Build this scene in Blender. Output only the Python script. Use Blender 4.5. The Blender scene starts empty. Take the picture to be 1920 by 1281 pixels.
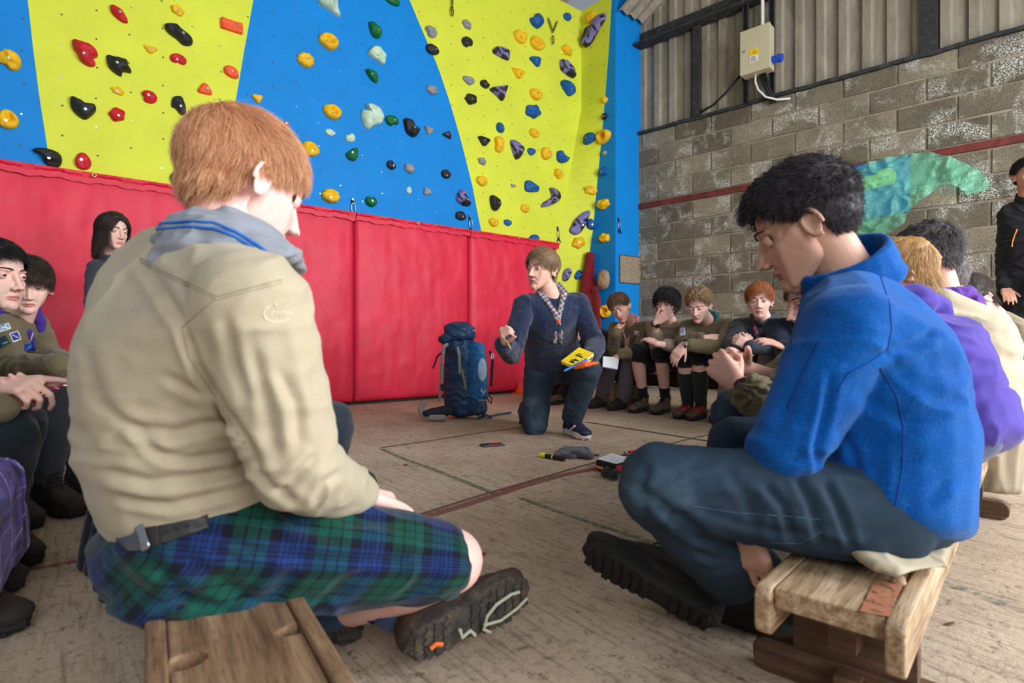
import bpy, bmesh, math, random
import numpy as np
from mathutils import Vector, Matrix, Euler
PI = math.pi
C = bpy.context.scene.collection
SC = bpy.context.scene
# ------------------------------------------------------------------ camera, world, lights, exposure
FP = 1067.0          # focal length in pixels of the 1920x1281 frame
CH = 0.60            # camera height
cam = bpy.data.cameras.new('camera'); camo = bpy.data.objects.new('camera', cam); C.objects.link(camo)
camo.location = (0, 0, CH); camo.rotation_euler = (PI/2, 0, 0)
cam.sensor_width = 36; cam.lens = FP/1920*36; cam.clip_start = 0.05
cam.dof.use_dof = True; cam.dof.focus_distance = 3.6; cam.dof.aperture_fstop = 5.0
SC.camera = camo
w = bpy.data.worlds.new('world'); SC.world = w; w.use_nodes = True
bg = w.node_tree.nodes['Background']; bg.inputs[0].default_value = (0.80, 0.90, 1.0, 1); bg.inputs[1].default_value = 0.30
def area(name, loc, target, sx, sy, power, col=(1, 1, 1)):
    l = bpy.data.lights.new(name, 'AREA'); l.shape = 'RECTANGLE'; l.size = sx; l.size_y = sy; l.energy = power; l.color = col
    o = bpy.data.objects.new(name, l); C.objects.link(o); o.location = loc
    o.rotation_euler = (Vector(target)-Vector(loc)).to_track_quat('-Z', 'Y').to_euler(); return o
# daylight coming through the open barn doors, on the right and behind the camera
area('daylight_door_right', (4.6, 0.4, 2.1), (0.2, 2.4, 0.9), 3.4, 3.2, 470, (0.93, 0.97, 1.0))
area('daylight_door_behind', (2.2, -3.8, 3.2), (0.0, 4.4, 1.7), 4.5, 3.0, 250, (0.97, 0.985, 1.0))
SC.view_settings.view_transform = 'Standard'; SC.view_settings.look = 'None'
SC.view_settings.exposure = 0.0; SC.view_settings.gamma = 1.0; SC.view_settings.use_curve_mapping = False
# ------------------------------------------------------------------ helpers
def P(u, v, D): return Vector(((u-960)/FP*D, D, CH+(640.5-v)/FP*D))
def G(u, v, z=0.0):
    D = (CH-z)*FP/(v-640.5); return Vector(((u-960)/FP*D, D, z))
def reach(A, u, v, L, near=True):
    """point on the ray of pixel u,v at distance L of A (closest point of the ray if out of reach)"""
    o = Vector((0, 0, CH)); d = Vector(((u-960)/FP, 1, (640.5-v)/FP)); a = d.dot(d); m = A-o
    b = d.dot(m); c = m.dot(m)-L*L; q = b*b-a*c
    if q < 0: q = 0
    t = (b-math.sqrt(q))/a if near else (b+math.sqrt(q))/a
    return o+d*t
def tag(o, label=None, cat=None, group=None, kind=None):
    if label: o['label'] = label
    if cat: o['category'] = cat
    if group: o['group'] = group
    if kind: o['kind'] = kind
    return o
def thing(name, label, cat, loc=(0, 0, 0), group=None):
    o = bpy.data.objects.new(name, None); C.objects.link(o); o.location = loc; o.empty_display_size = .05
    return tag(o, label, cat, group)
def srgb(r, g, b):
    f = lambda x: (x/255/12.92) if x/255 <= .04045 else ((x/255+.055)/1.055)**2.4
    return (f(r), f(g), f(b), 1)
# ---- materials
class NT:
    def __init__(s, name):
        s.m = bpy.data.materials.new(name); s.m.use_nodes = True; s.t = s.m.node_tree; s.b = s.t.nodes['Principled BSDF']
        s.tc = None
    def n(s, typ, **k):
        x = s.t.nodes.new(typ)
        for a, v in k.items():
            if a.startswith('i_'):
                key = a[2:]; key = int(key) if key.isdigit() else key.replace('_', ' ')
                x.inputs[key].default_value = v
            else: setattr(x, a, v)
        return x
    def l(s, a, b): s.t.links.new(a, b)
    def coord(s, kind='Object', scale=(1, 1, 1), rot=(0, 0, 0)):
        if s.tc is None: s.tc = s.n('ShaderNodeTexCoord')
        mp = s.n('ShaderNodeMapping'); mp.inputs['Scale'].default_value = scale; mp.inputs['Rotation'].default_value = rot
        s.l(s.tc.outputs[kind], mp.inputs[0]); return mp.outputs[0]
    def grain(s, ang, along=1.0, across=16.0):
        """coordinates turned by ang (plan view), low frequency along that direction and high across it"""
        if s.tc is None: s.tc = s.n('ShaderNodeTexCoord')
        mp = s.n('ShaderNodeMapping', vector_type='TEXTURE'); mp.inputs['Rotation'].default_value = (0, 0, ang); mp.inputs['Scale'].default_value = (1/along, 1/across, 1/across)
        s.l(s.tc.outputs['Object'], mp.inputs[0]); return mp.outputs[0]
    def noise(s, vec, scale=5, detail=4, rough=.6, dist=0):
        x = s.n('ShaderNodeTexNoise'); x.inputs['Scale'].default_value = scale; x.inputs['Detail'].default_value = detail
        x.inputs['Roughness'].default_value = rough; x.inputs['Distortion'].default_value = dist
        if vec is not None: s.l(vec, x.inputs['Vector'])
        return x.outputs['Fac']
    def ramp(s, fac, stops, interp='LINEAR'):
        r = s.n('ShaderNodeValToRGB'); e = r.color_ramp; e.interpolation = interp
        while len(e.elements) < len(stops): e.elements.new(0.5)
        for i, (p, c) in enumerate(stops):
            e.elements[i].position = p; e.elements[i].color = c if len(c) == 4 else (*c, 1)
        s.l(fac, r.inputs[0]); return r.outputs[0]
    def mix(s, fac, a, b, mode='MIX'):
        x = s.n('ShaderNodeMix', data_type='RGBA', blend_type=mode)
        for sock, v in ((x.inputs[0], fac), (x.inputs[6], a), (x.inputs[7], b)):
            if hasattr(v, 'links'): s.l(v, sock)
            else: sock.default_value = v
        return x.outputs[2]
    def math(s, op, a, b=0.0, c=None):
        x = s.n('ShaderNodeMath', operation=op)
        for i, v in enumerate((a, b) if c is None else (a, b, c)):
            if hasattr(v, 'links'): s.l(v, x.inputs[i])
            else: x.inputs[i].default_value = v
        return x.outputs[0]
    def bump(s, h, strength=.5, dist=.01, prev=None):
        x = s.n('ShaderNodeBump'); x.inputs['Strength'].default_value = strength; x.inputs['Distance'].default_value = dist
        s.l(h, x.inputs['Height'])
        if prev is not None: s.l(prev, x.inputs['Normal'])
        return x.outputs[0]
    def out(s, color=None, rough=None, normal=None, metal=None, spec=None):
        for k, v in (('Base Color', color), ('Roughness', rough), ('Normal', normal), ('Metallic', metal), ('Specular IOR Level', spec)):
            if v is None: continue
            if hasattr(v, 'links'): s.l(v, s.b.inputs[k])
            else: s.b.inputs[k].default_value = v
        return s.m
_mc = {}
def M(name, rgb, rough=.6, metal=0., var=.12, scale=8, bump=.0, bscale=60, bdist=.002, spec=.4, sheen=0):
    """simple procedural material: colour with slight noise variation and a fine bump"""
    if name in _mc: return _mc[name]
    a = NT(name); c = srgb(*rgb); v = a.coord()
    f = a.noise(v, scale, 4)
    dk = tuple(x*(1-var) for x in c[:3])+(1,); lt = tuple(min(1, x*(1+var)) for x in c[:3])+(1,)
    col = a.ramp(f, [(.3, dk), (.7, lt)])
    nrm = a.bump(a.noise(v, bscale, 3), bump, bdist) if bump else None
    a.out(col, rough, nrm, metal, spec)
    if sheen: a.b.inputs['Sheen Weight'].default_value = sheen; a.b.inputs['Sheen Roughness'].default_value = .6
    _mc[name] = a.m; return a.m
def M_skin(name, rgb, sss=.12):
    if name in _mc: return _mc[name]
    a = NT(name); c = srgb(*rgb); v = a.coord()
    f = a.noise(v, 14, 5, .6); red = (min(1, c[0]*1.02), c[1]*.84, c[2]*.82, 1)
    col = a.mix(a.ramp(f, [(.45, (0, 0, 0, 1)), (.75, (1, 1, 1, 1))]), c, red)
    f2 = a.noise(v, 160, 3); col = a.mix(a.math('MULTIPLY', f2, .25), col, (c[0]*.75, c[1]*.62, c[2]*.6, 1))
    a.out(col, .5, a.bump(a.noise(v, 400, 2), .15, .0006), 0, .35)
    a.b.inputs['Subsurface Weight'].default_value = sss; a.b.inputs['Subsurface Radius'].default_value = (.012, .004, .002)
    a.b.inputs['Subsurface Scale'].default_value = .6
    _mc[name] = a.m; return a.m
def M_hair(name, rgb, rgb2=None, rough=.55):
    if name in _mc: return _mc[name]
    a = NT(name); c = srgb(*rgb); c2 = srgb(*(rgb2 or tuple(int(x*.55) for x in rgb)))
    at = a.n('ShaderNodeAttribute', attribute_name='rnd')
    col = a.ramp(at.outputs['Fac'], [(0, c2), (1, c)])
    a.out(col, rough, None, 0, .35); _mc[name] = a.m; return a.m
def M_weave(name, rgb, rough=.9, var=.18, scale=500, nscale=9, sheen=.15, knit=False, bump=.35):
    if name in _mc: return _mc[name]
    a = NT(name); c = srgb(*rgb); v = a.coord()
    f = a.noise(v, nscale, 4)
    col = a.ramp(f, [(.3, tuple(x*(1-var) for x in c[:3])+(1,)), (.7, tuple(min(1, x*(1+var)) for x in c[:3])+(1,))])
    f2 = a.noise(v, scale, 2); col = a.mix(a.math('MULTIPLY', f2, .5), col, tuple(x*.55 for x in c[:3])+(1,))
    h = a.noise(v, scale, 2)
    if knit:
        wv = a.n('ShaderNodeTexWave', wave_type='BANDS', bands_direction='X'); wv.inputs['Scale'].default_value = 40; wv.inputs['Distortion'].default_value = 2.5
        wv.inputs['Detail Scale'].default_value = 3; a.l(v, wv.inputs['Vector'])
        h = a.math('ADD', h, wv.outputs['Fac'])
        vo = a.noise(v, 260, 1); col = a.mix(a.ramp(vo, [(.66, (0, 0, 0, 1)), (.74, (.55, .55, .55, 1))]), col, srgb(120, 150, 190))
    a.out(col, rough, a.bump(h, bump, .0015 if not knit else .004), 0, .25)
    if sheen: a.b.inputs['Sheen Weight'].default_value = sheen
    _mc[name] = a.m; return a.m
# ---- mesh building
class MB:
    """collects raw geometry with per-face material slots"""
    def __init__(s): s.v = []; s.f = []; s.mi = []; s.n = 0
    def add(s, vs, fs, mi=0):
        b = s.n; s.v.extend([tuple(x) for x in vs]); s.n += len(vs)
        s.f.extend([tuple(b+i for i in f) for f in fs]); s.mi.extend([mi]*len(fs))
    def box(s, c, size, M3=None, mi=0, taper=1.0):
        hx, hy, hz = size[0]/2, size[1]/2, size[2]/2; vs = []
        for z in (-1, 1):
            k = taper if z > 0 else 1
            for x, y in ((-1, -1), (1, -1), (1, 1), (-1, 1)):
                p = Vector((x*hx*k, y*hy*k, z*hz)); p = (M3 @ p) if M3 is not None else p; vs.append(p+Vector(c))
        s.add(vs, [(3, 2, 1, 0), (4, 5, 6, 7), (0, 1, 5, 4), (1, 2, 6, 5), (2, 3, 7, 6), (3, 0, 4, 7)], mi)
    def quad(s, a, b, c, d, mi=0): s.add([a, b, c, d], [(0, 1, 2, 3)], mi)
    def tube(s, pts, r, n=8, mi=0, cap=True, closed=False):
        pts = [Vector(p) for p in pts]; m = len(pts)
        rr = r if hasattr(r, '__len__') else [r]*m
        vs = []; fs = []; prev = None
        for i, p in enumerate(pts):
            if closed: t = pts[(i+1) % m]-pts[i-1]
            else: t = pts[min(i+1, m-1)]-pts[max(i-1, 0)]
            if t.length < 1e-9: t = Vector((0, 0, 1))
            t.normalize()
            if prev is None:
                a = Vector((0, 0, 1)) if abs(t.z) < .9 else Vector((1, 0, 0)); x = t.cross(a).normalized()
            else: x = (prev-t*prev.dot(t)).normalized()
            prev = x; y = t.cross(x)
            for k in range(n):
                an = 2*PI*k/n; vs.append(p+(x*math.cos(an)+y*math.sin(an))*rr[i])
        for i in range(m-1 if not closed else m):
            j = (i+1) % m
            for k in range(n):
                k2 = (k+1) % n; fs.append((i*n+k, i*n+k2, j*n+k2, j*n+k))
        if cap and not closed: fs.append(tuple(range(n-1, -1, -1))); fs.append(tuple((m-1)*n+k for k in range(n)))
        s.add(vs, fs, mi)
    def cyl(s, a, b, r, n=16, mi=0, r2=None): s.tube([a, b], [r, r2 if r2 is not None else r], n, mi)
    def disc(s, c, nrm, r, n=12, mi=0, e=0.0):
        nrm = Vector(nrm).normalized(); a = Vector((0, 0, 1)) if abs(nrm.z) < .9 else Vector((1, 0, 0)); x = nrm.cross(a).normalized(); y = nrm.cross(x)
        s.add([Vector(c)+nrm*e+(x*math.cos(2*PI*k/n)+y*math.sin(2*PI*k/n))*r for k in range(n)], [tuple(range(n))], mi)
    def prism(s, poly, d, mi=0):
        """poly: list of 3D points (planar), d: extrusion vector"""
        n = len(poly); poly = [Vector(p) for p in poly]; d = Vector(d)
        s.add(poly+[p+d for p in poly], [tuple(range(n-1, -1, -1)), tuple(range(n, 2*n))]+[(i, (i+1) % n, n+(i+1) % n, n+i) for i in range(n)], mi)
    def build(s, name, mats, parent=None, smooth=False, loc=None, bevel=0, seg=2, fix=False):
        me = bpy.data.meshes.new(name); o = bpy.data.objects.new(name, me); C.objects.link(o)
        vs = s.v
        org = Vector(loc) if loc is not None else (world_loc(parent) if parent is not None else None)
        if org is not None: vs = [(x-org.x, y-org.y, z-org.z) for x, y, z in vs]
        me.from_pydata(vs, [], s.f); me.update()
        if not isinstance(mats, (list, tuple)): mats = [mats]
        for m in mats: me.materials.append(m)
        me.polygons.foreach_set('material_index', s.mi)
        if fix:
            bm = bmesh.new(); bm.from_mesh(me); bmesh.ops.recalc_face_normals(bm, faces=bm.faces); bm.to_mesh(me); bm.free()
        if smooth: me.polygons.foreach_set('use_smooth', [True]*len(s.f))
        if loc is not None and parent is None: o.location = loc
        if parent is not None:
            o.parent = parent
            if loc is not None: o.location = Vector(loc)-world_loc(parent)
        if bevel:
            b = o.modifiers.new('bevel', 'BEVEL'); b.width = bevel; b.segments = seg; b.limit_method = 'ANGLE'; b.angle_limit = math.radians(40)
        return o
def world_loc(o):
    l = Vector(o.location)
    while o.parent is not None: o = o.parent; l += Vector(o.location)
    return l
# children meshes are given in world coordinates; every object keeps zero rotation, so a child's offset is (own origin - parent origin)
def link_mesh(name, V, F, mats, parent=None, mi=None, smooth=True, loc=None, rnd=None, tuv=None):
    V = np.asarray(V, dtype=np.float64)
    org = np.array(loc if loc is not None else (world_loc(parent) if parent is not None else V.mean(0)))
    me = bpy.data.meshes.new(name); o = bpy.data.objects.new(name, me); C.objects.link(o)
    if isinstance(F, np.ndarray):
        k = F.shape[1]; nf = len(F); me.vertices.add(len(V)); me.vertices.foreach_set('co', (V-org).ravel())
        me.loops.add(nf*k); me.loops.foreach_set('vertex_index', F.ravel().astype(np.int32))
        me.polygons.add(nf); me.polygons.foreach_set('loop_start', np.arange(0, nf*k, k, dtype=np.int32))
        me.update(calc_edges=True)
    else:
        me.from_pydata([tuple(x) for x in (V-org)], [], F); me.update(); nf = len(F)
    if not isinstance(mats, (list, tuple)): mats = [mats]
    for m in mats: me.materials.append(m)
    if mi is not None: me.polygons.foreach_set('material_index', np.asarray(mi, dtype=np.int32))
    if smooth: me.polygons.foreach_set('use_smooth', np.ones(nf, dtype=bool))
    if rnd is not None:
        a = me.attributes.new('rnd', 'FLOAT', 'POINT'); a.data.foreach_set('value', np.asarray(rnd, dtype=np.float32))
    if tuv is not None:
        a = me.attributes.new('tuv', 'FLOAT_VECTOR', 'POINT'); a.data.foreach_set('vector', np.asarray(tuv, dtype=np.float32).ravel())
    if parent is None: o.location = org
    else: o.parent = parent; o.location = Vector(org)-world_loc(parent)
    return o
# ---- vectorised value noise
def _h(ix, iy, iz, seed):
    n = (ix*374761393+iy*668265263+iz*2147483647+seed*1274126177) & 0xffffffff
    n = ((n ^ (n >> 13))*1274126177) & 0xffffffff
    return ((n ^ (n >> 16)) & 0xffff)/65535.0
def vnoise(p, seed=0):
    p = np.asarray(p); i = np.floor(p).astype(np.int64); f = p-i; f = f*f*(3-2*f); r = 0
    for dx in (0, 1):
        for dy in (0, 1):
            for dz in (0, 1):
                wt = (f[:, 0] if dx else 1-f[:, 0])*(f[:, 1] if dy else 1-f[:, 1])*(f[:, 2] if dz else 1-f[:, 2])
                r = r+wt*_h(i[:, 0]+dx, i[:, 1]+dy, i[:, 2]+dz, seed)
    return r*2-1
def fbm(p, seed=0, o=3):
    a = 1; r = 0
    for k in range(o): r = r+a*vnoise(p*(2**k)+k*7.3, seed+k); a *= .5
    return r
# ---- blobs: unions of hulls of ellipsoids, voxel-remeshed into one smooth surface
def _ico(sub):
    bm = bmesh.new(); bmesh.ops.create_icosphere(bm, subdivisions=sub, radius=1); a = np.array([v.co[:] for v in bm.verts]); bm.free(); return a
ICO = _ico(3)
def frame(z, x=None):
    """3x3 numpy matrix with columns x,y,z"""
    z = Vector(z).normalized(); x = Vector(x) if x is not None else (Vector((1, 0, 0)) if abs(z.x) < .9 else Vector((0, 1, 0)))
    x = (x-z*x.dot(z)).normalized(); y = z.cross(x); return np.array([x[:], y[:], z[:]]).T
def E(c, r, R=None):
    r = np.array([r]*3 if not hasattr(r, '__len__') else r, dtype=float); p = ICO*r
    if R is not None: p = p @ np.asarray(R).T
    return p+np.array(c[:])
class Blob:
    def __init__(s): s.h = []
    def ell(s, c, r, R=None): s.h.append(E(c, r, R)); return s
    def hull(s, *es): s.h.append(np.concatenate(es)); return s
    def cap(s, a, ra, b, rb): s.h.append(np.concatenate([E(a, ra), E(b, rb)])); return s
    def chain(s, pts, rs):
        for i in range(len(pts)-1): s.cap(pts[i], rs[i], pts[i+1], rs[i+1])
        return s
    def xf(s, Mx):
        R = np.array(Mx)[:3, :3]; t = np.array(Mx)[:3, 3]; o = Blob(); o.h = [h @ R.T+t for h in s.h]; return o
    def __add__(s, o): b = Blob(); b.h = s.h+o.h; return b
def _hullmesh(p):
    bm = bmesh.new()
    for c in p: bm.verts.new(c)
    r = bmesh.ops.convex_hull(bm, input=bm.verts)
    bmesh.ops.delete(bm, geom=list({g for g in r['geom_interior']+r['geom_unused'] if isinstance(g, bmesh.types.BMVert)}), context='VERTS')
    bm.verts.index_update(); V = [v.co[:] for v in bm.verts]; F = [tuple(v.index for v in f.verts) for f in bm.faces]; bm.free(); return V, F
def remesh(blob, voxel, smooth=3, k=.5):
    V = []; F = []
    for h in blob.h:
        v, f = _hullmesh(h); b = len(V); V += v; F += [tuple(b+i for i in t) for t in f]
    me = bpy.data.meshes.new('tmp'); me.from_pydata(V, [], F); o = bpy.data.objects.new('tmp', me)
    C.objects.link(o)
    md = o.modifiers.new('r', 'REMESH'); md.mode = 'VOXEL'; md.voxel_size = voxel; md.adaptivity = 0
    dg = bpy.context.evaluated_depsgraph_get()
    m2 = bpy.data.meshes.new_from_object(o.evaluated_get(dg), depsgraph=dg)
    n = len(m2.vertices); co = np.empty(n*3); m2.vertices.foreach_get('co', co); co = co.reshape(-1, 3)
    q = np.empty(len(m2.loops), dtype=np.int32); m2.loops.foreach_get('vertex_index', q); F = q.reshape(-1, 4)
    ed = np.empty(len(m2.edges)*2, dtype=np.int32); m2.edges.foreach_get('vertices', ed); ed = ed.reshape(-1, 2)
    bpy.data.objects.remove(o); bpy.data.meshes.remove(me); bpy.data.meshes.remove(m2)
    co = lap(co, ed, smooth, k); return co, F, ed
def lap(co, ed, it, k=.5):
    n = len(co); deg = np.bincount(ed.ravel(), minlength=n).astype(float); deg[deg == 0] = 1
    for _ in range(it):
        s = np.empty_like(co)
        for a in range(3):
            s[:, a] = np.bincount(ed[:, 0], weights=co[ed[:, 1], a], minlength=n)+np.bincount(ed[:, 1], weights=co[ed[:, 0], a], minlength=n)
        co = co+(s/deg[:, None]-co)*k
    return co
def normals(V, F):
    a = V[F[:, 2]]-V[F[:, 0]]; b = V[F[:, 3]]-V[F[:, 1]]; n = np.cross(a, b); N = np.zeros_like(V)
    for i in range(4):
        for ax in range(3): N[:, ax] += np.bincount(F[:, i], weights=n[:, ax], minlength=len(V))
    l = np.linalg.norm(N, axis=1); l[l == 0] = 1; return N/l[:, None]
def folds(V, F, amp=.004, scale=9, seed=1, joints=(), stretch=None, sharp=1.4):
    """cloth folds: ridged noise over the surface, denser round the joints [(centre, axis, sigma, amp, freq)]"""
    N = normals(V, F); st = np.array(stretch if stretch is not None else (1, 1, 1.8))
    q = V*scale*st; wv = np.stack([fbm(q*.6+3.1, seed+11, 2), fbm(q*.6+9.7, seed+12, 2), fbm(q*.6+5.2, seed+13, 2)], 1)
    n = 1-np.abs(fbm(q+wv*.9, seed, 2)); n = np.clip(n, 0, 1)**sharp
    d = amp*(n-.55)*2
    for c, ax, sg, am, fr in joints:
        r = V-np.array(c[:]); ax = np.array(Vector(ax).normalized()[:]); t = r @ ax; dd = (r*r).sum(1)
        ph = fbm(V*7+seed, seed+3, 2)*2.4
        rg = np.sin(t*fr+ph); d = d+am*np.exp(-dd/(2*sg*sg))*(np.sign(rg)*np.abs(rg)**.8)
    return V+N*d[:, None]
def garment(name, blob, mat, parent, voxel=.006, smooth=4, amp=.004, scale=9, seed=1, joints=(), stretch=None, fn=None, mi_fn=None, tuv_fn=None, sharp=1.4):
    V, F, ed = remesh(blob, voxel, smooth)
    if amp or joints: V = folds(V, F, amp, scale, seed, joints, stretch, sharp)
    if fn is not None: V = fn(V, F, ed)
    mi = mi_fn(V[F].mean(1)) if mi_fn is not None else None
    return link_mesh(name, V, F, mat, parent, mi=mi, tuv=(tuv_fn(V) if tuv_fn is not None else None))
def bvh(o):
    from mathutils.bvhtree import BVHTree
    l = world_loc(o); me = o.data; return BVHTree.FromPolygons([v.co+l for v in me.vertices], [tuple(p.vertices) for p in me.polygons])
def hit(tree, u, v):
    o = Vector((0, 0, CH)); d = Vector(((u-960)/FP, 1, (640.5-v)/FP)).normalized(); r = tree.ray_cast(o, d); return r[0], r[1]
# ================================================================== THE BUILDING
A0 = Vector((-1.465, 5.335, 0)); AD = Vector((.7766, .630, 0)).normalized()       # climbing wall line (front of the pads)
AN = Vector((AD.y, -AD.x, 0))                                                      # its normal, into the room
B0 = Vector((1.661, 7.18, 0)); BD = Vector((.740, -.672, 0)).normalized()          # block wall line, towards the viewer
BN = Vector((-BD.y*-1, -BD.x, 0)).normalized(); BN = Vector((BD.y, -BD.x, 0)).normalized()
if BN.dot(Vector((0, 0, 0))-B0) < 0: BN = -BN
if AN.dot(Vector((0, 0, 0))-A0) < 0: AN = -AN
Z = Vector((0, 0, 1))
PT = .07                                    # pad thickness; the board plane lies behind the pad fronts
AW = A0-AN*PT                               # point on the board plane
def ray_plane(u, v, p, n):
    o = Vector((0, 0, CH)); d = Vector(((u-960)/FP, 1, (640.5-v)/FP)); return o+d*((p-o).dot(n)/d.dot(n))
def onA(u, v, off=0): return ray_plane(u, v, AW+AN*off, AN)
def onB(u, v, off=0): return ray_plane(u, v, B0+BN*off, BN)
def a_s(p): return (p-AW).dot(AD)
# ---- materials of the shell
def mat_paint(name, rgb):
    a = NT(name); c = srgb(*rgb); v = a.coord()
    f = a.noise(v, 3, 5, .6); col = a.ramp(f, [(.3, tuple(x*.93 for x in c[:3])), (.7, tuple(min(1, x*1.05) for x in c[:3]))])
    sc = a.noise(a.coord(scale=(1, 1, .8)), 9, 8, .75, 1.5)      # rubber scuffs
    col = a.mix(a.ramp(sc, [(.60, (0, 0, 0, 1)), (.74, (.5, .5, .5, 1))]), col, tuple(x*.55 for x in c[:3])+(1,))
    a.out(col, .62, a.bump(a.noise(v, 220, 3), .35, .002), 0, .3); return a.m
m_yel = mat_paint('board_yellow', (218, 226, 66)); m_blue = mat_paint('board_blue', (0, 132, 214))
m_hole = M('bolt_hole', (70, 70, 62), .5); m_steel = M('bright_steel', (205, 208, 208), .3, .9)
m_red = None
def mat_vinyl():
    a = NT('red_vinyl'); v = a.coord(); c = srgb(226, 40, 68)
    f = a.noise(v, 2.2, 6, .65); col = a.ramp(f, [(.28, tuple(x*.80 for x in c[:3])), (.7, tuple(min(1, x*1.1) for x in c[:3]))])
    sc = a.noise(v, 6, 9, .8, 2); col = a.mix(a.ramp(sc, [(.58, (0, 0, 0, 1)), (.8, (.45, .45, .45, 1))]), col, srgb(150, 20, 45))
    wr = a.noise(a.coord(scale=(1, 1, .35)), 7, 5, .6, 2.2); b = a.bump(wr, .22, .010)
    a.out(col, .5, a.bump(a.noise(v, 320, 2), .35, .001, b), 0, .4); return a.m
m_red = mat_vinyl()
def mat_floor():
    a = NT('tamped_concrete'); g = a.coord(rot=(0, 0, math.radians(-38)))
    big = a.noise(g, 1.1, 6, .6); col = a.ramp(big, [(.3, srgb(164, 142, 118)), (.5, srgb(192, 170, 146)), (.72, srgb(212, 194, 172))])
    st = a.noise(a.grain(math.radians(-52), 1.0, 11), 6, 6, .66, .5)      # tamping ridges
    col = a.mix(a.ramp(st, [(.34, (.55, .55, .55, 1)), (.50, (0, 0, 0, 1))]), col, srgb(112, 96, 82))
    gr = a.noise(g, 60, 5, .8); col = a.mix(a.ramp(gr, [(.32, (.55, .55, .55, 1)), (.47, (0, 0, 0, 1))]), col, srgb(84, 70, 58))
    sp = a.noise(g, 210, 3, .6); col = a.mix(a.ramp(sp, [(.60, (0, 0, 0, 1)), (.70, (.6, .6, .6, 1))]), col, srgb(226, 216, 202))
    pz = a.noise(g, 28, 6, .78, .4); col = a.mix(a.ramp(pz, [(.56, (0, 0, 0, 1)), (.66, (.75, .75, .75, 1))]), col, srgb(78, 64, 54))
    dirt = a.noise(g, 3.5, 8, .8, 1); col = a.mix(a.ramp(dirt, [(.56, (0, 0, 0, 1)), (.72, (.6, .6, .6, 1))]), col, srgb(88, 72, 60))
    b = a.bump(st, .5, .008); b = a.bump(gr, .6, .006, b); b = a.bump(a.noise(g, 420, 3), .4, .002, b)
    a.out(col, .88, b, 0, .2); return a.m
m_floor = mat_floor()
def mat_block():
    a = NT('concrete_block'); at = a.n('ShaderNodeAttribute', attribute_name='rnd'); v = a.coord()
    base = a.ramp(at.outputs['Fac'], [(0, srgb(112, 103, 86)), (.5, srgb(140, 130, 110)), (1, srgb(164, 153, 130))])
    f = a.noise(v, 2.2, 5, .6); base = a.mix(a.ramp(f, [(.35, (.5, .5, .5, 1)), (.6, (0, 0, 0, 1))]), base, srgb(92, 84, 74))
    pit = a.noise(v, 85, 4, .75); col = a.mix(a.ramp(pit, [(.36, (.85, .85, .85, 1)), (.47, (0, 0, 0, 1))]), base, srgb(52, 48, 42))
    wp = a.noise(v, 3.4, 5, .65, .6); sp = a.noise(v, 95, 3, .6)
    k = a.math('MULTIPLY', a.ramp(wp, [(.50, (0, 0, 0, 1)), (.62, (1, 1, 1, 1))]), a.ramp(sp, [(.48, (0, 0, 0, 1)), (.56, (1, 1, 1, 1))]))
    col = a.mix(k, col, srgb(222, 222, 214))
    b = a.bump(pit, .9, .012); a.out(col, .93, a.bump(a.noise(v, 240, 2), .5, .003, b), 0, .15); return a.m
def mat_mortar():
    a = NT('mortar'); v = a.coord(); f = a.noise(v, 5, 6, .7)
    col = a.ramp(f, [(.3, srgb(112, 100, 86)), (.55, srgb(150, 138, 120)), (.75, srgb(176, 160, 138))])
    a.out(col, .95, a.bump(a.noise(v, 70, 4), .6, .006), 0, .1); return a.m
def mat_clad(name, c1, c2):
    a = NT(name); v = a.coord(scale=(1, 1, .3)); f = a.noise(v, 6, 7, .7, 1)
    col = a.ramp(f, [(.3, srgb(*c1)), (.65, srgb(*c2))]); sp = a.noise(a.coord(), 40, 4, .7)
    col = a.mix(a.ramp(sp, [(.6, (0, 0, 0, 1)), (.75, (.5, .5, .5, 1))]), col, srgb(84, 72, 60)); a.out(col, .8, None, 0, .2); return a.m
def mat_rust(name, c1, c2, c3, sc=9):
    a = NT(name); f = a.noise(a.coord(), sc, 8, .75, 1); col = a.ramp(f, [(.3, srgb(*c1)), (.52, srgb(*c2)), (.7, srgb(*c3))])
    a.out(col, .75, a.bump(f, .5, .004), 0, .3); return a.m
m_block = mat_block(); m_mortar = mat_mortar()
m_clad = mat_clad('cladding', (122, 114, 100), (160, 151, 134)); m_cement = mat_clad('cement_sheet', (126, 116, 104), (176, 164, 148))
m_rust = mat_rust('rusted_bar', (66, 40, 34), (112, 48, 44), (140, 66, 58)); m_dsteel = mat_rust('dark_steel', (34, 35, 37), (50, 51, 53), (78, 76, 74), 14)
# ---- floor
mb = MB(); mb.quad((-9, -6, 0), (9, -6, 0), (9, 10, 0), (-9, 10, 0)); tag(mb.build('floor', m_floor), kind='structure')
def mat_line(name, rgb, hold=.5):
    a = NT(name); v = a.coord(); c = srgb(*rgb); f = a.noise(v, 45, 6, .8); k = a.ramp(f, [(hold-.06, (0, 0, 0, 1)), (hold+.05, (1, 1, 1, 1))])
    col = a.mix(a.noise(v, 4, 4), c, srgb(120, 96, 84)); a.out(col, .85); tr = a.n('ShaderNodeBsdfTransparent'); mx = a.n('ShaderNodeMixShader')
    a.l(k, mx.inputs[0]); a.l(tr.outputs[0], mx.inputs[1]); a.l(a.b.outputs[0], mx.inputs[2])
    a.l(mx.outputs[0], a.t.nodes['Material Output'].inputs[0]); return a.m
m_lg = mat_line('green_line_paint', (70, 128, 92), .50); m_lr = mat_line('red_line_paint', (142, 62, 60), .45); m_crack = mat_line('floor_joint', (70, 56, 46), .38)
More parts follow.
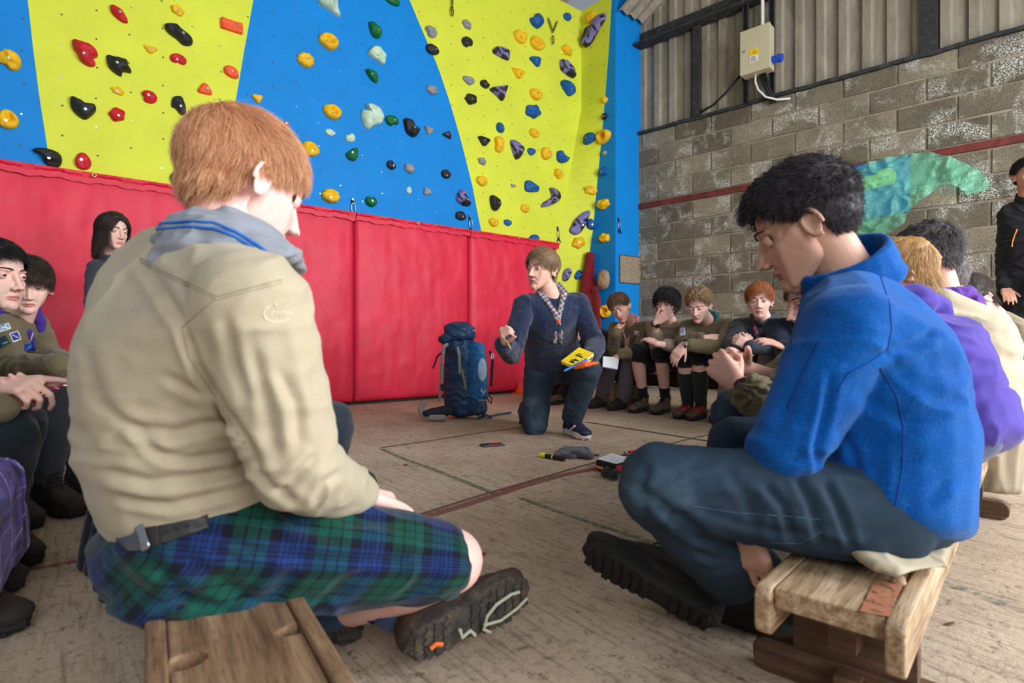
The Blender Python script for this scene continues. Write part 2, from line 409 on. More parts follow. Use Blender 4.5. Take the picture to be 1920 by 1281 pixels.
def floor_line(pix, wd, m, i):
    pts = [G(*p) for p in pix]; mb = MB(); L = []; R = []
    for k, p in enumerate(pts):
        t = (pts[min(k+1, len(pts)-1)]-pts[max(k-1, 0)]).normalized(); n = Vector((-t.y, t.x, 0))*wd/2
        L.append(p+n+Z*(.0012+.0002*i)); R.append(p-n+Z*(.0012+.0002*i))
    for k in range(len(pts)-1): mb.quad(R[k], R[k+1], L[k+1], L[k])
    tag(mb.build('trim_%d' % i, m, loc=pts[0]), kind='structure')
floor_line([(715, 842), (760, 862), (812, 880), (870, 903), (935, 930)], .03, m_lg, 1)
floor_line([(975, 934), (1040, 958), (1120, 985), (1205, 1012), (1300, 1045)], .024, m_lg, 2)
floor_line([(780, 975), (870, 948), (980, 912), (1060, 890), (1130, 877), (1200, 862)], .045, m_lr, 3)
floor_line([(1230, 843), (1290, 856), (1345, 868)], .035, m_lr, 4)
floor_line([(715, 840), (800, 828), (900, 812), (980, 802)], .018, m_crack, 5)
floor_line([(640, 1010), (780, 968), (900, 930), (1100, 872), (1300, 822), (1420, 795)], .016, m_crack, 6)
floor_line([(1100, 792), (1230, 812), (1330, 828), (1400, 838)], .03, m_crack, 7)
floor_line([(20, 1075), (120, 1058), (240, 1030)], .02, m_lr, 8)
floor_line([(1740, 1085), (1830, 1112), (1920, 1150)], .03, mat_line('faint_green_paint', (120, 160, 150), .56), 9)
# ---- climbing wall boards with the painted lenses (one mesh, two paints) + threaded bolt holes
TOPZ = 4.86; s0, s1 = -6.5, a_s(onA(1090, 100))
def bound(lst, z):
    """s of a painted boundary at height z from pixel samples"""
    q = sorted((onA(*p).z, a_s(onA(*p))) for p in lst); return float(np.interp(z, [t[0] for t in q], [t[1] for t in q]))
BL = [[(40, -60), (52, 0), (62, 90), (75, 190), (84, 245), (90, 285), (97, 330)],
      [(486, -60), (475, 0), (457, 100), (440, 200), (424, 300), (412, 360)],
      [(744, -60), (768, 0), (793, 60), (820, 122), (843, 190), (864, 262), (885, 345), (903, 437)]]
mb = MB(); nz = 48
zs = [i*TOPZ/nz for i in range(nz+1)]
def ptA(s, z, off=0): return AW+AD*s+Z*z+AN*off
def corner_s(z):      # where the side panel meets the boards: vertical above, splayed below
    q = [(0, a_s(onA(1040, 560))), (1.8, a_s(onA(1045, 460))), (3.6, a_s(onA(1090, 215))), (6, a_s(onA(1090, 60)))]
    return float(np.interp(z, [a for a, _ in q], [b for _, b in q]))
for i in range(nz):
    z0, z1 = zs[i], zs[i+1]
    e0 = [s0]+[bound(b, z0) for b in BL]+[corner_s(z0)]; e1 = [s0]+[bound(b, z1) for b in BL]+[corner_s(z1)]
    for k in range(4): mb.quad(ptA(e0[k], z0), ptA(e0[k+1], z0), ptA(e1[k+1], z1), ptA(e1[k], z1), (1, 0, 1, 0)[k] if i > 0 else 4)  # bottom row takes the dark slot: shade under the pads, painted on
rng = random.Random(3); s = -3.6; row = 0
while s < s1-.1:
    z = 1.95+(.1 if row % 2 else 0)
    while z < TOPZ-.05:
        if s < corner_s(z)-.06: mb.disc(ptA(s+rng.uniform(-.01, .01), z+rng.uniform(-.01, .01)), AN, .0065, 8, 2 if rng.random() < .6 else 3, .002)
        z += .215
    s += .205; row += 1
tag(mb.build('wall_back', [m_yel, m_blue, m_hole, m_steel, M('pad_gap_shade', (52, 40, 36), .9)]), kind='structure')  # last slot: shadow gap below the pads as a dark colour on the boards
# side panel (parallel to the block wall): yellow field and blue edge, then the bright blue pillar face
SB = Vector((1.259, 6.93, 0)); SC2 = Vector((1.667, 7.26, 0)); sn = (Vector((-(SB-ptA(s1, 0)).y, (SB-ptA(s1, 0)).x, 0))).normalized()
if sn.dot(-SB) < 0: sn = -sn
def onS(u, v, off=0): return ray_plane(u, v, SB+sn*off, sn)
YB = [(1148, -40), (1147, 0), (1141, 100), (1134, 190), (1127, 270), (1119, 350), (1112, 430), (1098, 520), (1086, 600)]
yb = sorted((onS(*p).z, (onS(*p)-SB).dot((SB-ptA(s1, 0)).normalized())) for p in YB); sdir = (SB-ptA(s1, 0)).normalized()
mb = MB()
for i in range(nz):
    z0, z1 = zs[i], zs[i+1]
    y0 = SB+sdir*float(np.interp(z0, [t[0] for t in yb], [t[1] for t in yb]))+Z*z0; y1 = SB+sdir*float(np.interp(z1, [t[0] for t in yb], [t[1] for t in yb]))+Z*z1
    c0 = ptA(corner_s(z0), z0); c1 = ptA(corner_s(z1), z1)
    mb.quad(c0, y0, y1, c1, 0); mb.quad(y0, SB+Z*z0, SB+Z*z1, y1, 1)
pz = 4.80; d = SC2-SB
mb.add([SB, SC2, SC2+Z*pz, SB+d*.5+Z*TOPZ, SB+Z*TOPZ], [(0, 1, 2, 3, 4)], 1)
bk = SC2-AN*.25; mb.quad(SC2, bk, bk+Z*pz, SC2+Z*pz, 1)
for u in (1108, 1133):
    for v in range(25, 460, 32): mb.disc(onS(u, v), sn, .0065, 8, 2, .003)
WC = tag(mb.build('wall_corner', [m_yel, m_blue, m_hole], fix=False), kind='structure')
# ---- block wall: every block stands proud of the mortar bed
HB = 3.24; mb = MB(); LW = 6.0
def ptB(s, z, off=0): return B0+BD*s+Z*z+BN*off
mb.prism([ptB(-.6, 0, -.2), ptB(LW, 0, -.2), ptB(LW, 0, 0), ptB(-.6, 0, 0)], Z*(HB-.01))
tag(mb.build('wall_right', m_mortar, fix=True), kind='structure')
V = []; F = []; R = []; rng = random.Random(8); row = 0; z = 2.31-.225*10-.06+.0
zz = [(2.27-.225*(k+1), 2.27-.225*k) for k in range(10)]+[(2.345+.225*k, 2.345+.225*(k+1)) for k in range(4)]
for r_, (za, zb) in enumerate(zz):
    zb = min(zb, HB)
    if zb-za < .04: continue
    s = -.7+(.225 if r_ % 2 else 0)
    while s < LW:
        a = s+.006+rng.uniform(0, .004); b = s+.444-rng.uniform(0, .004); lo = max(za, 0)+.007; hi = zb-.007
        n = len(V); e = .012; o1 = .010+rng.uniform(-.002, .004); up = rng.uniform(-.003, .003)
        for (q, o_) in ((0, -.01), (e, o1)):
            V += [ptB(a+q*.5, lo+q*.5+up, o_), ptB(b-q*.5, lo+q*.5+up, o_), ptB(b-q*.5, hi-q*.5+up, o_), ptB(a+q*.5, hi-q*.5+up, o_)]
        F += [(n+4, n+5, n+6, n+7)]+[(n+k, n+(k+1) % 4, n+4+(k+1) % 4, n+4+k) for k in range(4)]
        R += [rng.random()]*8; s += .45
o = link_mesh('wall_right_blockwork', [v[:] for v in V], F, m_block, smooth=False, rnd=R, loc=(0, 0, 0)); tag(o, kind='structure')
# rust bar let into the wall, flashing on its top
mb = MB(); mb.prism([ptB(-.3, 2.275, 0), ptB(LW, 2.275, 0), ptB(LW, 2.275, .028), ptB(-.3, 2.275, .028)], Z*.065)
tag(mb.build('trim_10', m_rust, fix=True), kind='structure')
mb = MB(); rng = random.Random(2); L_ = 60
top = [ptB(-.3+(LW+.3)*k/L_, HB+rng.uniform(-.006, .01), .05+rng.uniform(-.01, .01)) for k in range(L_+1)]
for k in range(L_):
    a, b = top[k], top[k+1]; mb.quad(a-Z*.035, b-Z*.035, b, a); mb.quad(a, b, b-BN*.2, a-BN*.2); mb.quad(a-Z*.035-BN*.06, b-Z*.035-BN*.06, b-Z*.035, a-Z*.035)
tag(mb.build('trim_11', m_dsteel), kind='structure')
# corrugated cladding above
mb = MB(); per = .205; s = -.6; prof = []
while s < LW:
    prof += [(s, 0), (s+.095, 0), (s+.115, .035), (s+.185, .035)]; s += per
for k in range(len(prof)-1):
    (sa, oa), (sb, ob) = prof[k], prof[k+1]; mb.quad(ptB(sa, HB-.05, oa-.06), ptB(sb, HB-.05, ob-.06), ptB(sb, 7.2, ob-.06), ptB(sa, 7.2, oa-.06))
tag(mb.build('wall_right_cladding', m_clad), kind='structure')
# steel rails and posts carrying the cladding
def railB(sa, sb, za, zb, o1, o2): 
    mb = MB(); mb.prism([ptB(sa, za, o1), ptB(sb, za, o1), ptB(sb, za, o2), ptB(sa, za, o2)], Z*(zb-za)); return mb
def b_s(u, v=200): return (onB(u, v)-B0).dot(BD)
mb = railB(-.3, LW, 4.30, 4.33, -.02, .14); mb2 = railB(-.3, LW, 4.33, 4.50, -.02, .0); mb.add(mb2.v, mb2.f)
tag(mb.build('trim_12', m_dsteel, fix=True), kind='structure')
sp = b_s(1303); tag(railB(sp-.01, sp+.075, HB, 4.32, -.02, .05).build('trim_13', m_dsteel, fix=True), kind='structure')
sp = b_s(1728); tag(railB(sp-.0, sp+.12, HB, 7, -.03, .05).build('trim_14', m_dsteel, fix=True), kind='structure')
# ---- roof sheets
mb = MB(); c0 = ptB(-.75, 4.06, 0)
n = 40; per = .16
for k in range(-10, 50):
    sa = k*.08; ha = .03*(k % 2)
    p = B0-AD*sa*1.0; 
ra = B0+BD*0+Z*4.60; rb = B0+BD*3.4+Z*(4.60+3.4*.66)
nA = -AD
m2 = MB(); N_ = 90
for k in range(N_):
    d0 = k*.075; d1 = (k+1)*.075; h0 = .035*(k % 2); h1 = .035*((k+1) % 2)
    f = lambda d_, h_, s_: B0+nA*(d_-.12)+BD*s_+Z*(4.60+s_*.66+h_)
    if d0 < .55: m2.quad(f(d0, h0, 0.0), f(d1, h1, 0.0), f(d1, h1, 5.0), f(d0, h0, 5.0))
    else: m2.quad(f(d0, h0, -2.2)+Z*.9, f(d1, h1, -2.2)+Z*.9, f(d1, h1, 4.4)+Z*.9, f(d0, h0, 4.4)+Z*.9)
tag(m2.build('ceiling', m_cement), kind='structure')
# ================================================================== WALL PADS
def pad(sa, sb, label, grom=True):
    t = thing('wall_pad', label, 'wall pad', A0+AD*((sa+sb)/2)-AN*PT/2, 'red pads along the foot of the climbing wall')
    z0, z1 = .03, 1.80; n = 26; V = []; F = []
    W_ = sb-sa-.012
    NX, NZ = 60, 70
    # cushion: a rounded slab, slightly puffed with soft dents
    us = np.linspace(-1, 1, NX); vs = np.linspace(-1, 1, NZ); uu, vv = np.meshgrid(us, vs)
    edge = (1-np.abs(uu)**16)*(1-np.abs(vv)**22); puff = .0+.012*(1-uu**4)*(1-vv**4)
    pos = np.stack([uu*3+sa*3, vv*4, np.zeros_like(uu)], -1).reshape(-1, 3)
    dn = (fbm(pos*1.1, 5, 3)*.006+fbm(pos*np.array([3.0, .8, 1]), 9, 2)*.004).reshape(uu.shape)
    off = -PT*.5+np.clip(edge, 0, 1)**.35*PT*.5+puff+dn*np.clip(edge, 0, 1)-.012
    ctr = (sa+sb)/2
    X = ctr+uu*W_/2; Zc = (z0+z1)/2+vv*(z1-z0)/2
    a0 = np.array(A0[:]); ad = np.array(AD[:]); an = np.array(AN[:])
    fr = a0+X[..., None]*ad+off[..., None]*an; fr[..., 2] = Zc
    bkp = a0+X[..., None]*ad+(-PT+.001)*an; bkp[..., 2] = Zc
    Vv = np.concatenate([fr.reshape(-1, 3), bkp.reshape(-1, 3)]); q = NX*NZ
    idx = np.arange(q).reshape(NZ, NX); Fq = np.stack([idx[:-1, :-1], idx[:-1, 1:], idx[1:, 1:], idx[1:, :-1]], -1).reshape(-1, 4)
    fs = [tuple(f) for f in Fq]
    ring = list(idx[0, :])+list(idx[1:, -1])+list(idx[-1, ::-1][1:])+list(idx[::-1, 0][1:-1])
    for i in range(len(ring)): a, b = ring[i], ring[(i+1) % len(ring)]; fs.append((b, a, a+q, b+q))
    link_mesh('cushion', Vv, fs, m_red, t)
    mb = MB(); k = 40; pr = []
    for i in range(k+1):
        s_ = sa+.004+(sb-sa-.008)*i/k; wv = .006*math.sin(i*.7+sa*3)+.004*math.sin(i*1.9)
        pr.append((s_, wv))
    for i in range(k):
        (x0, w0), (x1, w1) = pr[i], pr[i+1]
        ring0 = [(.0, 1.775+w0*1.2), (.013+w0, 1.79), (.012, 1.808), (-.02, 1.815), (-PT+.004, 1.812)]; ring1 = [(.0, 1.775+w1*1.2), (.013+w1, 1.79), (.012, 1.808), (-.02, 1.815), (-PT+.004, 1.812)]
        ring0 = [(.0, 1.735+w0*1.2)]+ring0; ring1 = [(.0, 1.735+w1*1.2)]+ring1
        for j in range(5):
            g = lambda x, r: A0+AD*x+AN*(r[0]+.006)+Z*r[1]
            mb.quad(g(x0, ring0[j]), g(x1, ring1[j]), g(x1, ring1[j+1]), g(x0, ring0[j+1]))
    mb.build('top_flap', m_red, t, smooth=True)
    if grom:
        mb = MB(); c = A0+AD*((sa+sb)/2)+AN*.024+Z*1.79; a = []
        for i in range(14): an_ = 2*PI*i/14; a.append(c+AD*math.cos(an_)*.012+Z*math.sin(an_)*.012)
        mb.tube(a, .004, 6, closed=True); mb.build('eyelet', M('brass', (216, 190, 110), .3, .8), t, smooth=True)
    return t
pad(-3.96, -2.64, 'red vinyl wall pad at the far left edge, behind the two left-hand boys')
pad(-2.64, -1.32, 'red vinyl wall pad behind the dark-haired woman in the grey jacket')
pad(-1.32, 0, 'red vinyl wall pad just right of the ginger head, left of the long dark seam')
pad(0, 1.307, 'red vinyl wall pad directly behind the upright blue rucksack')
pad(1.307, 2.63, 'red vinyl wall pad behind the kneeling leader, last before the yellow corner')
# ================================================================== CLIMBING HOLDS
HC = {'Y': ('yellow', (246, 190, 20)), 'R': ('red', (200, 22, 40)), 'K': ('black', (34, 34, 36)), 'O': ('orange', (255, 92, 50)),
      'G': ('dark green', (12, 104, 48)), 'W': ('pale green', (196, 222, 196)), 'S': ('grey', (142, 146, 150)), 'B': ('dark blue', (0, 88, 160)),
      'P': ('purple-black', (126, 116, 176))}
def hold_mat(c):
    key = 'hold_'+HC[c][0]
    if key in _mc: return _mc[key]
    a = NT(key); v = a.coord(); col0 = srgb(*HC[c][1]); f = a.noise(v, 12, 4)
    col = a.ramp(f, [(.3, tuple(x*.8 for x in col0[:3])), (.7, tuple(min(1, x*1.12) for x in col0[:3]))])
    if c == 'P':
        n = a.noise(v, 4.5, 1, .3, 2.2); col = a.mix(a.ramp(n, [(.50, (0, 0, 0, 1)), (.515, (1, 1, 1, 1))]), col, srgb(34, 32, 38))
    dirt = a.noise(v, 30, 5, .7); col = a.mix(a.ramp(dirt, [(.55, (0, 0, 0, 1)), (.75, (.35, .35, .35, 1))]), col, tuple(x*.5 for x in col0[:3])+(1,))
    a.out(col, .55, a.bump(a.noise(v, 130, 4, .7), .6, .003), 0, .4); _mc[key] = a.m; return a.m
def outline(kind, rot, seed, th):
    r = random.Random(seed)
    if kind == 'o': R_ = 1+.04*np.sin(3*th+seed)
    elif kind == 'd': t = th-rot; R_ = .74+.24*np.cos(t)+.12*np.cos(2*t)
    elif kind == 't': R_ = .84+.17*np.cos(3*(th-rot))+.03*np.cos(6*(th-rot))
    elif kind == 'b': t = (th-rot+PI) % (2*PI)-PI; R_ = 1-.42*np.exp(-(t/.5)**2)
    elif kind == 'p':
        k = 7+seed % 3; an = np.sort((np.arange(k)+np.array([r.uniform(-.25, .25) for _ in range(k)]))*2*PI/k) % (2*PI); an.sort(); rd = np.array([r.uniform(.72, 1.08) for _ in range(k)])
        R_ = np.interp(th % (2*PI), np.r_[an[-1]-2*PI, an, an[0]+2*PI], np.r_[rd[-1], rd, rd[0]])
    elif kind == 'f': R_ = 1+.12*np.abs(np.sin(4*th+seed))-.06
    elif kind == 'n': R_ = 1+.10*np.sin(2*th+seed)+.09*np.sin(5*th+seed*2)
    else: R_ = np.ones_like(th)
    return R_
SHAPE = {'o': 'oval', 'd': 'teardrop', 't': 'triangular', 'b': 'bean shaped', 'p': 'angular', 'f': 'scalloped', 'n': 'knobbly', 'q': 'rectangular', 'j': 'ringed'}
def _pol(pts):
    """closed outline given as photo points -> 64 smoothed points, normalised to -1..1"""
    p = np.array(pts, float); n = len(p); out = []
    k = int(np.argmax(p[:, 0])); p = np.roll(p, -k, 0)
    c = p.mean(0); a = np.cross(p-c, np.roll(p, -1, 0)-c).sum()
    if a > 0: p = p[::-1]
    for i in range(n):
        p0, p1, p2, p3 = p[i-1], p[i], p[(i+1) % n], p[(i+2) % n]
        for t in np.linspace(0, 1, 6, endpoint=False): out.append(.5*((2*p1)+(-p0+p2)*t+(2*p0-5*p1+4*p2-p3)*t*t+(-p0+3*p1-3*p2+p3)*t**3))
    o = np.array(out); return o
def hold(u, v, w_, h_, c, kind, rot=0, on='A', tilt=0, label=None, seed=1, depth=None):
    fnp = onA if on == 'A' else onS if on == 'S' else onA
    if on == 'A': fnp, T, N_ = onA, AD, AN
    elif on == 'S': fnp, T, N_ = onS, sdir, sn
    if isinstance(kind, list): pl_ = _pol(kind); u, v = (pl_[:, 0].min()+pl_[:, 0].max())/2, (pl_[:, 1].min()+pl_[:, 1].max())/2; w_, h_ = np.ptp(pl_[:, 0]), np.ptp(pl_[:, 1])
    c0 = fnp(u, v)
    if on == 'S':
        hh, hn = hit(WCT, u, v)
        if hh is not None: c0 = hh; N_ = hn if hn.dot(-hh) > 0 else -hn; T = (T-N_*T.dot(N_)).normalized()
    W2 = (fnp(u+w_/2, v)-fnp(u-w_/2, v)).length/2; H2 = abs(fnp(u, v-h_/2).z-fnp(u, v+h_/2).z)/2
    D_ = depth or min(.9*min(W2, H2), .075)
    t = thing('climbing_hold', label, 'climbing hold', c0, 'climbing holds on the wall')
    nt, nr = 40, 11
    if isinstance(kind, list):
        nt = len(pl_); X = pl_[:, 0]-u; Y = -(pl_[:, 1]-v); X = X/(w_/2); Y = Y/(h_/2); kind = 'x'
    else:
        th = np.arange(nt)*2*PI/nt; R_ = outline(kind if kind != 'j' else 'o', rot, seed, th)
        if kind == 'q': R_ = 1/np.maximum(np.abs(np.cos(th)), np.abs(np.sin(th)))**.9
        X = R_*np.cos(th); Y = R_*np.sin(th)
    X = X/(X.max()-X.min())*2; Y = Y/(Y.max()-Y.min())*2; X -= (X.max()+X.min())/2; Y -= (Y.max()+Y.min())/2
    vs = []; rho = [1.0, 1.0, .97, .91, .82, .7, .56, .42, .28, .14, 0.0]
    hp = [0, .25, .5, .68, .8, .9, .96, 1, 1, 1, 1]
    r = random.Random(seed); ox, oy = r.uniform(-.2, .2), r.uniform(-.2, .2)
    for i in range(nr):
        x = X*rho[i]+ox*(1-rho[i])*.6; y = Y*rho[i]+oy*(1-rho[i])*.6; z = np.full(nt, hp[i])
        if kind == 'q': z = np.minimum(z, .6)*1.5
        vs.append(np.stack([x, y, z], 1))
    Vv = np.concatenate(vs); x, y, z = Vv.T
    q = np.stack([x*1.6+seed, y*1.6, z], 1)
    z = z*(1+.28*fbm(q, seed, 2)+.18*x*math.cos(seed)+.12*y*math.sin(seed*2))
    if kind == 'j': z = z-1.15*np.exp(-(((x-.1)/.34)**2+((y-.12)/.36)**2))*(z > 0)
    if kind in 'of' and c == 'Y': z = z-.45*np.exp(-(((x-.15)/.4)**2+((y-.35)/.25)**2))*(rho[5] > 0)
    if c in 'YW' or kind in 'fn': z = z+.10*vnoise(np.stack([x*5+seed, y*5, z*3], 1), seed)*(z > .3)
    if tilt: ca, sa_ = math.cos(tilt), math.sin(tilt); x, y = x*ca-y*sa_*H2/W2, x*sa_*W2/H2+y*ca
    T_ = np.array(T[:]); n_ = np.array(N_[:]); ctr = np.array(c0[:])
    Pw = ctr+(x*W2)[:, None]*T_+(y*H2)[:, None]*np.array([0, 0, 1.])+(np.maximum(z, 0)*D_)[:, None]*n_
    F = []
    for i in range(nr-1):
        for k in range(nt):
            k2 = (k+1) % nt; F.append((i*nt+k, i*nt+k2, (i+1)*nt+k2, (i+1)*nt+k))
    link_mesh('grip', Pw, F, hold_mat(c), t, smooth=kind not in 'p' or False)
    bo = np.array([.22*math.cos(seed*1.7), -.15+.2*math.sin(seed*2.3)]); k = int(np.argmin(((x-bo[0])**2+(y-bo[1])**2)-.02*(z > .6))); b = Vector(Pw[k])
    mb = MB(); mb.cyl(b-N_*.01, b+N_*.004, .0095, 12); mb.build('bolt', m_steel, t)
    return t
# u, v, width, height, colour, outline, rotation, wall   (photo pixels of each hold's outline)
WCT = bvh(WC)
HOLDS = [
 ('left blue field', [(18,114,44,36,'Y','b',4.2),(16,225,40,36,'Y','j',0)]),
 ('left yellow field', [(222,28,30,26,'R',[(208,17),(216,15),(229,20),(238,34),(237,40),(226,40),(211,30)],0),(335,65,50,34,'K',[(310,56),(328,49),(338,55),(355,64),(360,72),(356,80),(343,83),(332,76),(316,68)],0),(158,101,46,42,'R',[(137,83),(148,81),(168,84),(180,93),(182,101),(174,108),(178,118),(168,124),(152,118),(146,106),(139,98)],0),(222,125,44,34,'K',[(201,111),(214,110),(236,111),(240,122),(245,132),(230,134),(227,143),(216,140),(204,130)],0),(156,205,46,36,'K',[(133,188),(148,189),(160,194),(176,194),(179,204),(166,220),(155,224),(136,210)],0),
   (90,296,54,34,'K',[(62,287),(74,281),(100,281),(113,287),(116,300),(108,312),(92,312),(82,304),(76,293)],0),(156,303,30,32,'R','o',0),(333,21,24,18,'Y','n',0),(434,50,39,20,'O','q',0),(282,94,25,14,'Y','t',4.7),
   (334,111,30,18,'R','b',4.7),(433,136,27,22,'O','d',2.4),(384,167,26,21,'O','t',3.7),(221,171,24,15,'Y','n',0),(280,183,28,23,'R','b',3.4),
   (219,216,30,26,'R','n',0),(335,198,27,34,'K',[(329,183),(340,182),(347,198),(347,211),(339,215),(330,206),(322,203),(323,189)],0),(336,290,27,18,'R','t',0),(332,337,26,28,'K','p',0)]),
 ('middle blue field', [(614,10,40,34,'W',[(596,-10),(620,-12),(630,-6),(632,12),(635,25),(620,22),(600,14)],0),(735,2,26,16,'G','o',0),(615,79,34,30,'Y','j',0),(572,114,29,26,'Y','f',0),(702,59,22,26,'G',[(692,47),(700,45),(710,54),(713,62),(708,71),(700,71),(694,63)],0),
   (705,103,28,30,'W',[(692,100),(700,90),(710,89),(719,101),(718,118),(704,114),(691,109)],0),(695,143,23,21,'G',[(685,136),(693,132),(703,134),(707,142),(706,152),(699,153),(692,147)],0),(482,186,20,16,'Y','t',2.8),(809,170,21,17,'S','n',0),(622,211,33,28,'Y','j',0),
   (697,221,40,47,'W',[(686,200),(698,197),(712,203),(717,216),(712,229),(700,236),(689,246),(681,238),(677,222),(679,213),(689,211)],0),(734,227,24,20,'G','b',5.2),(769,241,28,31,'K',[(757,227),(769,226),(775,237),(784,241),(781,251),(773,257),(762,252),(758,240)],0),(804,246,17,15,'S','t',.4),(837,253,16,13,'K','t',3.3),
   (619,249,19,13,'W','p',0),(656,259,17,17,'W','b',2.2),(659,289,22,25,'G',[(664,277),(669,279),(669,292),(664,301),(654,301),(648,293),(655,284)],0),(581,280,34,27,'Y','j',0),(733,310,17,17,'K','b',.8),
   (767,317,19,18,'S','n',0),(835,327,17,17,'K','f',0),(766,357,9,14,'W','d',4.7),(801,360,15,15,'S','t',2),(619,368,33,27,'Y','f',0),
   (695,379,21,19,'G','b',1.6),(867,372,24,30,'P',[(862,358),(868,358),(870,366),(878,372),(879,384),(868,386),(856,380),(855,370)],0),(863,405,19,17,'K','p',0),(537,233,9,9,'O','o',0)]),
 ('right yellow field', [(807,61,20,20,'S','b',3.6),(810,94,23,19,'K','o',0),(874,46,16,16,'S','n',0),(875,80,19,19,'K','b',5.3),(1004,40,24,28,'B',[(1003,28),(1011,26),(1016,33),(1014,44),(1007,53),(998,51),(993,42),(1000,37)],0),
   (1062,32,12,14,'B','d',4.6),(974,71,21,22,'Y','b',1.5),(1006,83,24,24,'Y','j',0),(1061,95,18,18,'Y','n',0),(939,99,29,21,'P',[(950,89),(953,97),(952,108),(940,109),(926,106),(924,100),(932,91)],0),
   (1002,115,19,18,'B','t',.9),(971,139,21,18,'Y','t',4.7),(1062,130,27,26,'P',[(1050,119),(1058,117),(1070,124),(1076,134),(1073,143),(1060,141),(1051,135)],0),(878,152,21,15,'S','p',0),(908,158,16,16,'K','p',0),
   (934,171,31,31,'P',[(949,156),(947,166),(941,187),(932,183),(919,175),(920,171),(935,163)],0),(1063,166,26,27,'B',[(1054,155),(1064,154),(1074,160),(1076,170),(1066,180),(1058,174),(1051,163)],0),(881,187,20,20,'K','n',0),(1003,178,21,21,'Y','o',0),(998,210,26,25,'B','n',0),
   (937,240,14,19,'B','d',4.9),(907,266,22,17,'K','t',.5),(935,272,17,30,'Y','b',3.2),(1000,250,17,17,'Y','o',0),(966,282,25,34,'P',[(956,268),(965,265),(977,274),(977,286),(970,298),(965,298),(960,287)],0),
   (995,285,13,13,'B','o',0),(1022,289,17,23,'Y','o',0),(1053,296,22,22,'B',[(1044,288),(1051,285),(1057,292),(1065,294),(1060,303),(1051,307),(1044,303)],0),(903,303,15,14,'S','n',0),(1046,327,17,18,'Y','n',0),
   (902,340,20,19,'Y','o',0),(962,349,10,7,'S','t',.2),(995,351,25,21,'B',[(985,342),(994,341),(1006,348),(1007,357),(1001,359),(995,361),(986,361),(983,354)],0),(1031,371,36,40,'P',[(1029,354),(1040,352),(1049,361),(1047,373),(1036,382),(1025,389),(1014,392),(1017,384),(1028,375),(1034,367)],0),(927,382,20,27,'K',[(919,369),(927,369),(936,377),(936,386),(930,395),(922,394),(918,380)],0),
   (983,391,15,16,'Y','o',0),(924,417,17,17,'Y','o',0),(951,418,14,12,'B','o',0),(1000,447,18,14,'B','d',.5)]),
 ('shaded side panel', [(1107,34,20,20,'Y','n',0),(1114,58,40,50,'P',[(1126,34),(1134,38),(1134,47),(1122,62),(1112,76),(1103,82),(1096,76),(1096,60),(1101,49),(1110,46),(1117,38)],0),(1134,188,12,12,'Y','n',0),(1134,219,10,12,'K','p',0),(1106,261,19,22,'B','d',1.0),
   (1133,257,25,26,'Y','j',0),(1134,287,8,10,'S','o',0),(1132,322,14,16,'B','o',0),(1108,358,19,17,'Y','n',0),(1132,384,23,19,'Y','n',0),
   (1086,418,31,47,'P',[(1099,395),(1101,400),(1096,416),(1089,434),(1080,441),(1072,436),(1074,426),(1080,412),(1090,400)],0),(1109,421,17,20,'B','b',1.1),(1084,456,20,21,'Y','n',0),(1134,446,18,18,'Y','n',0),(1083,515,13,17,'B','o',0),
   (1135,584,22,24,'Y','j',0),(1061,515,14,22,'P','d',1.2)]),
]
ORD = ['topmost', 'second highest', 'third highest', 'fourth highest', 'fifth highest', 'sixth highest', 'seventh highest', 'eighth highest', 'ninth highest', 'tenth highest', 'eleventh highest', 'twelfth highest']
sd = 0
for field, L in HOLDS:
    cnt = {}
    for h in L: cnt.setdefault(h[4], []).append(h[1])
    for h in L:
        sd += 1; u, v, w_, h_, c, kind, rot = h[:7]
        size = 'large' if w_*h_ > 900 else 'small' if w_*h_ < 330 else 'medium'
        same = sorted(cnt[c]); nm = HC[c][0]
        if len(same) == 1: place = 'the only %s one on the %s' % (nm, field)
        else: place = '%s %s one on the %s' % ('lowest' if same.index(v) == len(same)-1 else ORD[same.index(v)], nm, field)
        hold(u, v, w_, h_, c, kind, rot, 'S' if field.startswith('shaded') else 'A', label='%s %s %s hold, %s' % (size, nm, SHAPE[kind] if isinstance(kind, str) else 'irregular', place), seed=sd)
# ================================================================== QUICKDRAWS, CHAINS
m_gate = M('karabiner_metal', (170, 178, 186), .25, .9); m_sling = M('black_webbing', (22, 24, 34), .9)
def quickdraw(p, n, t, label, ln=.17):
    th = thing('quickdraw', label, 'quickdraw', p, 'quickdraws clipped along the top of the pads')
    mb = MB(); mb.prism([p+t*-.012+n*.004, p+t*.012+n*.004, p+t*.012+n*.012, p+t*-.012+n*.012], -Z*.05); mb.build('hanger_strap', m_sling, th, fix=True)
    mb = MB(); mb.cyl(p-Z*.012+n*.004, p-Z*.012+n*.018, .010, 12); mb.build('bolt', m_steel, th)
    c = p-Z*(.05+.045)+n*.014+t*.008; pts = []
    for i in range(22): a = 2*PI*i/22; r_ = .020+.004*math.sin(a); pts.append(c+t*r_*math.cos(a)+Z*.048*math.sin(a))
    mb = MB(); mb.tube(pts, .0045, 6, closed=True); mb.build('karabiner', m_gate, th, smooth=True)
    mb = MB(); b = c-Z*.045; mb.tube([b, b+t*-.02-Z*.05], .007, 6); mb.tube([b, b+t*.035-Z*.055], .007, 6); mb.build('tie_cord', m_sling, th, smooth=True)
    return th
quickdraw(onA(660, 372), AN, AD, 'black and silver quickdraw above the seam behind the rucksack')
quickdraw(onA(880, 404), AN, AD, 'black and silver quickdraw between the middle blue and right yellow fields')
quickdraw(onA(1045, 425), AN, AD, 'black and silver quickdraw above the leader, near the yellow corner')
t_ = (SC2-SB).normalized(); pn = Vector((t_.y, -t_.x, 0)); pn = pn if pn.dot(-SB) > 0 else -pn
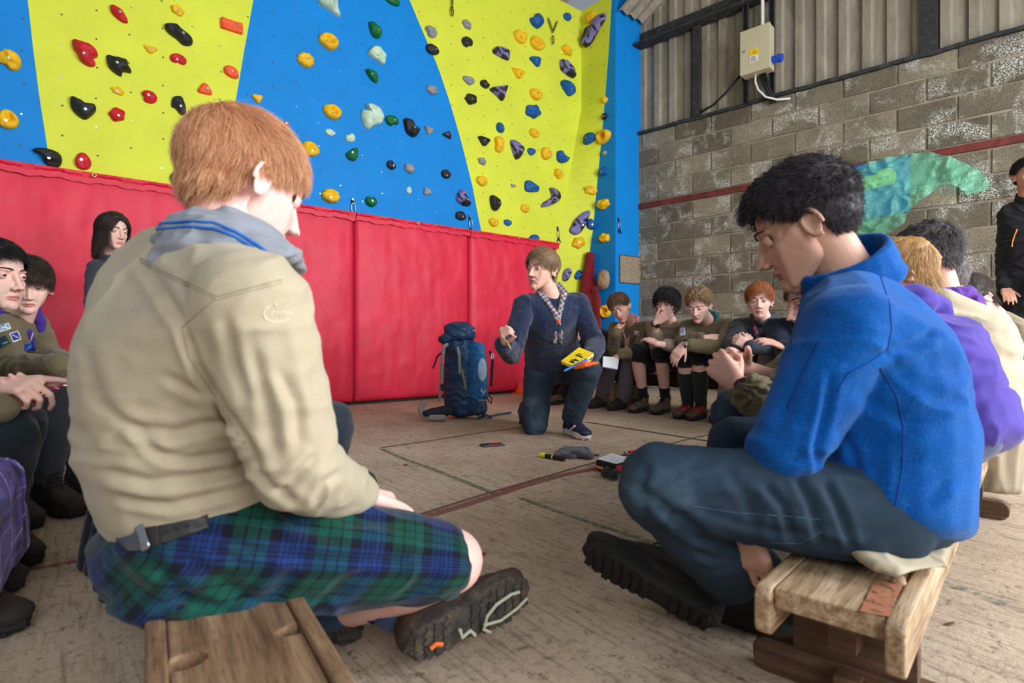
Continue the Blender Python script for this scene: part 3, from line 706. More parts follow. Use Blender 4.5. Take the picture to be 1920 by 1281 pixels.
quickdraw(ray_plane(1159, 408, SB, pn), pn, t_, 'silver karabiner hanging alone on the bright blue pillar')
m_chain = M('chain_steel', (112, 104, 78), .35, .9)
def chain(pts, th, name='chain'):
    mb = MB()
    for i in range(len(pts)-1):
        a, b = pts[i], pts[i+1]; m = (a+b)/2; d = (b-a); L = d.length*.72; d.normalize(); x = d.cross(AN).normalized() if i % 2 else AN
        mb.tube([m+d*L*math.cos(2*PI*k/10)+x*.010*math.sin(2*PI*k/10) for k in range(10)], .0042, 5, closed=True)
    mb.build(name, m_chain, th, smooth=True)
def lerp(a, b, t): return a+(b-a)*t
t = thing('anchor_chain', 'Y shaped steel anchor chain hanging high on the right yellow field', 'chain', onA(1037, 60, .03))
a, b, m_, e = onA(1028, 34, .03), onA(1045, 40, .03), onA(1037, 60, .03), onA(1037, 70, .03)
chain([lerp(a, m_, k/6) for k in range(7)], t, 'left_arm'); chain([lerp(b, m_, k/5) for k in range(6)], t, 'right_arm')
mb = MB(); c = e-Z*.03; mb.tube([c+AD*.016*math.cos(2*PI*k/18)+Z*.05*math.sin(2*PI*k/18) for k in range(18)], .006, 6, closed=True); mb.build('karabiner', m_chain, t, smooth=True)
t = thing('anchor_chain', 'short hanging steel chain at the top edge, left part of right yellow field', 'chain', onA(848, 5, .03))
a, b = onA(849, -30, .03), onA(848, 18, .03); chain([lerp(a, b, k/8) for k in range(9)], t, 'links')
mb = MB(); c = b-Z*.02; mb.tube([c+AD*.014*math.cos(2*PI*k/18)+Z*.045*math.sin(2*PI*k/18) for k in range(18)], .006, 6, closed=True); mb.build('karabiner', m_chain, t, smooth=True)
# ================================================================== THINGS ON THE PILLAR
def onP(u, v, off=0): return ray_plane(u, v, SB+pn*off, pn)
t = thing('notice_board', 'small speckled stone-coloured framed panel on the bright blue pillar', 'panel', onP(1183, 504))
mb = MB(); q = [onP(1161, 530), onP(1204, 533), onP(1205, 484), onP(1161, 478)]; mb.prism(q, pn*.012); mb.build('panel', M('speckled_stone', (150, 132, 112), .9, 0, .55, 60, .6, 90), t, fix=True)
mb = MB()
for i in range(4): mb.tube([q[i]+pn*.012, q[(i+1) % 4]+pn*.012], .005, 6)
mb.build('frame', M('dark_frame', (70, 60, 50), .6), t)
# red jacket and cap on the side panel
t = thing('hanging_jacket', 'dark red hooded jacket hanging in the yellow corner beside the cap', 'jacket', onS(1105, 540))
b = Blob(); q = lambda u, v, o_: onS(u, v, o_)
b.hull(E(q(1106, 480, .05), (.05, .05, .05)), E(q(1103, 515, .05), (.07, .06, .05)), E(q(1107, 500, .05), (.06, .05, .06)))
b.hull(E(q(1103, 520, .06), (.08, .06, .05)), E(q(1098, 575, .06), (.09, .06, .06)), E(q(1116, 570, .06), (.07, .05, .05)))
b.hull(E(q(1100, 575, .06), (.09, .06, .06)), E(q(1108, 640, .06), (.11, .06, .05)), E(q(1118, 610, .06), (.06, .05, .05)))
b.cap(q(1116, 545, .08), .05, q(1122, 620, .06), .035)
garment('jacket_shell', b, M_weave('maroon_cloth', (128, 26, 34)), t, .010, 4, .014, 6, 4, stretch=(1.5, 1.5, .35))
t = thing('cap', 'beige flat cap hanging on the blue edge beside the red jacket', 'cap', onS(1132, 524, .05))
b = Blob(); c = onS(1132, 524, .06); Rf = np.array([sdir[:], (0, 0, 1), sn[:]]).T
b.ell(c, (.10, .125, .035), Rf).ell(c+sn*.02, (.08, .10, .035), Rf)
garment('crown', b, M_weave('beige_cap', (172, 146, 116)), t, .008, 3, .006, 8, 7)
b = Blob(); b.ell(c-Z*.08-sdir*.05, (.06, .045, .012), Rf); garment('peak', b, M_weave('beige_peak', (140, 116, 92)), t, .006, 2, 0)
# ================================================================== ELECTRICAL BOX AND CABLES
sc = b_s(1417, 90)
t = thing('electrical_box', 'cream steel electrical box on two channels high on the cladding', 'electrical box', onB(1417, 92, .12))
o0, o1 = .09, .24
pl = lambda u, v: onB(u, v, o1)
f4 = [pl(1388, 141), pl(1450, 124), pl(1443, 41), pl(1386, 62)]
s_l = (f4[0]-B0).dot(BD); s_r = (f4[2]-B0).dot(BD); zb_ = (f4[0].z+f4[1].z)/2; zt = (f4[2].z+f4[3].z)/2
m_box = M('cream_enamel', (196, 186, 156), .45, 0, .06, 5, .1)
mb = MB(); mb.prism([ptB(s_l, zb_, o0), ptB(s_r, zb_, o0), ptB(s_r, zb_, o1-.02), ptB(s_l, zb_, o1-.02)], Z*(zt-zb_)); mb.build('housing', m_box, t, bevel=.004, fix=True)
mb = MB(); mb.prism([ptB(s_l-.004, zb_-.004, o1-.018), ptB(s_r+.004, zb_-.004, o1-.018), ptB(s_r+.004, zb_-.004, o1), ptB(s_l-.004, zb_-.004, o1)], Z*(zt-zb_+.008)); dr = mb.build('door', m_box, t, bevel=.004, fix=True)
mb = MB(); c = ptB(s_l+.05, zb_+(zt-zb_)*.52, o1); mb.cyl(c, c+BN*.012, .013, 14); mb.build('lock', m_steel, dr)
mb = MB(); W_ = s_r-s_l; a = ptB(s_l+W_*.33, zb_+.10, o1+.002); x = BD*W_*.30
mb.quad(a, a+x, a+x+Z*.075, a, 0) if False else None
mb.prism([a, a+x, a+x+Z*.07, a+Z*.07], BN*.001, 0); mb.prism([a+Z*.07, a+x+Z*.07, a+x+Z*.14, a+Z*.14], BN*.001, 1)
for k in range(4): p = a+Z*(.012+.014*k)+x*.12; mb.prism([p, p+x*(.7-.08*k), p+x*(.7-.08*k)+Z*.006, p+Z*.006], BN*.002, 2)
for k in range(2): p = a+Z*(.09+.02*k)+x*.3; mb.prism([p, p+x*(.45), p+x*.45+Z*.007, p+Z*.007], BN*.002, 3)
mb.build('warning_label', [M('label_white', (226, 226, 218)), M('label_yellow', (248, 198, 20)), M('label_ink', (70, 76, 96)), M('label_brown', (170, 100, 20))], dr, fix=True)
mb = MB(); c = ptB(s_r+.0, zb_+.10, .16); mb.cyl(c, c+BD*.07-Z*.01, .036, 16); mb.cyl(c+BD*.05, c+BD*.10-Z*.012, .042, 16); mb.build('blue_socket', M('blue_plastic', (30, 78, 190), .4), t, smooth=False)
tag(t.children[-1], 'bright blue round plastic socket')
for uu_, nm in ((1402, 'left'), (1451, 'right')):
    s_ = b_s(uu_, 200); tt = thing('steel_channel', 'dark steel channel rail behind the electrical box, %s one of the pair' % nm, 'rail', ptB(s_, HB, .05), 'channel rails carrying the electrical box')
    mb = MB(); mb.prism([ptB(s_-.028, HB-.02, .04), ptB(s_+.028, HB-.02, .04), ptB(s_+.028, HB-.02, .048), ptB(s_-.028, HB-.02, .048)], Z*3.2)
    mb.prism([ptB(s_-.028, HB-.02, .048), ptB(s_-.022, HB-.02, .048), ptB(s_-.022, HB-.02, .085), ptB(s_-.028, HB-.02, .085)], Z*3.2)
    mb.prism([ptB(s_+.022, HB-.02, .048), ptB(s_+.028, HB-.02, .048), ptB(s_+.028, HB-.02, .085), ptB(s_+.022, HB-.02, .085)], Z*3.2)
    mb.build('channel', m_dsteel, tt, fix=True)
m_wh = M('white_plastic', (222, 222, 216), .4)
mb = MB(); s_ = s_l+W_*.62; mb.cyl(ptB(s_, zt, .11), ptB(s_, 7, .11), .018, 10); tag(mb.build('conduit', m_wh, loc=ptB(s_, zt, .11)), 'white plastic conduit running up from the top of the electrical box', 'conduit')
mb = MB(); s_ = s_l+W_*.42; mb.tube([ptB(s_, zb_, .15), ptB(s_, zb_-.08, .15), ptB(s_+.03, zb_-.17, .15), ptB(s_+.10, zb_-.26, .13), ptB(s_+.2, zb_-.30, .08), ptB(s_+.32, zb_-.31, .04)], .011, 8)
tag(mb.build('white_cable', m_wh, smooth=True, loc=ptB(s_, zb_, .15)), 'white cable curving out from underneath the electrical box', 'cable')
mb = MB(); 
for k in range(3): s_ = s_l+W_*(.55+.08*k); mb.tube([ptB(s_, zb_+.02, .13), ptB(s_+.04, zb_-.15, .12), ptB(s_+.09, zb_-.32, .06), ptB(s_+.08, HB+.01, .04)], .012, 7)
tag(mb.build('black_cables', M('black_rubber', (24, 24, 26), .6), smooth=True, loc=ptB(s_l, zb_, .13)), 'bundle of black cables dropping from the electrical box to the wall top', 'cable')
mb = MB(); s_ = b_s(1300, 235); e_ = b_s(1396, 180); mb.tube([ptB(s_, HB+.02, .02), ptB(s_+.25, HB+.08, .03), ptB((s_+e_)/2+.1, HB+.17, .04), ptB(e_, HB+.33, .06)], .014, 8)
tag(mb.build('black_cable', _mc['black_rubber'], smooth=True, loc=ptB(s_, HB, .02)), 'black cable sloping along the cladding left of the electrical box', 'cable')
# ================================================================== PEOPLE: LIBRARY
def E1(c, r): return E(c, r)
_heads = {}
def ring_blob(B, c, R, rx, rz, r, a0, a1, n=9):
    """arc in the local y-z plane frame R (3x3 numpy)"""
    pts = []
    for i in range(n):
        a = a0+(a1-a0)*i/(n-1); q = R @ np.array([0, rx*math.cos(a), rz*math.sin(a)]); pts.append(np.array(c)+q)
    for i in range(n-1): B.hull(E(pts[i], r), E(pts[i+1], r))
def head_base(vox):
    if vox in _heads: return _heads[vox]
    B = Blob()
    B.ell((0, -.016, .032), (.0745, .094, .083))
    B.hull(E((0, .030, .045), (.058, .048, .045)), E((0, .040, .0), (.056, .040, .05)), E((0, .045, -.035), (.046, .034, .04)))
    B.hull(E((0, .064, -.097), (.017, .015, .014)), E((.037, .008, -.056), (.014, .020, .018)), E((-.037, .008, -.056), (.014, .020, .018)), E((0, .045, -.04), (.046, .034, .03)))
    for s in (-1, 1):
        B.hull(E((s*.036, .050, -.014), (.020, .020, .018)), E((s*.052, .018, -.004), (.016, .022, .024)), E((s*.040, .010, -.052), (.014, .020, .018)))   # cheekbone to jaw
        B.hull(E((s*.036, .050, -.014), (.020, .020, .018)), E((s*.020, .062, -.050), (.016, .014, .018)), E((s*.038, .014, -.055), (.015, .020, .016)), E((s*.014, .064, -.088), (.014, .012, .012)))
        B.hull(E((s*.026, .064, -.012), (.012, .012, .010)), E((s*.010, .080, -.020), (.009, .010, .014)), E((s*.022, .066, -.045), (.012, .012, .012)))
        B.hull(E((s*.020, .0775, .0265), (.010, .009, .0070)), E((s*.042, .0625, .0270), (.010, .010, .0070)))   # brow
        B.ell((s*.0105, .0945, -.032), (.0075, .009, .0068))                    # nostril wing
        R = np.array(Matrix.Rotation(s*math.radians(22), 3, 'Z') @ Matrix.Rotation(math.radians(-8), 3, 'X'))
        c = np.array((s*.0785, -.012, -.004))
        ring_blob(B, c, R, .0165, .0290, .0040, math.radians(-95), math.radians(200), 13)      # ear helix
        B.ell(c+np.array((-s*.004, .001, -.003)), (.0035, .014, .026), R)                      # ear plate
        B.ell(c+R @ np.array((-s*.002, .005, -.023)), (.0045, .0075, .009), R)                        # lobe
        B.hull(E(c+R @ np.array((-s*.006, .010, -.004)), (.006, .004, .008)), E(c+np.array((-s*.012, .006, -.01)), (.006, .010, .02)))
    B.hull(E((0, .078, .018), (.0085, .009, .010)), E((0, .0990, -.022), (.0082, .0095, .0085)))
    B.hull(E((0, .0990, -.022), (.0080, .0095, .0080)), E((0, .1045, -.0290), (.0090, .0090, .0075)))
    # mouth
    B.hull(E((0, .0795, -.0530), (.012, .012, .010)), E((0, .070, -.050), (.026, .012, .014)))
    for s in (-1, 1):
        B.hull(E((s*.003, .0860, -.0565), (.006, .0045, .0036)), E((s*.021, .0760, -.0595), (.004, .004, .002)))
        B.hull(E((s*.003, .0835, -.0665), (.007, .0052, .0042)), E((s*.018, .0755, -.0630), (.004, .004, .0025)))
    B.ell((0, .0730, -.088), (.020, .016, .016))
    V, F, ed = remesh(B, vox, 3 if vox > .0025 else 6, .5)
    N = normals(V, F)
    for s in (-1, 1):          # eye sockets
        d = ((V[:, 0]-s*.0315)/.0185)**2+((V[:, 2]-.0095)/.0140)**2; k = np.exp(-d)*(V[:, 1] > .03)
        V[:, 1] -= .0088*k
        d = ((V[:, 0]-s*.0795)/.008)**2+((V[:, 1]+.010)/.008)**2+((V[:, 2]+.004)/.013)**2; V[:, 0] -= s*.0045*np.exp(-d)      # concha
        d = ((V[:, 0]-s*.0060)/.0032)**2+((V[:, 1]-.103)/.006)**2+((V[:, 2]+.0375)/.004)**2; V[:, 2] += .004*np.exp(-d)
    d = ((V[:, 0])/.021)**2+((V[:, 2]+.0610)/.0016)**2; V[:, 1] -= .0042*np.exp(-d)*(V[:, 1] > .06)      # lip line
    d = ((V[:, 0])/.004)**2+((V[:, 2]+.0475)/.006)**2; V[:, 1] -= .0015*np.exp(-d)*(V[:, 1] > .06)
    _heads[vox] = (V, F, ed); return _heads[vox]
def lids(B_up, B_lo):
    """eyelid shells for both eyes: list of (verts, faces) in head space"""
    out = []
    for s in (-1, 1):
        c = np.array((s*.0315, .0668, .0095)); r = .0140
        for lo, hi in ((B_up, 75), (-75, B_lo)):
            na, ne = 14, 6; vs = []
            for i in range(ne+1):
                for j in range(na+1):
                    az = math.radians(-100+200*j/na); edge = max(0, math.cos(az))
                    l2 = lo if hi == 75 else lo; h2 = hi
                    if hi == 75: l2 = lo*edge-4*(1-edge)
                    else: h2 = hi*edge-4*(1-edge)
                    el = math.radians(l2+(h2-l2)*i/ne); rr = r-.0008*(1-math.cos(az))
                    vs.append(c+rr*np.array((math.sin(az)*math.cos(el), math.cos(az)*math.cos(el), math.sin(el))))
            fs = [(i*(na+1)+j, i*(na+1)+j+1, (i+1)*(na+1)+j+1, (i+1)*(na+1)+j) for i in range(ne) for j in range(na)]
            out.append((np.array(vs), np.array(fs)))
    return out
def head_mat(center, az, pitch, roll=0, s=1.0):
    R = Matrix.Rotation(math.radians(-az), 4, 'Z') @ Matrix.Rotation(math.radians(-pitch), 4, 'X') @ Matrix.Rotation(math.radians(roll), 4, 'Y')
    return Matrix.Translation(center) @ R @ Matrix.Scale(s, 4)
def apply(Mx, V): A = np.array(Mx); return V @ A[:3, :3].T+A[:3, 3]
m_eyew = M('eye_white', (196, 186, 180), .25, 0, .02); m_pupil = M('pupil', (10, 8, 8), .15, 0, 0)
m_mouth = M('mouth_inside', (70, 24, 24), .6)
HC0 = np.array((0, -.014, .030)); HR0 = np.array((.0785, .0985, .0880))
def hairline(az):
    """lowest scalp height for azimuth az (0 front, pi back), head space"""
    return np.interp(np.abs(az), np.radians([0, 25, 50, 68, 80, 100, 115, 135, 180]), [.080, .076, .052, .028, .014, .022, -.018, -.045, -.060])
def hair(parent, Mx, st, seed=1):
    """scalp cap + laid strands. st: n, top, side, back (lengths), vol, vside, curl, cf, flow, K, fringe, width, mat, spread, part"""
    rg = np.random.default_rng(seed); A = np.array(Mx)
    shift = st.get('line', 0.0)
    def vol(d, thick=1):
        z = d[:, 2]; up = np.clip((z+.1)/.9, 0, 1); fr = np.clip(d[:, 1], 0, 1)
        v = st.get('vside', .004)+(st.get('vol', .014)-st.get('vside', .004))*up**.8+st.get('vfront', 0)*fr*up+st.get('vback', 0)*np.clip(-d[:, 1], 0, 1)
        return v
    def mask(p):
        az = np.arctan2(p[:, 0], p[:, 1]); return p[:, 2]-(hairline(az)+shift)
    # cap
    nT, nP = 96, 64; th = np.linspace(0, 2*PI, nT, endpoint=False); ph = np.linspace(-1.25, PI/2, nP)
    T, Q = np.meshgrid(th, ph); d = np.stack([np.sin(T)*np.cos(Q), np.cos(T)*np.cos(Q), np.sin(Q)], -1).reshape(-1, 3)
    p0 = HC0+HR0*d; m = mask(p0); v = vol(d)*np.clip(m/.016+.15, 0, 1)
    lump = 1+.5*fbm(d*st.get('lf', 6), seed, 3)*st.get('lump', .5)
    p = HC0+(HR0*(1)+(v*lump)[:, None])*d; p[m < -.004] = (HC0+(HR0-.012)*d)[m < -.004]
    idx = np.arange(nT*nP).reshape(nP, nT); F = np.stack([idx[:-1], np.roll(idx, -1, 1)[:-1], np.roll(idx, -1, 1)[1:], idx[1:]], -1).reshape(-1, 4)
    keep = (m[F] > -.010).all(1); F = F[keep]
    # strands
    n = st['n']; dd = rg.normal(size=(int(n*2.6), 3)); dd /= np.linalg.norm(dd, axis=1)[:, None]
    pp = HC0+HR0*dd; ok = mask(pp) > rg.uniform(-.004, .004, len(pp)); dd = dd[ok][:n]; pp = pp[ok][:n]; n = len(pp)
    up = np.clip((dd[:, 2]+.15)/.8, 0, 1); back = np.clip(-dd[:, 1], 0, 1)*(1-up)
    L = st.get('side', .02)*(1-up)*(1-back)+st.get('back', .02)*back+st.get('top', .05)*up
    L = L*rg.uniform(.7, 1.1, n)
    S = st.get('steps', 8); K = np.array(st.get('K', (0, -.05, .115))); fl = np.array(st.get('flow', (0, .2, -.3)))
    sfl = np.array(st.get('sflow', (0, 0, -1.0)))
    cl = np.stack([vnoise(pp*st.get('cs', 90)+k*17, seed+k) for k in range(3)], 1)*st.get('clump', .5)
    ind = rg.normal(size=(n, 3))*st.get('spread', .12)
    pts = np.empty((n, S, 3)); lift = vol(dd); cur = HC0+(HR0+(lift*.55)[:, None])*dd
    l_end = lift*rg.uniform(.9, 1.35, n)+rg.random(n)**3*st.get('fly', .004)
    phs = rg.uniform(0, 2*PI, n); cph = vnoise(pp*st.get('ccs', 60), seed+9)*6
    for k in range(S):
        pts[:, k] = cur; q = (cur-HC0)/HR0; nr = q/np.linalg.norm(q, axis=1)[:, None]/HR0; nr /= np.linalg.norm(nr, axis=1)[:, None]
        a = cur-K; a /= np.linalg.norm(a, axis=1)[:, None]+1e-6
        wt = up[:, None]
        t = a*st.get('wK', 1.0)+fl*wt+sfl*(1-wt)+cl+ind
        if st.get('part') is not None: t[:, 0] += np.sign(cur[:, 0]-st['part'])*.8*up
        lowm = (cur[:, 2] < st.get('hang', -.02))[:, None]; hg_ = np.array(st.get('hdir', (0, 0, -1.)))
        t = np.where(lowm, hg_+ind*.5+cl*.4, t-nr*(t*nr).sum(1)[:, None]); t /= np.linalg.norm(t, axis=1)[:, None]+1e-6
        if st.get('curl'):
            side = np.cross(nr, t); w_ = k*st.get('cf', 1.6)+cph
            t = t+side*(np.cos(w_)*st['curl'])[:, None]+nr*(np.sin(w_)*st['curl']*.8)[:, None]
            t /= np.linalg.norm(t, axis=1)[:, None]
        cur = cur+t*(L/(S-1))[:, None]
        if not st.get('free'):
            q = cur-HC0; lf = lift*.55+(l_end-lift*.55)*(k+1)/S
            e = q/(HR0+lf[:, None]); ne = np.linalg.norm(e, axis=1)
            if st.get('curl'): tgt = np.clip(ne, .985, 1.12)
            else: tgt = np.clip(ne, 1.0, 1.03)
            low = cur[:, 2] < st.get('hang', -.02)       # below this, hair hangs free
            tgt = np.where(low, np.maximum(ne, 1.0), tgt)
            cur = HC0+q/ne[:, None]*tgt[:, None]
    wd = st.get('width', .0009)*rg.uniform(.7, 1.2, n)
    tp = np.linspace(1, .15, S)**.7
    tan = np.gradient(pts, axis=1); tan /= np.linalg.norm(tan, axis=2)[..., None]+1e-9
    ref = pts-HC0; ref /= np.linalg.norm(ref, axis=2)[..., None]; sx = np.cross(tan, ref); sx /= np.linalg.norm(sx, axis=2)[..., None]+1e-9
    hw = (wd[:, None]*tp[None])[..., None]
    v3 = np.stack([pts+sx*hw, pts-sx*hw, pts+ref*hw*.9], 2).reshape(-1, 3)
    base = len(p); ii = (np.arange(n)[:, None]*S+np.arange(S-1)[None])*3
    fs = [np.stack([ii+a, ii+b, ii+3+b, ii+3+a], -1).reshape(-1, 4) for a, b in ((0, 2), (2, 1), (1, 0))]
    Fa = np.concatenate([F]+[f+base for f in fs]); Va = apply(Mx, np.concatenate([p, v3]))
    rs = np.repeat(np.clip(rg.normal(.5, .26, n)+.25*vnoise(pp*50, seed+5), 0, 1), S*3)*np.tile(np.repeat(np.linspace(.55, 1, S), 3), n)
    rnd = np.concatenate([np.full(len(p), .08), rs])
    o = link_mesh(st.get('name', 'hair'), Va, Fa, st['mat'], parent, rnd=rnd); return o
def hand_blob(w, d, n, thumb, curls=(.3, .5, .4), s=1.0, spread=.06, flat=1.0, per=None, thumb_curl=.3, thumb_out=.7):
    """w wrist, d direction towards fingers, n palm normal (fingers curl towards it), thumb: vector on the thumb side"""
    d = Vector(d).normalized(); n = Vector(n); n = (n-d*n.dot(d)).normalized(); x = d.cross(n); 
    if x.dot(Vector(thumb)) < 0: x = -x
    w = Vector(w); B = Blob(); R = np.array([x[:], d[:], n[:]]).T
    B.hull(E(w, (.026*s, .02*s, .018*s), R), E(w+d*.035*s+x*.012*s, (.022*s, .02*s, .015*s), R), E(w+d*.035*s-x*.014*s, (.02*s, .02*s, .015*s), R))
    B.hull(E(w+d*.03*s+x*.012*s, (.022*s, .02*s, .0145*s), R), E(w+d*.03*s-x*.014*s, (.02*s, .02*s, .0145*s), R), E(w+d*.084*s+x*.030*s, (.011*s, .012*s, .012*s), R), E(w+d*.080*s-x*.030*s, (.010*s, .012*s, .011*s), R))
    lens = [(.042, .026, .021), (.046, .030, .023), (.043, .028, .022), (.034, .022, .020)]; offs = [.030, .010, -.011, -.030]; kz = [.085, .088, .084, .077]
    for i in range(4):
        c = curls if per is None else per[i]; p = w+d*kz[i]*s+x*offs[i]*s; ang = 0; sp = offs[i]/.03*spread
        r = (.0088, .0080, .0073, .0063)
        for j in range(3):
            ang += c[j]; dr = (d*math.cos(ang)+n*math.sin(ang)+x*sp*math.cos(ang)).normalized(); q = p+dr*lens[i][j]*s
            k = .9 if i == 3 else 1; B.cap(p, r[j]*s*k, q, r[j+1]*s*k); p = q
    p = w+d*.022*s+x*.020*s+n*.006*s; dr = (d*(1-.3*thumb_out)+x*thumb_out+n*thumb_curl).normalized(); q = p+dr*.038*s; B.cap(p, .0135*s, q, .0105*s)
    dr = (dr+d*.5+n*thumb_curl*.6).normalized(); p = q; q = p+dr*.030*s; B.cap(p, .0105*s, q, .0098*s); dr = (dr+d*.25+n*thumb_curl*.5).normalized(); B.cap(q, .0098*s, q+dr*.022*s, .0080*s)
    return B
def torso_blob(J, g=1.0, fat=1.0, low=True):
    a = frame(J['mid']-J['pel'], J['hipR']-J['hipL']); c = frame(J['nk']-J['mid'], J['shR']-J['shL']); chs = J['chs']
    B = Blob(); f = fat*g
    hp = E(J['pel'], (.160*f, .118*f, .09*g), a); wa = E(J['mid'], (.142*f, .112*f, .09*g), c); ch = E(chs, (.150*f, .118*f, .11*g), c)
    if low: B.hull(hp, wa)
    B.hull(wa, ch)
    up = (J['nk']-J['mid']).normalized()
    B.hull(ch, E(J['shL'], .056*g), E(J['shR'], .056*g), E(J['nk']-up*.03, (.065*g, .06*g, .04*g), c))
    return B
def arm_blob(J, s, g=1.0, r=(.060, .047, .036), upto=1.0):
    B = Blob(); sh, el, wr = J['sh'+s], J['el'+s], J['wr'+s]
    B.cap(sh, r[0]*g, el, r[1]*g)
    if upto > 0: B.cap(el, r[1]*g, el+(wr-el)*upto, (r[1]+(r[2]-r[1])*upto)*g)
    return B
def leg_blob(J, s, g=1.0, r=(.088, .066, .058, .046), upto=1.0):
    B = Blob(); h, k, a = J['hip'+s], J['kn'+s], J['an'+s]; B.cap(h, r[0]*g, k, r[1]*g)
    if upto > 0:
        m = k+(a-k)*.35; e = k+(a-k)*upto; B.cap(k, r[1]*g*.97, m, r[2]*g); 
        if upto > .35: B.cap(m, r[2]*g, e, r[3]*g)
    return B
_boots = {}
def boot(parent, heel, toe_dir, up=(0, 0, 1), s=1.0, mats=None, high=True, name='boot', label=None, detail=False, stripe=None):
    """boot with sole (lugs) and laces; heel = point on the ground under the heel"""
    y = Vector(toe_dir).normalized(); z = Vector(up); z = (z-y*z.dot(y)).normalized(); x = y.cross(z)
    Mx = Matrix.Translation(heel) @ Matrix(((x.x, y.x, z.x, 0), (x.y, y.y, z.y, 0), (x.z, y.z, z.z, 0), (0, 0, 0, 1))) @ Matrix.Scale(s, 4)
    key = (high, detail)
    if key not in _boots:
        B = Blob()
        B.hull(E((0, -.005, .045), (.034, .032, .03)), E((0, .05, .05), (.034, .03, .03)), E((0, .012, .085), (.034, .034, .02)), E((0, .065, .09), (.034, .03, .02)))
        B.hull(E((0, .05, .05), (.036, .03, .03)), E((0, .075, .085), (.032, .03, .022)), E((.004, .18, .045), (.045, .04, .026)))
        B.hull(E((.004, .18, .045), (.045, .04, .026)), E((.004, .215, .042), (.040, .034, .024)))
        if high: B.hull(E((0, .020, .085), (.035, .040, .02)), E((0, .015, .140), (.040, .046, .012)), E((0, .065, .09), (.034, .03, .02)))
        else: B.hull(E((0, .020, .085), (.035, .040, .02)), E((0, .018, .098), (.036, .042, .008)))
        vx = .0035 if detail else .006
        V, F, ed = remesh(B, vx, 3); N = normals(V, F); V = V+N*(.0018*fbm(V*40, 3, 3))[:, None]
        if high and True: 
            d = ((V[:, 0])/.030)**2+((V[:, 1]-.02)/.034)**2; k = np.exp(-d**2)*(V[:, 2] > .13); V[:, 2] -= .03*k
        # sole outline
        th = np.linspace(0, 2*PI, 44, endpoint=False); yy = .105+.138*np.cos(th); t = (yy+.033)/.276
        wd = np.interp(t, [0, .08, .25, .45, .62, .78, .93, 1], [.0, .030, .036, .033, .044, .048, .030, 0]); xx = np.sign(np.sin(th))*wd+.004*t
        SO = []; mbs = MB(); n = len(th)
        lv = [(0.008, .95), (.018, 1.05), (.040, 1.03), (.043, .9)]
        vs = []
        for zz_, sc_ in lv: vs += [(a*sc_, .105+(b-.105)*(1+(sc_-1)*.6), zz_) for a, b in zip(xx, yy)]
        fs = [(i*n+k, i*n+(k+1) % n, (i+1)*n+(k+1) % n, (i+1)*n+k) for i in range(3) for k in range(n)]
        mbs.add(vs, fs+[tuple(range(n-1, -1, -1)), tuple(3*n+k for k in range(n))])
        # lugs
        rr = random.Random(4)
        for r_ in range(13 if detail else 9):
            N_ = 13 if detail else 9; y0 = -.022+r_*(.256/N_)+.008; t0 = (y0+.033)/.276; wv = float(np.interp(t0, [0, .08, .25, .45, .62, .78, .93, 1], [.0, .030, .036, .033, .044, .048, .030, 0]))
            if .34 < t0 < .46: continue
            for c_ in ((-.74, -.25, .25, .74) if detail else (-.62, .62, 0)):
                a_ = rr.uniform(-.5, .5)*(1 if detail else .3); Rm = Matrix.Rotation(a_+c_*.5, 3, 'Z')
                mbs.box((c_*wv+.004*t0, y0+abs(c_)*.004, .009), (wv*.46, .0145 if detail else .019, .009), Rm, 0, 1.0)
        mbl = MB()
        for i in range(6):
            y0 = .075+i*.017; z0 = .118-i*.0125 if not high else .122-i*.0118; h = .012+i*.0035
            mbl.tube([(-.021, y0-.004, z0-.006), (0, y0+.005, z0+.004), (.021, y0-.004, z0-.006)], .0022, 5)
            mbl.tube([(-.021, y0-.004, z0-.006), (0, y0+.012, z0+.001), (.021, y0+.012, z0-.014)], .0018, 5)
        if high:
            for i in range(3): mbl.tube([(-.030, .060-.004*i, .118+i*.012), (0, .078-.008*i, .122+i*.012), (.030, .060-.004*i, .118+i*.012)], .0022, 5)
        for sx_ in (-1, 1):
            mbl.tube([(0, .078, .128), (sx_*.022, .092, .146), (sx_*.040, .100, .128), (sx_*.028, .092, .112), (0, .080, .126)], .002, 5)
            mbl.tube([(0, .08, .126), (sx_*.02, .105, .104), (sx_*.036, .125, .082)], .0018, 5)
        _boots[key] = (V, F, mbs, mbl)
    V, F, mbs, mbl = _boots[key]
    up_m, so_m, la_m = mats
    mi = None
    if isinstance(up_m, (list, tuple)):
        c = V[F].mean(1); mi = ((c[:, 2] < .062)|(c[:, 1] > .185)|(c[:, 1] < .0)).astype(int)
    o = link_mesh(name, apply(Mx, V), F, up_m, parent, mi=mi)
    if label: o['label'] = label
    for nm, m_, mt in (('sole', mbs, so_m), ('laces', mbl, la_m)):
        q = MB(); q.v = [tuple(Mx @ Vector(p)) for p in m_.v]; q.f = m_.f; q.mi = m_.mi; q.n = m_.n; q.build(nm, mt, o, smooth=(nm == 'laces'))
    return o, Mx
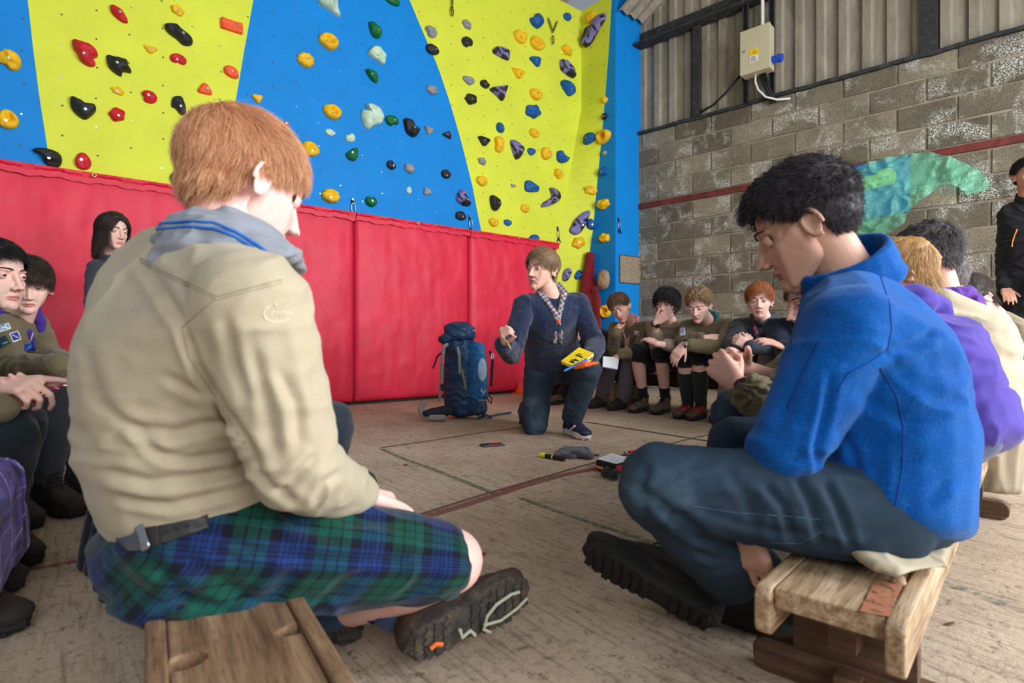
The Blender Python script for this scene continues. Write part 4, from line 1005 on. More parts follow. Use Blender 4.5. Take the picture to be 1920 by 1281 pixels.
def patch(tree, quad, name, mats, parent, nu=8, nv=8, off=.0015, mi_fn=None, label=None):
    """cloth patch sewn on a garment; quad = four photo points, laid on the garment's surface"""
    q = [np.array(p, float) for p in quad]; V = []; ok = []
    for j in range(nv+1):
        for i in range(nu+1):
            a, b = i/nu, j/nv; p = (q[0]*(1-a)+q[1]*a)*(1-b)+(q[3]*(1-a)+q[2]*a)*b; h, n = hit(tree, *p)
            if h is None: V.append((0, 0, 0)); ok.append(False)
            else: V.append((h+(n if n.dot(h-Vector((0, 0, CH))) < 0 else -n)*off)[:]); ok.append(True)
    F = []; MI = []
    for j in range(nv):
        for i in range(nu):
            f = (j*(nu+1)+i, j*(nu+1)+i+1, (j+1)*(nu+1)+i+1, (j+1)*(nu+1)+i)
            if all(ok[k] for k in f): F.append(f); MI.append(mi_fn((i+.5)/nu, (j+.5)/nv) if mi_fn else 0)
    if not F: return None
    Vn = np.array(V); used = sorted({k for f in F for k in f}); mp = {k: i for i, k in enumerate(used)}
    o = link_mesh(name, Vn[used], [tuple(mp[k] for k in f) for f in F], mats, parent, mi=MI)
    sm = o.modifiers.new('thick', 'SOLIDIFY'); sm.thickness = .0012; sm.offset = 0
    if label: o['label'] = label
    return o
def seam(tree, pts, name, mat, parent, r=.0012, off=.0, n=4, sub=6):
    out = []
    for k in range(len(pts)-1):
        for j in range(sub):
            t = j/sub; u = pts[k][0]*(1-t)+pts[k+1][0]*t; v = pts[k][1]*(1-t)+pts[k+1][1]*t; h, nn = hit(tree, u, v)
            if h is not None: out.append(h+nn*off)
    if len(out) < 3: return None
    mb = MB(); mb.tube(out, r, n); return mb.build(name, mat, parent, smooth=True)
def crease_fn(lines, cam=Vector((0, 0, CH))):
    """hand-placed folds: [(polyline, width px, depth m)] pressed into the side of the garment seen from the camera"""
    def fn(V, F, ed):
        N = normals(V, F); r = V-np.array(cam[:]); r /= np.linalg.norm(r, axis=1)[:, None]; fc = np.clip(-(N*r).sum(1)*2.2, 0, 1)
        u = 960+FP*V[:, 0]/V[:, 1]; v = 640.5-FP*(V[:, 2]-CH)/V[:, 1]; d = np.zeros(len(V))
        for pl, w_, dep in lines:
            pl = np.array(pl, float); best = np.full(len(V), 1e9); sd_ = np.zeros(len(V)); tt = np.zeros(len(V)); tot = len(pl)-1
            for k in range(tot):
                a, b = pl[k], pl[k+1]; ab = b-a; t = ((u-a[0])*ab[0]+(v-a[1])*ab[1])/(ab @ ab); tc = np.clip(t, 0, 1)
                dx = u-(a[0]+ab[0]*tc); dy = v-(a[1]+ab[1]*tc); q = np.hypot(dx, dy); s_ = np.sign(ab[0]*dy-ab[1]*dx); m = q < best
                best[m] = q[m]; sd_[m] = s_[m]; tt[m] = (k+tc[m])/tot
            en = np.clip(np.minimum(tt, 1-tt)*6+.15, 0, 1); x = best*sd_/w_
            d += en*dep*(-np.exp(-x*x)+.75*np.exp(-((x-1.9)/1.1)**2)+.35*np.exp(-((x+1.9)/1.1)**2))
        return V+N*(d*fc)[:, None]
    return fn
m_lace = M('boot_lace', (30, 28, 28), .9); m_sole = M('rubber_sole', (30, 29, 29), .8, 0, .25, 30, .3, 60)
def person(label, J, skin, head, hairst=None, top=None, legs=None, feet=None, hands=None, vox=.005, hvox=.003, seed=1, brow=None, eyes=(40, 30, 20), lidup=12, lidlo=-20, lip=(204, 128, 118), name='person', fat=1.0, g=1.0):
    """head: dict(c, az, pitch, roll, s). J: joints. top/legs/feet: clothing. hands: list of Blobs already in world space"""
    Mx = head_mat(head['c'], head['az'], head['pitch'], head.get('roll', 0), head.get('s', 1.0))
    # --- one continuous body
    B = Blob(); nb = Mx @ Vector((0, -.022, -.055)); B.cap(J['nk']-(J['nk']-J['mid']).normalized()*.02, .058*g, nb, .050*g)
    B.hull(E(nb, .048*g), E(Mx @ Vector((0, -.02, -.01)), .055), E(Mx @ Vector((0, .012, -.062)), (.030, .026, .02)))
    B = B+torso_blob(J, .90*g, fat)
    for s in 'LR':
        if 'el'+s in J: B = B+arm_blob(J, s, 1.0*g, (.050, .038, .0235))
        if 'kn'+s in J: B = B+leg_blob(J, s, 1.0*g, (.078, .056, .056, .034))
    for h in (hands or []): B = B+h
    V, F, ed = remesh(B, vox, 2)
    hV, hF, hed = head_base(hvox); hv = hV.copy()
    hs = np.array(head.get('shape', (1, 1, 1))); hv = hv*hs
    if head.get('jaw'): k = np.clip((-hv[:, 2]-.03)/.07, 0, 1); hv[:, 2] -= k*head['jaw']
    if head.get('fat'): k = np.exp(-(((hv[:, 2]+.045)/.035)**2)); hv[:, 0] *= 1+k*head['fat']
    if head.get('open'): 
        k = 1/(1+np.exp((hv[:, 2]+.0612)/.0009))*np.exp(-((hv[:, 0])/.045)**2)*(hv[:, 1] > .02); hv[:, 2] -= head['open']*k
    c = hv[hF].mean(1); s_ = np.array(hs)
    lipm = (np.abs(c[:, 0]) < .0215*hs[0]) & (c[:, 1] > .068) & ((c[:, 2] < -.0515) & (c[:, 2] > -.0735-head.get('open', 0)))
    lipm &= (np.abs(c[:, 2]+.0612+head.get('open', 0)/2) < .0085*(1-(c[:, 0]/.0235)**2)+head.get('open', 0)/2)
    W_h = apply(Mx, hv); mi = np.concatenate([np.zeros(len(F), int), lipm.astype(int)])
    VV = [V, W_h]; FF = [F, hF+len(V)]; n = len(V)+len(W_h); MI = [mi]
    for lv, lf in lids(lidup, lidlo): VV.append(apply(Mx, lv*hs)); FF.append(lf+n); n += len(lv); MI.append(np.zeros(len(lf), int))
    lipmat = M('lip_%d_%d_%d' % lip, lip, .45, 0, .08)
    t = link_mesh(name, np.concatenate(VV), np.concatenate(FF), [skin, lipmat], None, mi=np.concatenate(MI), loc=J['pel'][:])
    tag(t, label, 'person')
    # --- eyes
    gz = head.get('gaze', (0, -6))
    if lidup > lidlo+6:
        for s in (-1, 1):
            c = Vector((s*.0315*hs[0], .0668*hs[1], .0095*hs[2])); gv = Vector((math.sin(math.radians(gz[0])), math.cos(math.radians(gz[0]))*math.cos(math.radians(gz[1])), math.sin(math.radians(gz[1])))).normalized()
            R = frame(gv); na = 20; vs = []; fs = []; mi = []; ths = [0, 8, 14, 20, 26, 40, 60, 80, 100]
            for k, th in enumerate(ths):
                for j in range(na): a = 2*PI*j/na; rr = .0126; vs.append(c+Vector(R @ np.array((math.sin(math.radians(th))*math.cos(a)*rr, math.sin(math.radians(th))*math.sin(a)*rr, math.cos(math.radians(th))*rr))))
            for k in range(len(ths)-1):
                for j in range(na): fs.append((k*na+j, k*na+(j+1) % na, (k+1)*na+(j+1) % na, (k+1)*na+j)); mi.append(2 if k < 1 else 1 if k < 4 else 0)
            link_mesh('eye', np.array([(Mx @ p)[:] for p in vs]), fs, [m_eyew, M('iris_%d_%d_%d' % eyes, eyes, .2, 0, .2, 200), m_pupil], t, mi=mi)
    # --- eyebrows
    if hairst or brow:
        bm_ = M('brow_%d_%d_%d' % brow, brow, .8, 0, .3, 300) if brow else hairst['mat']
        for s in (-1, 1):
            b = Blob(); pts = [(s*.013, .0875, .0285), (s*.026, .0860, .0325), (s*.038, .0775, .0330), (s*.048, .0655, .0285)]
            for k in range(3): b.hull(E(pts[k], (.004, .0022, .0026-.0004*k)), E(pts[k+1], (.004, .0022, .0022-.0004*k)))
            v_, f_, e_ = remesh(b, .0016, 1); v_ = v_*hs; link_mesh('eyebrow', apply(Mx, v_), f_, bm_, t)
    if hairst: hair(t, Mx @ Matrix.Diagonal((hs[0], hs[1], hs[2], 1)), hairst, seed)
    # --- clothing
    if top:
        b = torso_blob(J, 1.06*g*top.get('g', 1), fat)
        jn = []
        for s in 'LR':
            if 'el'+s not in J: continue
            b = b+arm_blob(J, s, g*top.get('ga', 1), top.get('r', (.062, .054, .042)), top.get('upto', .93))
            ax = J['wr'+s]-J['sh'+s]; jn.append((J['el'+s], ax, .055, top.get('amp', .004)*1.2, 130)); jn.append((J['sh'+s], ax, .06, top.get('amp', .004), 90))
        jn.append((J['mid'], J['nk']-J['pel'], .11, top.get('amp', .004)*1.3, 70))
        o = garment(top.get('name', 'shirt'), b, top['mat'], t, top.get('vox', vox*1.05), 4, top.get('amp', .004), top.get('scale', 9), seed+3, jn, fn=top.get('fn'))
        if top.get('label'): o['label'] = top['label']
        t['_top'] = o.name
        # collar
        if top.get('collar'):
            ax = (nb-J['nk']).normalized(); fx = frame(ax, J['shR']-J['shL']); c = J['nk']+ax*.012; cb = Blob(); N_ = 20; cr = top['collar']
            for k in range(N_):
                a, a2 = 2*PI*k/N_, 2*PI*(k+1)/N_
                if cr.get('open', True) and (abs(((a+a2)/2-PI/2+PI) % (2*PI)-PI) < .35): continue
                pt = lambda q, z_, e_: c+Vector(fx @ np.array((math.cos(q)*(.062+e_), math.sin(q)*(.062+e_), z_)))
                rr = cr.get('r', .007); h_ = cr.get('h', .03)
                cb.hull(E(pt(a, 0, .012), rr), E(pt(a2, 0, .012), rr), E(pt(a, h_, 0), rr*.8), E(pt(a2, h_, 0), rr*.8))
            garment('collar', cb, cr.get('mat', top['mat']), t, vox*.8, 2, .001, 20, seed)
    if legs:
        b = Blob(); jn = []
        a = frame(J['mid']-J['pel'], J['hipR']-J['hipL']); b.ell(J['pel'], (.165*g*fat, .125*g*fat, .095), a)
        for s in 'LR':
            if 'kn'+s not in J: continue
            b = b+leg_blob(J, s, g*legs.get('g', 1), legs.get('r', (.090, .072, .070, .062)), legs.get('upto', .95))
            jn += [(J['kn'+s], J['an'+s]-J['hip'+s], .06, .004, 110), (J['hip'+s], J['kn'+s]-J['hip'+s], .07, .004, 90), (J['an'+s], J['an'+s]-J['kn'+s], .05, .004, 120)]
        o = garment(legs.get('name', 'trousers'), b, legs['mat'], t, vox*1.1, 4, legs.get('amp', .003), 8, seed+7, jn, tuv_fn=legs.get('tuv'))
        if legs.get('label'): o['label'] = legs['label']
    if feet:
        for s in 'LR':
            f = feet.get(s)
            if not f: continue
            if f.get('sock') is not None:
                sb = Blob(); k_, a_ = J['kn'+s], J['an'+s]; h_ = f.get('sockh', .5)
                p = a_+(k_-a_)*h_; mid_ = a_+(k_-a_)*min(h_*.8, .55); sb.cap(a_, .042*g, mid_, .0635*g if h_ > .35 else .045*g); sb.cap(mid_, .0635*g if h_ > .35 else .045*g, p, .062*g if h_ > .35 else .046*g)
                garment('sock', sb, f['sock'], t, vox, 2, .0015, 14, seed+11)
            boot(t, f['heel'], f['dir'], f.get('up', (0, 0, 1)), f.get('s', 1.0)*g, f['mats'], f.get('high', True), f.get('name', 'boot'), f.get('label'), f.get('detail', False))
    return t, Mx
def neckerchief(t, J, Mx, mats, woggle=None, tail=.14, seed=1, r=.013, vox=.004, drop=.035, wide=.0):
    c = frame(J['nk']-J['mid'], J['shR']-J['shL']); X, Y, Zu = (Vector(c[:, i]) for i in range(3)); n = J['nk']+Zu*.012
    wg = J['chs']+Y*(.128)+Zu*(drop); B = Blob(); rr = (r*1.5, r, r)
    P_ = [n-Y*.060+Zu*.022]
    for s in (-1, 1):
        pts = [n-Y*.066+Zu*.018, n-Y*.040+X*s*.058+Zu*.020, n+Y*.018+X*s*.074+Zu*.006, n+Y*.068+X*s*.048-Zu*.020, lerp(n+Y*.085+X*s*.03-Zu*.04, wg, .5), wg+X*s*.006]
        rs = [r*1.5, r*1.5, r*1.25, r*1.05, r*.95, r*.7]
        B.chain(pts, rs)
    o = garment('neckerchief', B, mats[0], t, vox, 2, .002, 25, seed, stretch=(1, 1, .5))
    T = Blob()
    for s in (-1, 1): T.chain([wg+X*s*.005, wg-Zu*tail*.5+X*s*.016+Y*.006, wg-Zu*tail+X*s*.020+Y*.004], [r*.6, r*.95, r*.75])
    garment('neckerchief_tail', T, mats[-1], t, vox, 2, .0015, 25, seed+1, stretch=(1, 1, .4))
    if woggle: 
        mb = MB(); mb.cyl(wg+Zu*.012, wg-Zu*.014, .0155, 14); mb.build('woggle', woggle, t, smooth=True, bevel=.003)
    return wg
def mat_tartan(name, base, bands, scale=(1, 1), attr='tuv', rough=.9):
    """bands: list of (start, end, rgb) over one repeat, laid both ways and mixed like a twill"""
    if name in _mc: return _mc[name]
    a = NT(name); at = a.n('ShaderNodeAttribute', attribute_name=attr); sp = a.n('ShaderNodeSeparateXYZ'); a.l(at.outputs['Vector'], sp.inputs[0])
    cs = []
    for i, ax in enumerate('XY'):
        f = a.math('FRACT', a.math('MULTIPLY', sp.outputs[ax], scale[i])); st = [(0, srgb(*base))]
        for s0_, s1_, c in bands: st += [(s0_, srgb(*c)), (s1_, srgb(*base))]
        cs.append(a.ramp(f, st, 'CONSTANT'))
    tw = a.math('FRACT', a.math('MULTIPLY', a.math('ADD', sp.outputs['X'], sp.outputs['Y']), 330)); tw = a.math('GREATER_THAN', tw, .5)
    mx = a.mix(.5, cs[0], cs[1]); mx2 = a.mix(tw, cs[0], cs[1]); col = a.mix(.4, mx, mx2)
    a.out(col, rough, a.bump(a.noise(at.outputs['Vector'], 700, 2), .4, .0012), 0, .2); a.b.inputs['Sheen Weight'].default_value = .12
    _mc[name] = a.m; return a.m
# skin, hair, cloth used by several people
sk_fair = M_skin('skin_fair', (232, 182, 162)); sk_pale = M_skin('skin_pale', (238, 196, 180)); sk_tan = M_skin('skin_tan', (206, 164, 142)); sk_mid = M_skin('skin_mid', (220, 166, 142))
c_olive = M_weave('olive_shirt', (116, 104, 76)); c_khaki = M_weave('khaki_shirt', (184, 171, 145), var=.08); c_stone = M_weave('stone_trousers', (148, 136, 128))
c_greytr = M_weave('grey_trousers', (96, 92, 98)); c_black = M_weave('black_cloth', (26, 27, 31)); c_navy = M_weave('navy_cloth', (24, 32, 52))
def mat_denim(name, rgb, fade=(96, 122, 140)):
    if name in _mc: return _mc[name]
    a = NT(name); v = a.coord(); c = srgb(*rgb); f = a.noise(v, 5, 5, .6)
    col = a.ramp(f, [(.35, tuple(x*.7 for x in c[:3])), (.55, c), (.8, srgb(*fade))]); g_ = a.noise(a.coord(scale=(1, 1, 4)), 330, 3, .7)
    col = a.mix(a.math('MULTIPLY', g_, .55), col, tuple(x*.45 for x in c[:3])+(1,)); a.out(col, .85, a.bump(g_, .35, .0012), 0, .25); _mc[name] = a.m; return a.m
c_jean = mat_denim('dark_denim', (42, 62, 80), (92, 118, 134)); c_jean2 = mat_denim('worn_denim', (52, 68, 82), (120, 142, 156))
bt_dark = (M('boot_dark', (44, 38, 34), .8, 0, .3, 20, .4, 90), m_sole, m_lace); bt_brown = (M('boot_brown', (92, 76, 60), .85, 0, .3, 18, .4, 90), m_sole, m_lace)
bt_red = ([M('boot_red', (140, 48, 44), .8, 0, .3, 20, .4, 90), M('boot_toe_brown', (84, 60, 46), .8)], m_sole, m_lace)
# ================================================================== PEOPLE IN THE MIDDLE AND BACK
def fv(az): return Vector((math.sin(math.radians(az)), math.cos(math.radians(az)), 0))
def seated(pel, az, lean=25, sp=.50, sw=.165, hw=.09, bend=12, side=0):
    pel = Vector(pel); f = fv(az); rt = Vector((f.y, -f.x, 0)); l = math.radians(lean)
    up = (f*math.sin(l)+Z*math.cos(l)+rt*math.sin(math.radians(side))).normalized(); l0 = math.radians(lean-bend); up0 = (f*math.sin(l0)+Z*math.cos(l0)).normalized()
    l2 = math.radians(lean+bend); up2 = (f*math.sin(l2)+Z*math.cos(l2)+rt*math.sin(math.radians(side))).normalized()
    mid = pel+up0*sp*.38; chs = mid+up*sp*.30; nk = chs+up2*sp*.34
    return dict(pel=pel, mid=mid, chs=chs, nk=nk, hipL=pel-rt*hw, hipR=pel+rt*hw, shL=nk-rt*sw-up2*.045, shR=nk+rt*sw-up2*.045)
def arm(J, s, e, w_, le=.28, lw=.25):
    J['el'+s] = reach(J['sh'+s], e[0], e[1], le, e[2] if len(e) > 2 else True); J['wr'+s] = reach(J['el'+s], w_[0], w_[1], lw, w_[2] if len(w_) > 2 else True)
def leg(J, s, k, a, lk=.43, la=.40):
    J['kn'+s] = reach(J['hip'+s], k[0], k[1], lk, k[2] if len(k) > 2 else True); J['an'+s] = reach(J['kn'+s], a[0], a[1], la, a[2] if len(a) > 2 else False)
    if J['an'+s].z < .09: J['an'+s].z = .09
def foot(J, s, d, mats, **k):
    a = J['an'+s]; d = Vector(d); d.z = 0; d.normalize(); r = dict(heel=Vector((a.x, a.y, 0))-d*.035, dir=d, mats=mats); r.update(k); return r
def topx(o, which): 
    for c in o.children:
        if c.name.split('.')[0] == which: return c
def watch(t, w_, d, r=.030, name='wristwatch', mat=None, face=None, up=None):
    d = Vector(d).normalized(); mb = MB(); f = frame(d, up if up is not None else Z); X, Y = Vector(f[:, 0]), Vector(f[:, 1])
    mb.tube([w_+(X*math.cos(2*PI*k/20)+Y*math.sin(2*PI*k/20))*r for k in range(20)], .0065, 6, closed=True)
    o = mb.build(name, mat or M('watch_strap', (18, 18, 20), .5), t, smooth=True)
    mb = MB(); c = w_+X*r; mb.cyl(c-X*.002, c+X*.009, .017, 18, 0); mb.disc(c+X*.0092, X, .013, 16, 1); mb.build('watch_face', [M('watch_case', (30, 30, 34), .3, .5), face or M('watch_dial', (52, 44, 52), .2)], o)
H_ = lambda **k: dict(dict(n=5200, top=.05, side=.02, back=.02, vol=.014, vside=.005, width=.0011, steps=6), **k)
hm_brown = M_hair('hair_brown', (140, 104, 70), (66, 46, 32)); hm_black = M_hair('hair_black', (52, 46, 48), (12, 11, 13)); hm_ginger = M_hair('hair_ginger', (198, 120, 70), (112, 62, 34))
hm_sandy = M_hair('hair_sandy', (196, 164, 124), (104, 78, 54)); hm_blond = M_hair('hair_blond', (236, 200, 140), (150, 106, 60)); hm_grey = M_hair('hair_dark_silver', (120, 112, 112), (34, 30, 32)); hm_dkbr = M_hair('hair_dark_brown', (84, 62, 50), (24, 18, 16))
# ---- the leader kneeling with the notebook
J = dict(pel=P(1040, 684, 3.84), mid=P(1032, 636, 3.68), chs=P(1032, 597, 3.56), nk=P(1034, 553, 3.50), hipR=P(1012, 692, 3.80), hipL=P(1064, 690, 3.86), shR=P(984, 573, 3.47), shL=P(1084, 570, 3.58))
J['elR'] = P(958, 662, 3.32); J['wrR'] = P(944, 645, 3.10); J['elL'] = P(1117, 648, 3.50); J['wrL'] = P(1106, 670, 3.27)
J['knR'] = P(1003, 795, 3.70); J['anR'] = P(988, 770, 4.08); J['knL'] = P(1103, 692, 3.44); J['anL'] = P(1072, 785, 3.64)
hR = hand_blob(J['wrR'], P(941, 625, 3.04)-J['wrR'], Vector((.9, .1, .1)), Vector((.3, -1, .2)), (1.1, 1.4, .9), 1.05, thumb_curl=.7, thumb_out=.5)
hL = hand_blob(J['wrL'], P(1078, 688, 3.18)-J['wrL'], Vector((-.1, -.35, 1)), Vector((0, -1, .2)), (.25, .45, .3), 1.0, thumb_curl=.8, thumb_out=.9)
c_sweater = M_weave('navy_knit', (22, 36, 68), .95, .2, 260, 7, .3, True, .7)
t, Mx = person('person kneeling on one knee in a navy knitted jumper, holding out a yellow notebook', J, sk_fair, dict(c=P(1016, 507, 3.44), az=222, pitch=4, roll=-4, s=1.07, fat=.07, open=.004, gaze=(-6, 0)),
    H_(n=7000, top=.07, side=.035, back=.04, vol=.016, vside=.008, flow=(.9, .3, .05), K=(-.05, -.02, .10), wK=.5, clump=.35, mat=hm_sandy, width=.0009),
    dict(name='jumper', mat=c_sweater, r=(.068, .062, .048), g=1.06, ga=1.0, upto=.97, amp=.004), dict(name='jeans', mat=c_jean2, r=(.102, .080, .075, .066)),
    dict(R=dict(heel=P(984, 764, 4.24), dir=Vector((.04, -.35, -1)), up=Vector((-.1, -1, .35)), mats=(M('shoe_navy', (32, 38, 62), .6, 0, .2, 20), M('sole_white', (206, 196, 186), .7), m_wl := M('lace_navy', (30, 34, 52), .9)), high=False, name='trainer'),
         L=dict(heel=Vector((J['anL'].x-.02, J['anL'].y+.03, 0)), dir=Vector((.42, -.95, 0)), mats=(_mc['shoe_navy'], _mc['sole_white'], m_wl), high=False, name='trainer')),
    [hR, hL], vox=.0048, hvox=.0026, seed=21, eyes=(70, 96, 120), lidup=14, lidlo=-22, fat=1.08, g=1.04)
leader = t
def mat_plaid(name, cs, sc=60):
    a = NT(name); v = a.coord(rot=(.5, .6, .4)); sp = a.n('ShaderNodeSeparateXYZ'); a.l(v, sp.inputs[0]); o_ = None
    for i, ax in enumerate('XZ'):
        f = a.math('FRACT', a.math('MULTIPLY', sp.outputs[ax], sc*.35)); c = a.ramp(f, [(k/len(cs), srgb(*c)) for k, c in enumerate(cs[i:]+cs[:i])], 'CONSTANT')
        o_ = c if o_ is None else a.mix(.5, o_, c)
    a.out(o_, .85); return a.m
m_scarf = mat_plaid('plaid_scarf', [(120, 60, 84), (96, 130, 170), (206, 196, 150), (90, 50, 80), (70, 90, 130), (190, 180, 160)])
neckerchief(t, J, Mx, [m_scarf], M('orange_leather', (226, 96, 50), .6), tail=.155, seed=5, r=.017, drop=.06)
# swoosh-free pale curved flash on the trainer side
mb = MB(); q = [P(1057, 801, 3.60)+Vector((0, 0, 0))]
tr = sorted([c for c in t.children if c.name.startswith('trainer')], key=lambda c: -c.name.count('x'))
for c_ in tr: seam(bvh(c_), [(1050, 801), (1055, 810), (1062, 811), (1072, 804), (1080, 797)], 'curved_flash', M('flash_white', (226, 224, 220), .6), c_, .006, .001)
# notebook, pen and orange cloth in his left hand, cord in his right
q = [P(1052, 682, 3.10), P(1086, 656, 3.22), P(1114, 667, 3.16), P(1079, 693, 3.03)]; nrm = (q[1]-q[0]).cross(q[3]-q[0]).normalized(); nrm = nrm if nrm.z > 0 else -nrm
nb = thing('notebook', 'yellow notebook with black print held in the kneeling leader\'s left hand', 'notebook', sum(q, Vector())/4)
m_nby = M('notebook_yellow', (244, 206, 32), .5); ctr = sum(q, Vector())/4
mb = MB(); mb.prism([ctr+(p-ctr)*.965+nrm*.002 for p in q], nrm*.012); mb.build('pages', M('paper_cream', (240, 230, 200), .8), nb, fix=True)
mb = MB(); mb.prism(q, nrm*.002); mb.prism([p+nrm*.014 for p in q], nrm*.002); mb.build('cover', m_nby, nb, fix=True)
mb = MB(); L = lambda a, b: q[0]+(q[1]-q[0])*a+(q[3]-q[0])*b+nrm*.0165
for (a0, b0, a1, b1) in ((.12, .42, .2, .72), (.24, .40, .28, .66), (.3, .5, .36, .8), (.55, .3, .6, .8), (.66, .35, .69, .6)): mb.prism([L(a0, b0), L(a1, b0), L(a1, b1), L(a0, b1)], nrm*.0005)
mb.build('cover_print', M('print_black', (30, 26, 20)), nb, fix=True)
mb = MB(); a, b = P(1061, 694, 3.00), P(1100, 674, 3.10); mb.cyl(a, b, .007, 10); mb.cyl(a, a+(a-b).normalized()*.018, .007, 10, 0, .002); tag(mb.build('blue_pen', M('blue_plastic_pen', (20, 110, 180), .4), loc=a), 'bright blue pen held under the yellow notebook', 'pen')
b = Blob(); b.chain([P(1080, 689, 3.03), P(1096, 684, 3.02), P(1110, 682, 3.04), P(1121, 680, 3.06)], [.010, .017, .012, .006]); V, F, e = remesh(b, .003, 3); V = folds(V, F, .003, 40, 3)
tag(link_mesh('orange_cloth', V, F, M('orange_rubber', (228, 96, 40), .6)), 'crumpled orange rubbery strip under the yellow notebook in the leader\'s hand', 'strip')
mb = MB(); mb.tube([P(950, 640, 3.02), P(954, 648, 3.0), P(958, 655, 3.0)], [.004, .007, .004], 7); mb.tube([P(942, 628, 3.02), P(946, 636, 3.01), P(951, 642, 3.01)], .0035, 6); tag(mb.build('cord_end', M('tan_cord', (176, 150, 96), .8), smooth=True, loc=P(954, 648, 3.0)), 'short tan knotted cord dangling from the leader\'s right fist', 'cord')
# ---- boys on the bench by the block wall
FD = Vector((-.67, -.74, 0))
J = seated((1.20, 5.30, .39), 218, 30, side=6); J['nk'] = P(1182, 606, 5.08); J['chs'] = P(1186, 636, 5.16); rt = Vector((-.74, .67, 0)); J['shR'] = J['nk']+rt*.16-Z*.05; J['shL'] = J['nk']-rt*.17-Z*.05
arm(J, 'R', (1150, 655), (1156, 622)); arm(J, 'L', (1192, 662), (1165, 664)); leg(J, 'R', (1145, 680), (1128, 748)); leg(J, 'L', (1182, 676), (1166, 752))
hR = hand_blob(J['wrR'], P(1156, 604, 4.92)-J['wrR'], FD*-1, Vector((1, 0, .2)), (1.0, 1.3, .8), 1.0, thumb_curl=.4); hL = hand_blob(J['wrL'], P(1146, 671, 4.75)-J['wrL'], Vector((.2, .4, -1)), Vector((-.3, -1, 0)), (.5, .6, .4), 1.0)
t, Mx = person('person resting a cheek on one fist, olive shirt, red and white scarf, grey trousers', J, sk_fair, dict(c=P(1164, 579, 4.92), az=208, pitch=24, roll=20, s=1.04, fat=.05, gaze=(-5, -14)),
    H_(top=.055, side=.012, back=.014, flow=(.6, .8, .2), vol=.022, vside=.003, mat=hm_brown), dict(mat=c_olive, collar={}, ga=1.05), dict(mat=c_greytr), dict(R=foot(J, 'R', FD, bt_dark), L=foot(J, 'L', FD, bt_dark)), [hR, hL], vox=.006, hvox=.0034, seed=31, lidup=2, lidlo=-14)
m_rw = mat_plaid('red_white_scarf', [(206, 40, 44), (236, 226, 220), (206, 40, 44), (240, 232, 224), (60, 90, 140), (206, 60, 50)], 110)
neckerchief(t, J, Mx, [m_rw], M('yellow_woggle', (232, 200, 40)), seed=6, r=.014, tail=.06, vox=.005)
tr = bvh(topx(t, 'shirt')); patch(tr, [(1189, 620), (1198, 622), (1198, 631), (1189, 629)], 'name_badge', M('badge_white', (226, 224, 220)), t, 3, 3)
a, b, c, d = P(1131, 668, 4.62), P(1161, 671, 4.66), P(1158, 692, 4.55), P(1130, 687, 4.50); nn = (b-a).cross(d-a).normalized(); mb = MB(); mb.prism([a, b, c, d], nn*.004, 0); mb.prism([d+nn*.004, c+nn*.004, c+nn*.006-Z*.004, d+nn*.006-Z*.004], nn*.002, 1)
tag(mb.build('notepad', [M('paper_white', (232, 232, 236), .8), M('pad_purple', (120, 90, 160))], loc=a, fix=True), 'white notepad held by the person resting a cheek on one fist', 'notepad')
J = seated((1.44, 4.96, .39), 218, 28); J['nk'] = P(1256, 604, 4.76); J['chs'] = P(1258, 634, 4.82); J['shR'] = J['nk']+rt*.16-Z*.05; J['shL'] = J['nk']-rt*.18-Z*.05
arm(J, 'R', (1233, 652), (1229, 606)); arm(J, 'L', (1272, 650), (1232, 645)); leg(J, 'R', (1194, 662), (1206, 742)); leg(J, 'L', (1240, 662), (1247, 742))
hR = hand_blob(J['wrR'], P(1250, 590, 4.46)-J['wrR'], Vector((.2, 1, .1)), Vector((0, 0, 1)), (.15, .3, .3), 1.03, spread=.15); hL = hand_blob(J['wrL'], P(1212, 634, 4.42)-J['wrL'], Vector((0, .5, -1)), Vector((0, .2, 1)), (.15, .4, .3), 1.05)
t, Mx = person('person with wavy black hair covering the mouth with one hand, bare knees, brown boots', J, sk_pale, dict(c=P(1249, 571, 4.66), az=214, pitch=10, roll=-8, s=1.04, gaze=(-10, -8)),
    H_(n=4200, top=.10, side=.075, back=.07, vol=.022, vside=.014, curl=.9, cf=1.0, mat=hm_black, flow=(.4, .7, -.2), width=.0014, hang=.03, fly=.01), dict(mat=M_weave('khaki_drab', (148, 134, 112)), collar={}, ga=1.05, upto=.55),
    dict(name='shorts', mat=c_black, upto=0, r=(.100, .085, .07, .06)), dict(R=foot(J, 'R', FD, bt_brown, sock=c_black, sockh=.18), L=foot(J, 'L', FD, bt_brown, sock=c_black, sockh=.18)), [hR, hL], vox=.006, hvox=.0034, seed=32, lidup=4)
watch(t, J['wrR']+(J['elR']-J['wrR']).normalized()*.01, J['elR']-J['wrR'], up=Vector((.2, -1, 0)))
J = seated((1.69, 4.62, .39), 222, 30); J['nk'] = P(1328, 603, 4.42); J['chs'] = P(1329, 634, 4.46); J['shR'] = J['nk']+rt*.165-Z*.045; J['shL'] = J['nk']-rt*.175-Z*.045
arm(J, 'L', (1352, 652), (1283, 646), .29, .27); arm(J, 'R', (1284, 640), (1322, 634), .26, .2); leg(J, 'R', (1283, 672), (1290, 758)); leg(J, 'L', (1310, 668), (1314, 760))
hL = hand_blob(J['wrL'], P(1266, 668, 4.10)-J['wrL'], Vector((.4, .6, -.2)), Vector((.5, -.6, 0)), (.3, .5, .3), 1.05); hR = hand_blob(J['wrR'], P(1352, 634, 4.14)-J['wrR'], Vector((0, .7, -.7)), Vector((0, 0, 1)), (.2, .35, .3), 1.03)
